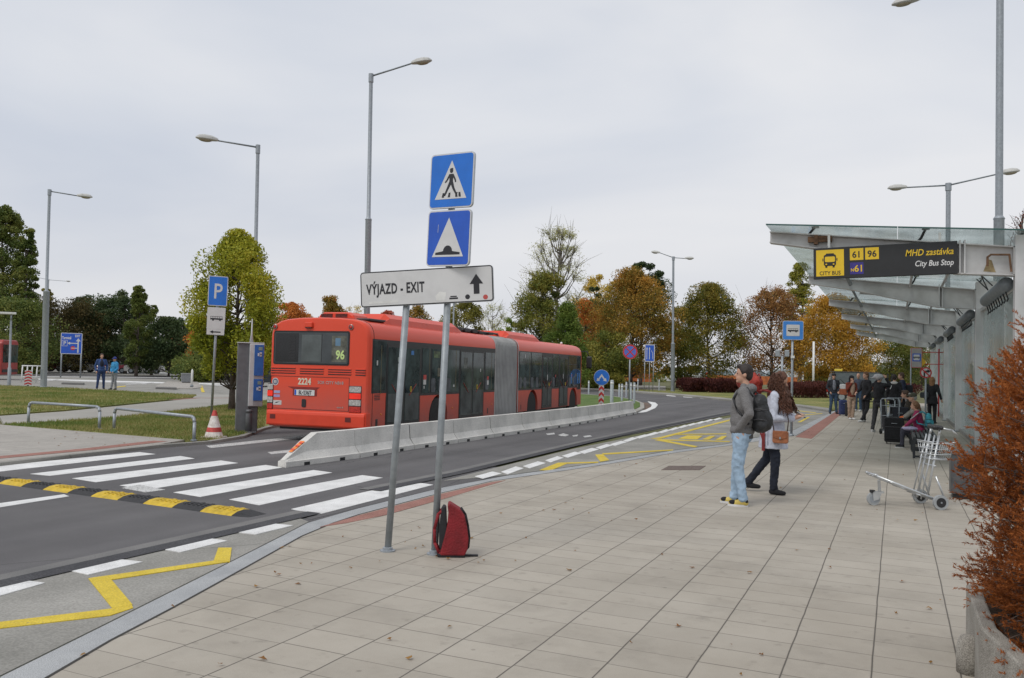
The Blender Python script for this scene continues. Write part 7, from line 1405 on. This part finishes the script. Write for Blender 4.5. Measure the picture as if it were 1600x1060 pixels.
TB=backpack('turquoise child backpack on the girl in pink',(.64,22.53,.50),LRZ,fabric('turquoise_nylon',(.06,.34,.42)),w=.26,h=.36,d=.16,st=.38)
person('old man in flat cap and grey beige jacket sitting on the bench behind the girl',(.54,24.6),0,1.70,sit=True,rz=LRZ+.1,topm=fabric('grey_tweed',(.24,.225,.20)),legm=fabric('khaki_trousers',(.17,.12,.075)),shoem=blackf,cap=fabric('olive_flat_cap',(.07,.07,.05)),hairm=mat('hair_grey',(.35,.34,.32),.7),vox=.018,lean=10,coat=.12,J={'elL':(-.24,.12,.84),'wrL':(-.13,.36,.66),'elR':(.24,.12,.84),'wrR':(.10,.36,.66)})
person('dark haired man in an olive brown jacket sitting at the far end',(.44,26.7),0,1.76,sit=True,rz=LRZ,topm=fabric('olive_brown_jacket',(.05,.04,.03)),legm=blackf,hairm=mat('hair_brown_mid',(.08,.045,.03),.7),vox=.02,lean=14); bench('farthest slatted bench under the dark haired seated man',.57,26.4)
ob=thing('orange_bundle','small orange bundle on the lap of the old man in the flat cap','bundle',(.14,24.55,.60),0); q=MB(); q.ball((0,0,.02),(.07,.06,.05),12,8); q.ball((.03,.03,.04),(.05,.05,.04),12,8); blob(q,'cloth',mat('bright_orange_cloth',(.75,.14,.02),.7),ob,.012,1)
# ---- suitcases and folded cart handles
def suitcase(label,loc,rz,w,h,d,m,handle=.35,name='suitcase',ribs=True):
    T=thing(name,label,'suitcase',loc,rz); MB().prism(rrect(w,h,.05,0,.05+h/2),'y',-d/2,d/2).build('shell',m,T,bevel=.02)
    MB().box((-w/2+.04,-d/2-.02,.12),(w/2-.04,-d/2+.0,h*.62)).build('front_pocket',m,T,bevel=.012); MB().box((-w/2+.02,-d/2-.004,h*.70),(w/2-.02,-d/2-.0,h*.712)).build('zip',mat('zip_grey',(.12,.12,.13),.4,.4),T)
    MB().path([(-.06,-d/2-.005,h*.84),(-.06,-d/2-.02,h*.85),(.06,-d/2-.02,h*.85),(.06,-d/2-.005,h*.84)],.008,6).build('carry_handle',galv,T,True)
    for s in (-1,1): MB().tube((s*(w/2-.06)-.012,d/2-.04,.03),(s*(w/2-.06)+.012,d/2-.04,.03),.03,.03,12).build('wheel',rubber,T)
    MB().path([(-w*.24,d/2-.03,h+.03),(-w*.24,d/2-.03,h+handle),(w*.24,d/2-.03,h+handle),(w*.24,d/2-.03,h+.03)],.009,6).build('telescopic_handle',galv,T,True); return T
lp=G(1397,694); suitcase('large black fabric suitcase standing upright beside the girl in pink',lp,heading(lp,0)+PI,.46,.62,.28,fabric('black_suitcase_cloth',(.013,.013,.015),.3),.32)
lp=G(1318,650); suitcase('blue suitcase behind the woman in the beige jumpsuit',lp,heading(lp,20)+PI,.36,.62,.24,fabric('navy_suitcase',(.03,.045,.13)),.1)
lp=G(1327,651); suitcase('black suitcase right of the blue one, between the waiting legs',lp,heading(lp,20)+PI,.30,.55,.24,fabric('black_suitcase_cloth',(.013,.013,.015)),.3)
lp=G(1408,683); suitcase('navy suitcase with white luggage strap behind the large black one',lp,heading(lp,-10)+PI,.42,.80,.28,fabric('dark_navy_nylon',(.02,.022,.03)),.3)
def upright_cart(label,loc,rz):
    T=thing('luggage_trolley',label,'luggage trolley',loc,rz,None); 
    MB().path([(-.2,0,.1),(-.2,.06,1.0),(-.15,.07,1.05),(.15,.07,1.05),(.2,.06,1.0),(.2,0,.1)],.018,8).build('frame',galv,T,True)
    MB().path([(-.2,0,.1),(-.12,-.45,.12),(.12,-.45,.12),(.2,0,.1)],.018,8).build('base',galv,T,True)
    for z in (.55,.85): MB().tube((-.2,.04,z),(.2,.04,z),.012,.012,6).build('cross_bar',galv,T,True)
    for s in (-1,1): MB().tube((s*.22-.02,0,.08),(s*.22+.02,0,.08),.08,.08,16).build('wheel',rubber,T)
    return T
lp=G(1388,679); upright_cart('upright silver luggage trolley behind the black suitcase',lp,heading(lp,-20)); lp=G(1396,676); upright_cart('second silver luggage trolley, right behind the first one',lp,heading(lp,-20))
pb=thing('water_bottle','clear plastic bottle in the upright trolley left of the black suitcase','bottle',(G(1388,679)+Vector((0,0,.42)))); MB().lathe([(.035,0),(.038,.14),(.034,.17),(.013,.2),(.013,.225)],14).build('bottle_body',mat('clear_plastic',(.45,.5,.53),.1),pb,True); MB().lathe([(.015,.225),(.015,.245)],12).build('cap',white,pb)
# ---- luggage cart in front
a1=G(1467,797); ax_=Vector((R0.x,R0.y,0)).normalized(); a1=a1+Vector((-ax_.y,ax_.x,0))*.27; d=ax_*.77; 
LC=thing('luggage_cart','empty silver airport luggage cart with a wire basket, standing alone by the litter bin','luggage cart',a1,math.atan2(d.y,d.x)); al=mat('cart_aluminium',(.55,.57,.58),.28,.6,.08,10); wt=mat('cart_tyre_grey',(.34,.36,.37),.6,0,.08,10)
lw=d.length; hw=.24
for s in (-1,1):
    f=MB(); f.path([(.05,s*hw,.10),(-lw+.02,s*hw*.62,.40),(-lw+.0,s*hw*.55,.42)],.016,10); f.build('platform_rail',al,LC,True)
    u=MB(); u.path([(-.09,s*.13,.10),(.07,s*.12,.95),(.085,s*.115,1.02)],.0145,10); u.path([(-.16,s*.12,.11),(.02,s*.11,.95)],.010,8); u.build('upright',al,LC,True)
    st_=MB(); st_.path([(.11,s*.21,.12),(.0,s*.185,.42)],.012,8); st_.build('strut',al,LC,True)
    w_=MB().tube((.02,s*.27-.022,.095),(.02,s*.27+.022,.095),.095,.095,28).build('wheel',wt,LC,auto=rad(30)); MB().tube((.02,s*.27-.026,.095),(.02,s*.27+.026,.095),.062,.062,24).build('hub',black,w_); MB().tube((.02,s*.27-.032,.095),(.02,s*.27+.032,.095),.012,.012,10).build('axle_bolt',galv,w_)
q=MB(); q.tube((-lw+.02,-.15,.405),(-lw+.02,.15,.405),.019,.019,10); q.build('nose_bar',al,LC,True); q=MB()
for t in (.25,.5,.75): q.tube((-lw*t,-hw*.8,.10+.31*t-.01),(-lw*t,hw*.8,.10+.31*t-.01),.010,.010,8)
for y in (-.07,.07): q.tube((0,y,.105),(-lw,y*.7,.395),.010,.010,8)
q.tube((.05,-hw,.10),(.05,hw,.10),.016,.016,8); q.tube((-.0,-.17,.55),(-.0,.17,.55),.012,.012,8); q.build('cross_bars',al,LC,True)
fk=MB(); fk.box((-lw+.03,-.03,.16),(-lw+.17,.03,.185)); fk.path([(-lw+.12,0,.19),(-lw+.11,0,.33)],.02,8)
for s in (-1,1): fk.prism([(-lw+.02,.17),(-lw+.14,.17),(-lw+.10,.08),(-lw+.03,.06)],'y',s*.03-.003,s*.03+.003)
fk.build('castor_fork',al,LC); w_=MB().tube((-lw+.04,-.016,.085),(-lw+.04,.016,.085),.085,.085,26).build('front_wheel',wt,LC,auto=rad(30)); MB().tube((-lw+.04,-.02,.085),(-lw+.04,.02,.085),.055,.055,20).build('hub',galv,w_); MB().box((-lw+.0,-.03,.165),(-lw+.05,.03,.20)).build('castor_cap',black,fk and LC)
bk_=MB()
for z,sx in ((.84,1.0),(.77,.95),(.70,.9),(.64,.82)):
    pts=[(-.10*sx+.04,-.19*sx,z),(-.10*sx+.04,.19*sx,z),(.24*sx,.17*sx,z),(.24*sx,-.17*sx,z),(-.10*sx+.04,-.19*sx,z)]; [bk_.tube(pts[i],pts[i+1],.006,.006,6) for i in range(4)]
for y in np.linspace(-.18,.18,7): bk_.path([(-.06,float(y),.84),(-.035,float(y)*.82,.63),(.19,float(y)*.82,.63),(.24,float(y)*.9,.84)],.004,5)
bk_.path([(-.06,-.19,.86),(-.06,.19,.86)],.010,8); bk_.build('wire_basket',al,LC,True)
hd_=MB(); hd_.caps((.06,-.20,1.05),(.10,.20,1.05),.03); hd_.caps((.02,-.1,1.05),(.10,-.1,1.04),.035,.03); blob(hd_,'handle_grip',black,LC,.01,2); MB().path([(.10,-.16,1.04),(.22,-.16,1.02),(.30,-.13,.96)],.012,8).build('brake_lever',al,LC,True); MB().path([(.05,-.17,.84),(.2,-.2,.86),(.27,-.2,.87)],.008,6).build('basket_stay',al,LC,True)
# ---- steel litter bin by the wall, partly behind the thuja
bl=G(1512,778); T=thing('steel_litter_bin','dark grey steel litter bin behind the brown thuja','litter bin',bl,0); H=HT(1500,703,bl)
MB().prism(rrect(.46,.46,.08),'z',.07,H-.05).build('bin_body',mat('bin_steel',(.11,.115,.12),.45,.3,.25,5),T); MB().prism(rrect(.40,.40,.06),'z',0,.07).build('foot',black,T); MB().prism(rrect(.49,.49,.09),'z',H-.05,H).build('rim',mat('bin_rim',(.16,.165,.17),.4,.4,.2,8),T); MB().box((-.15,-.238,H-.28),(.15,-.228,H-.16)).build('slot',black,T)
# rounded stone by the planter
sp2=G(1506,1050); T=thing('stone_bollard','rounded washed concrete stone leaning against the planter foot','bollard',(sp2.x+.03,sp2.y,0)); q=MB(); q.lathe([(.07,0),(.072,.1),(.066,.17),(.05,.205),(.02,.22)],20); q.build('stone',pc,T,True)
for _o in bpy.data.objects:
    if _o.get('label') and _o.parent is None and _o.get('category') and not 4<=len(_o['label'].replace(',',' ').split())<=16: print('LONG',len(_o['label'].split()),_o['label'])
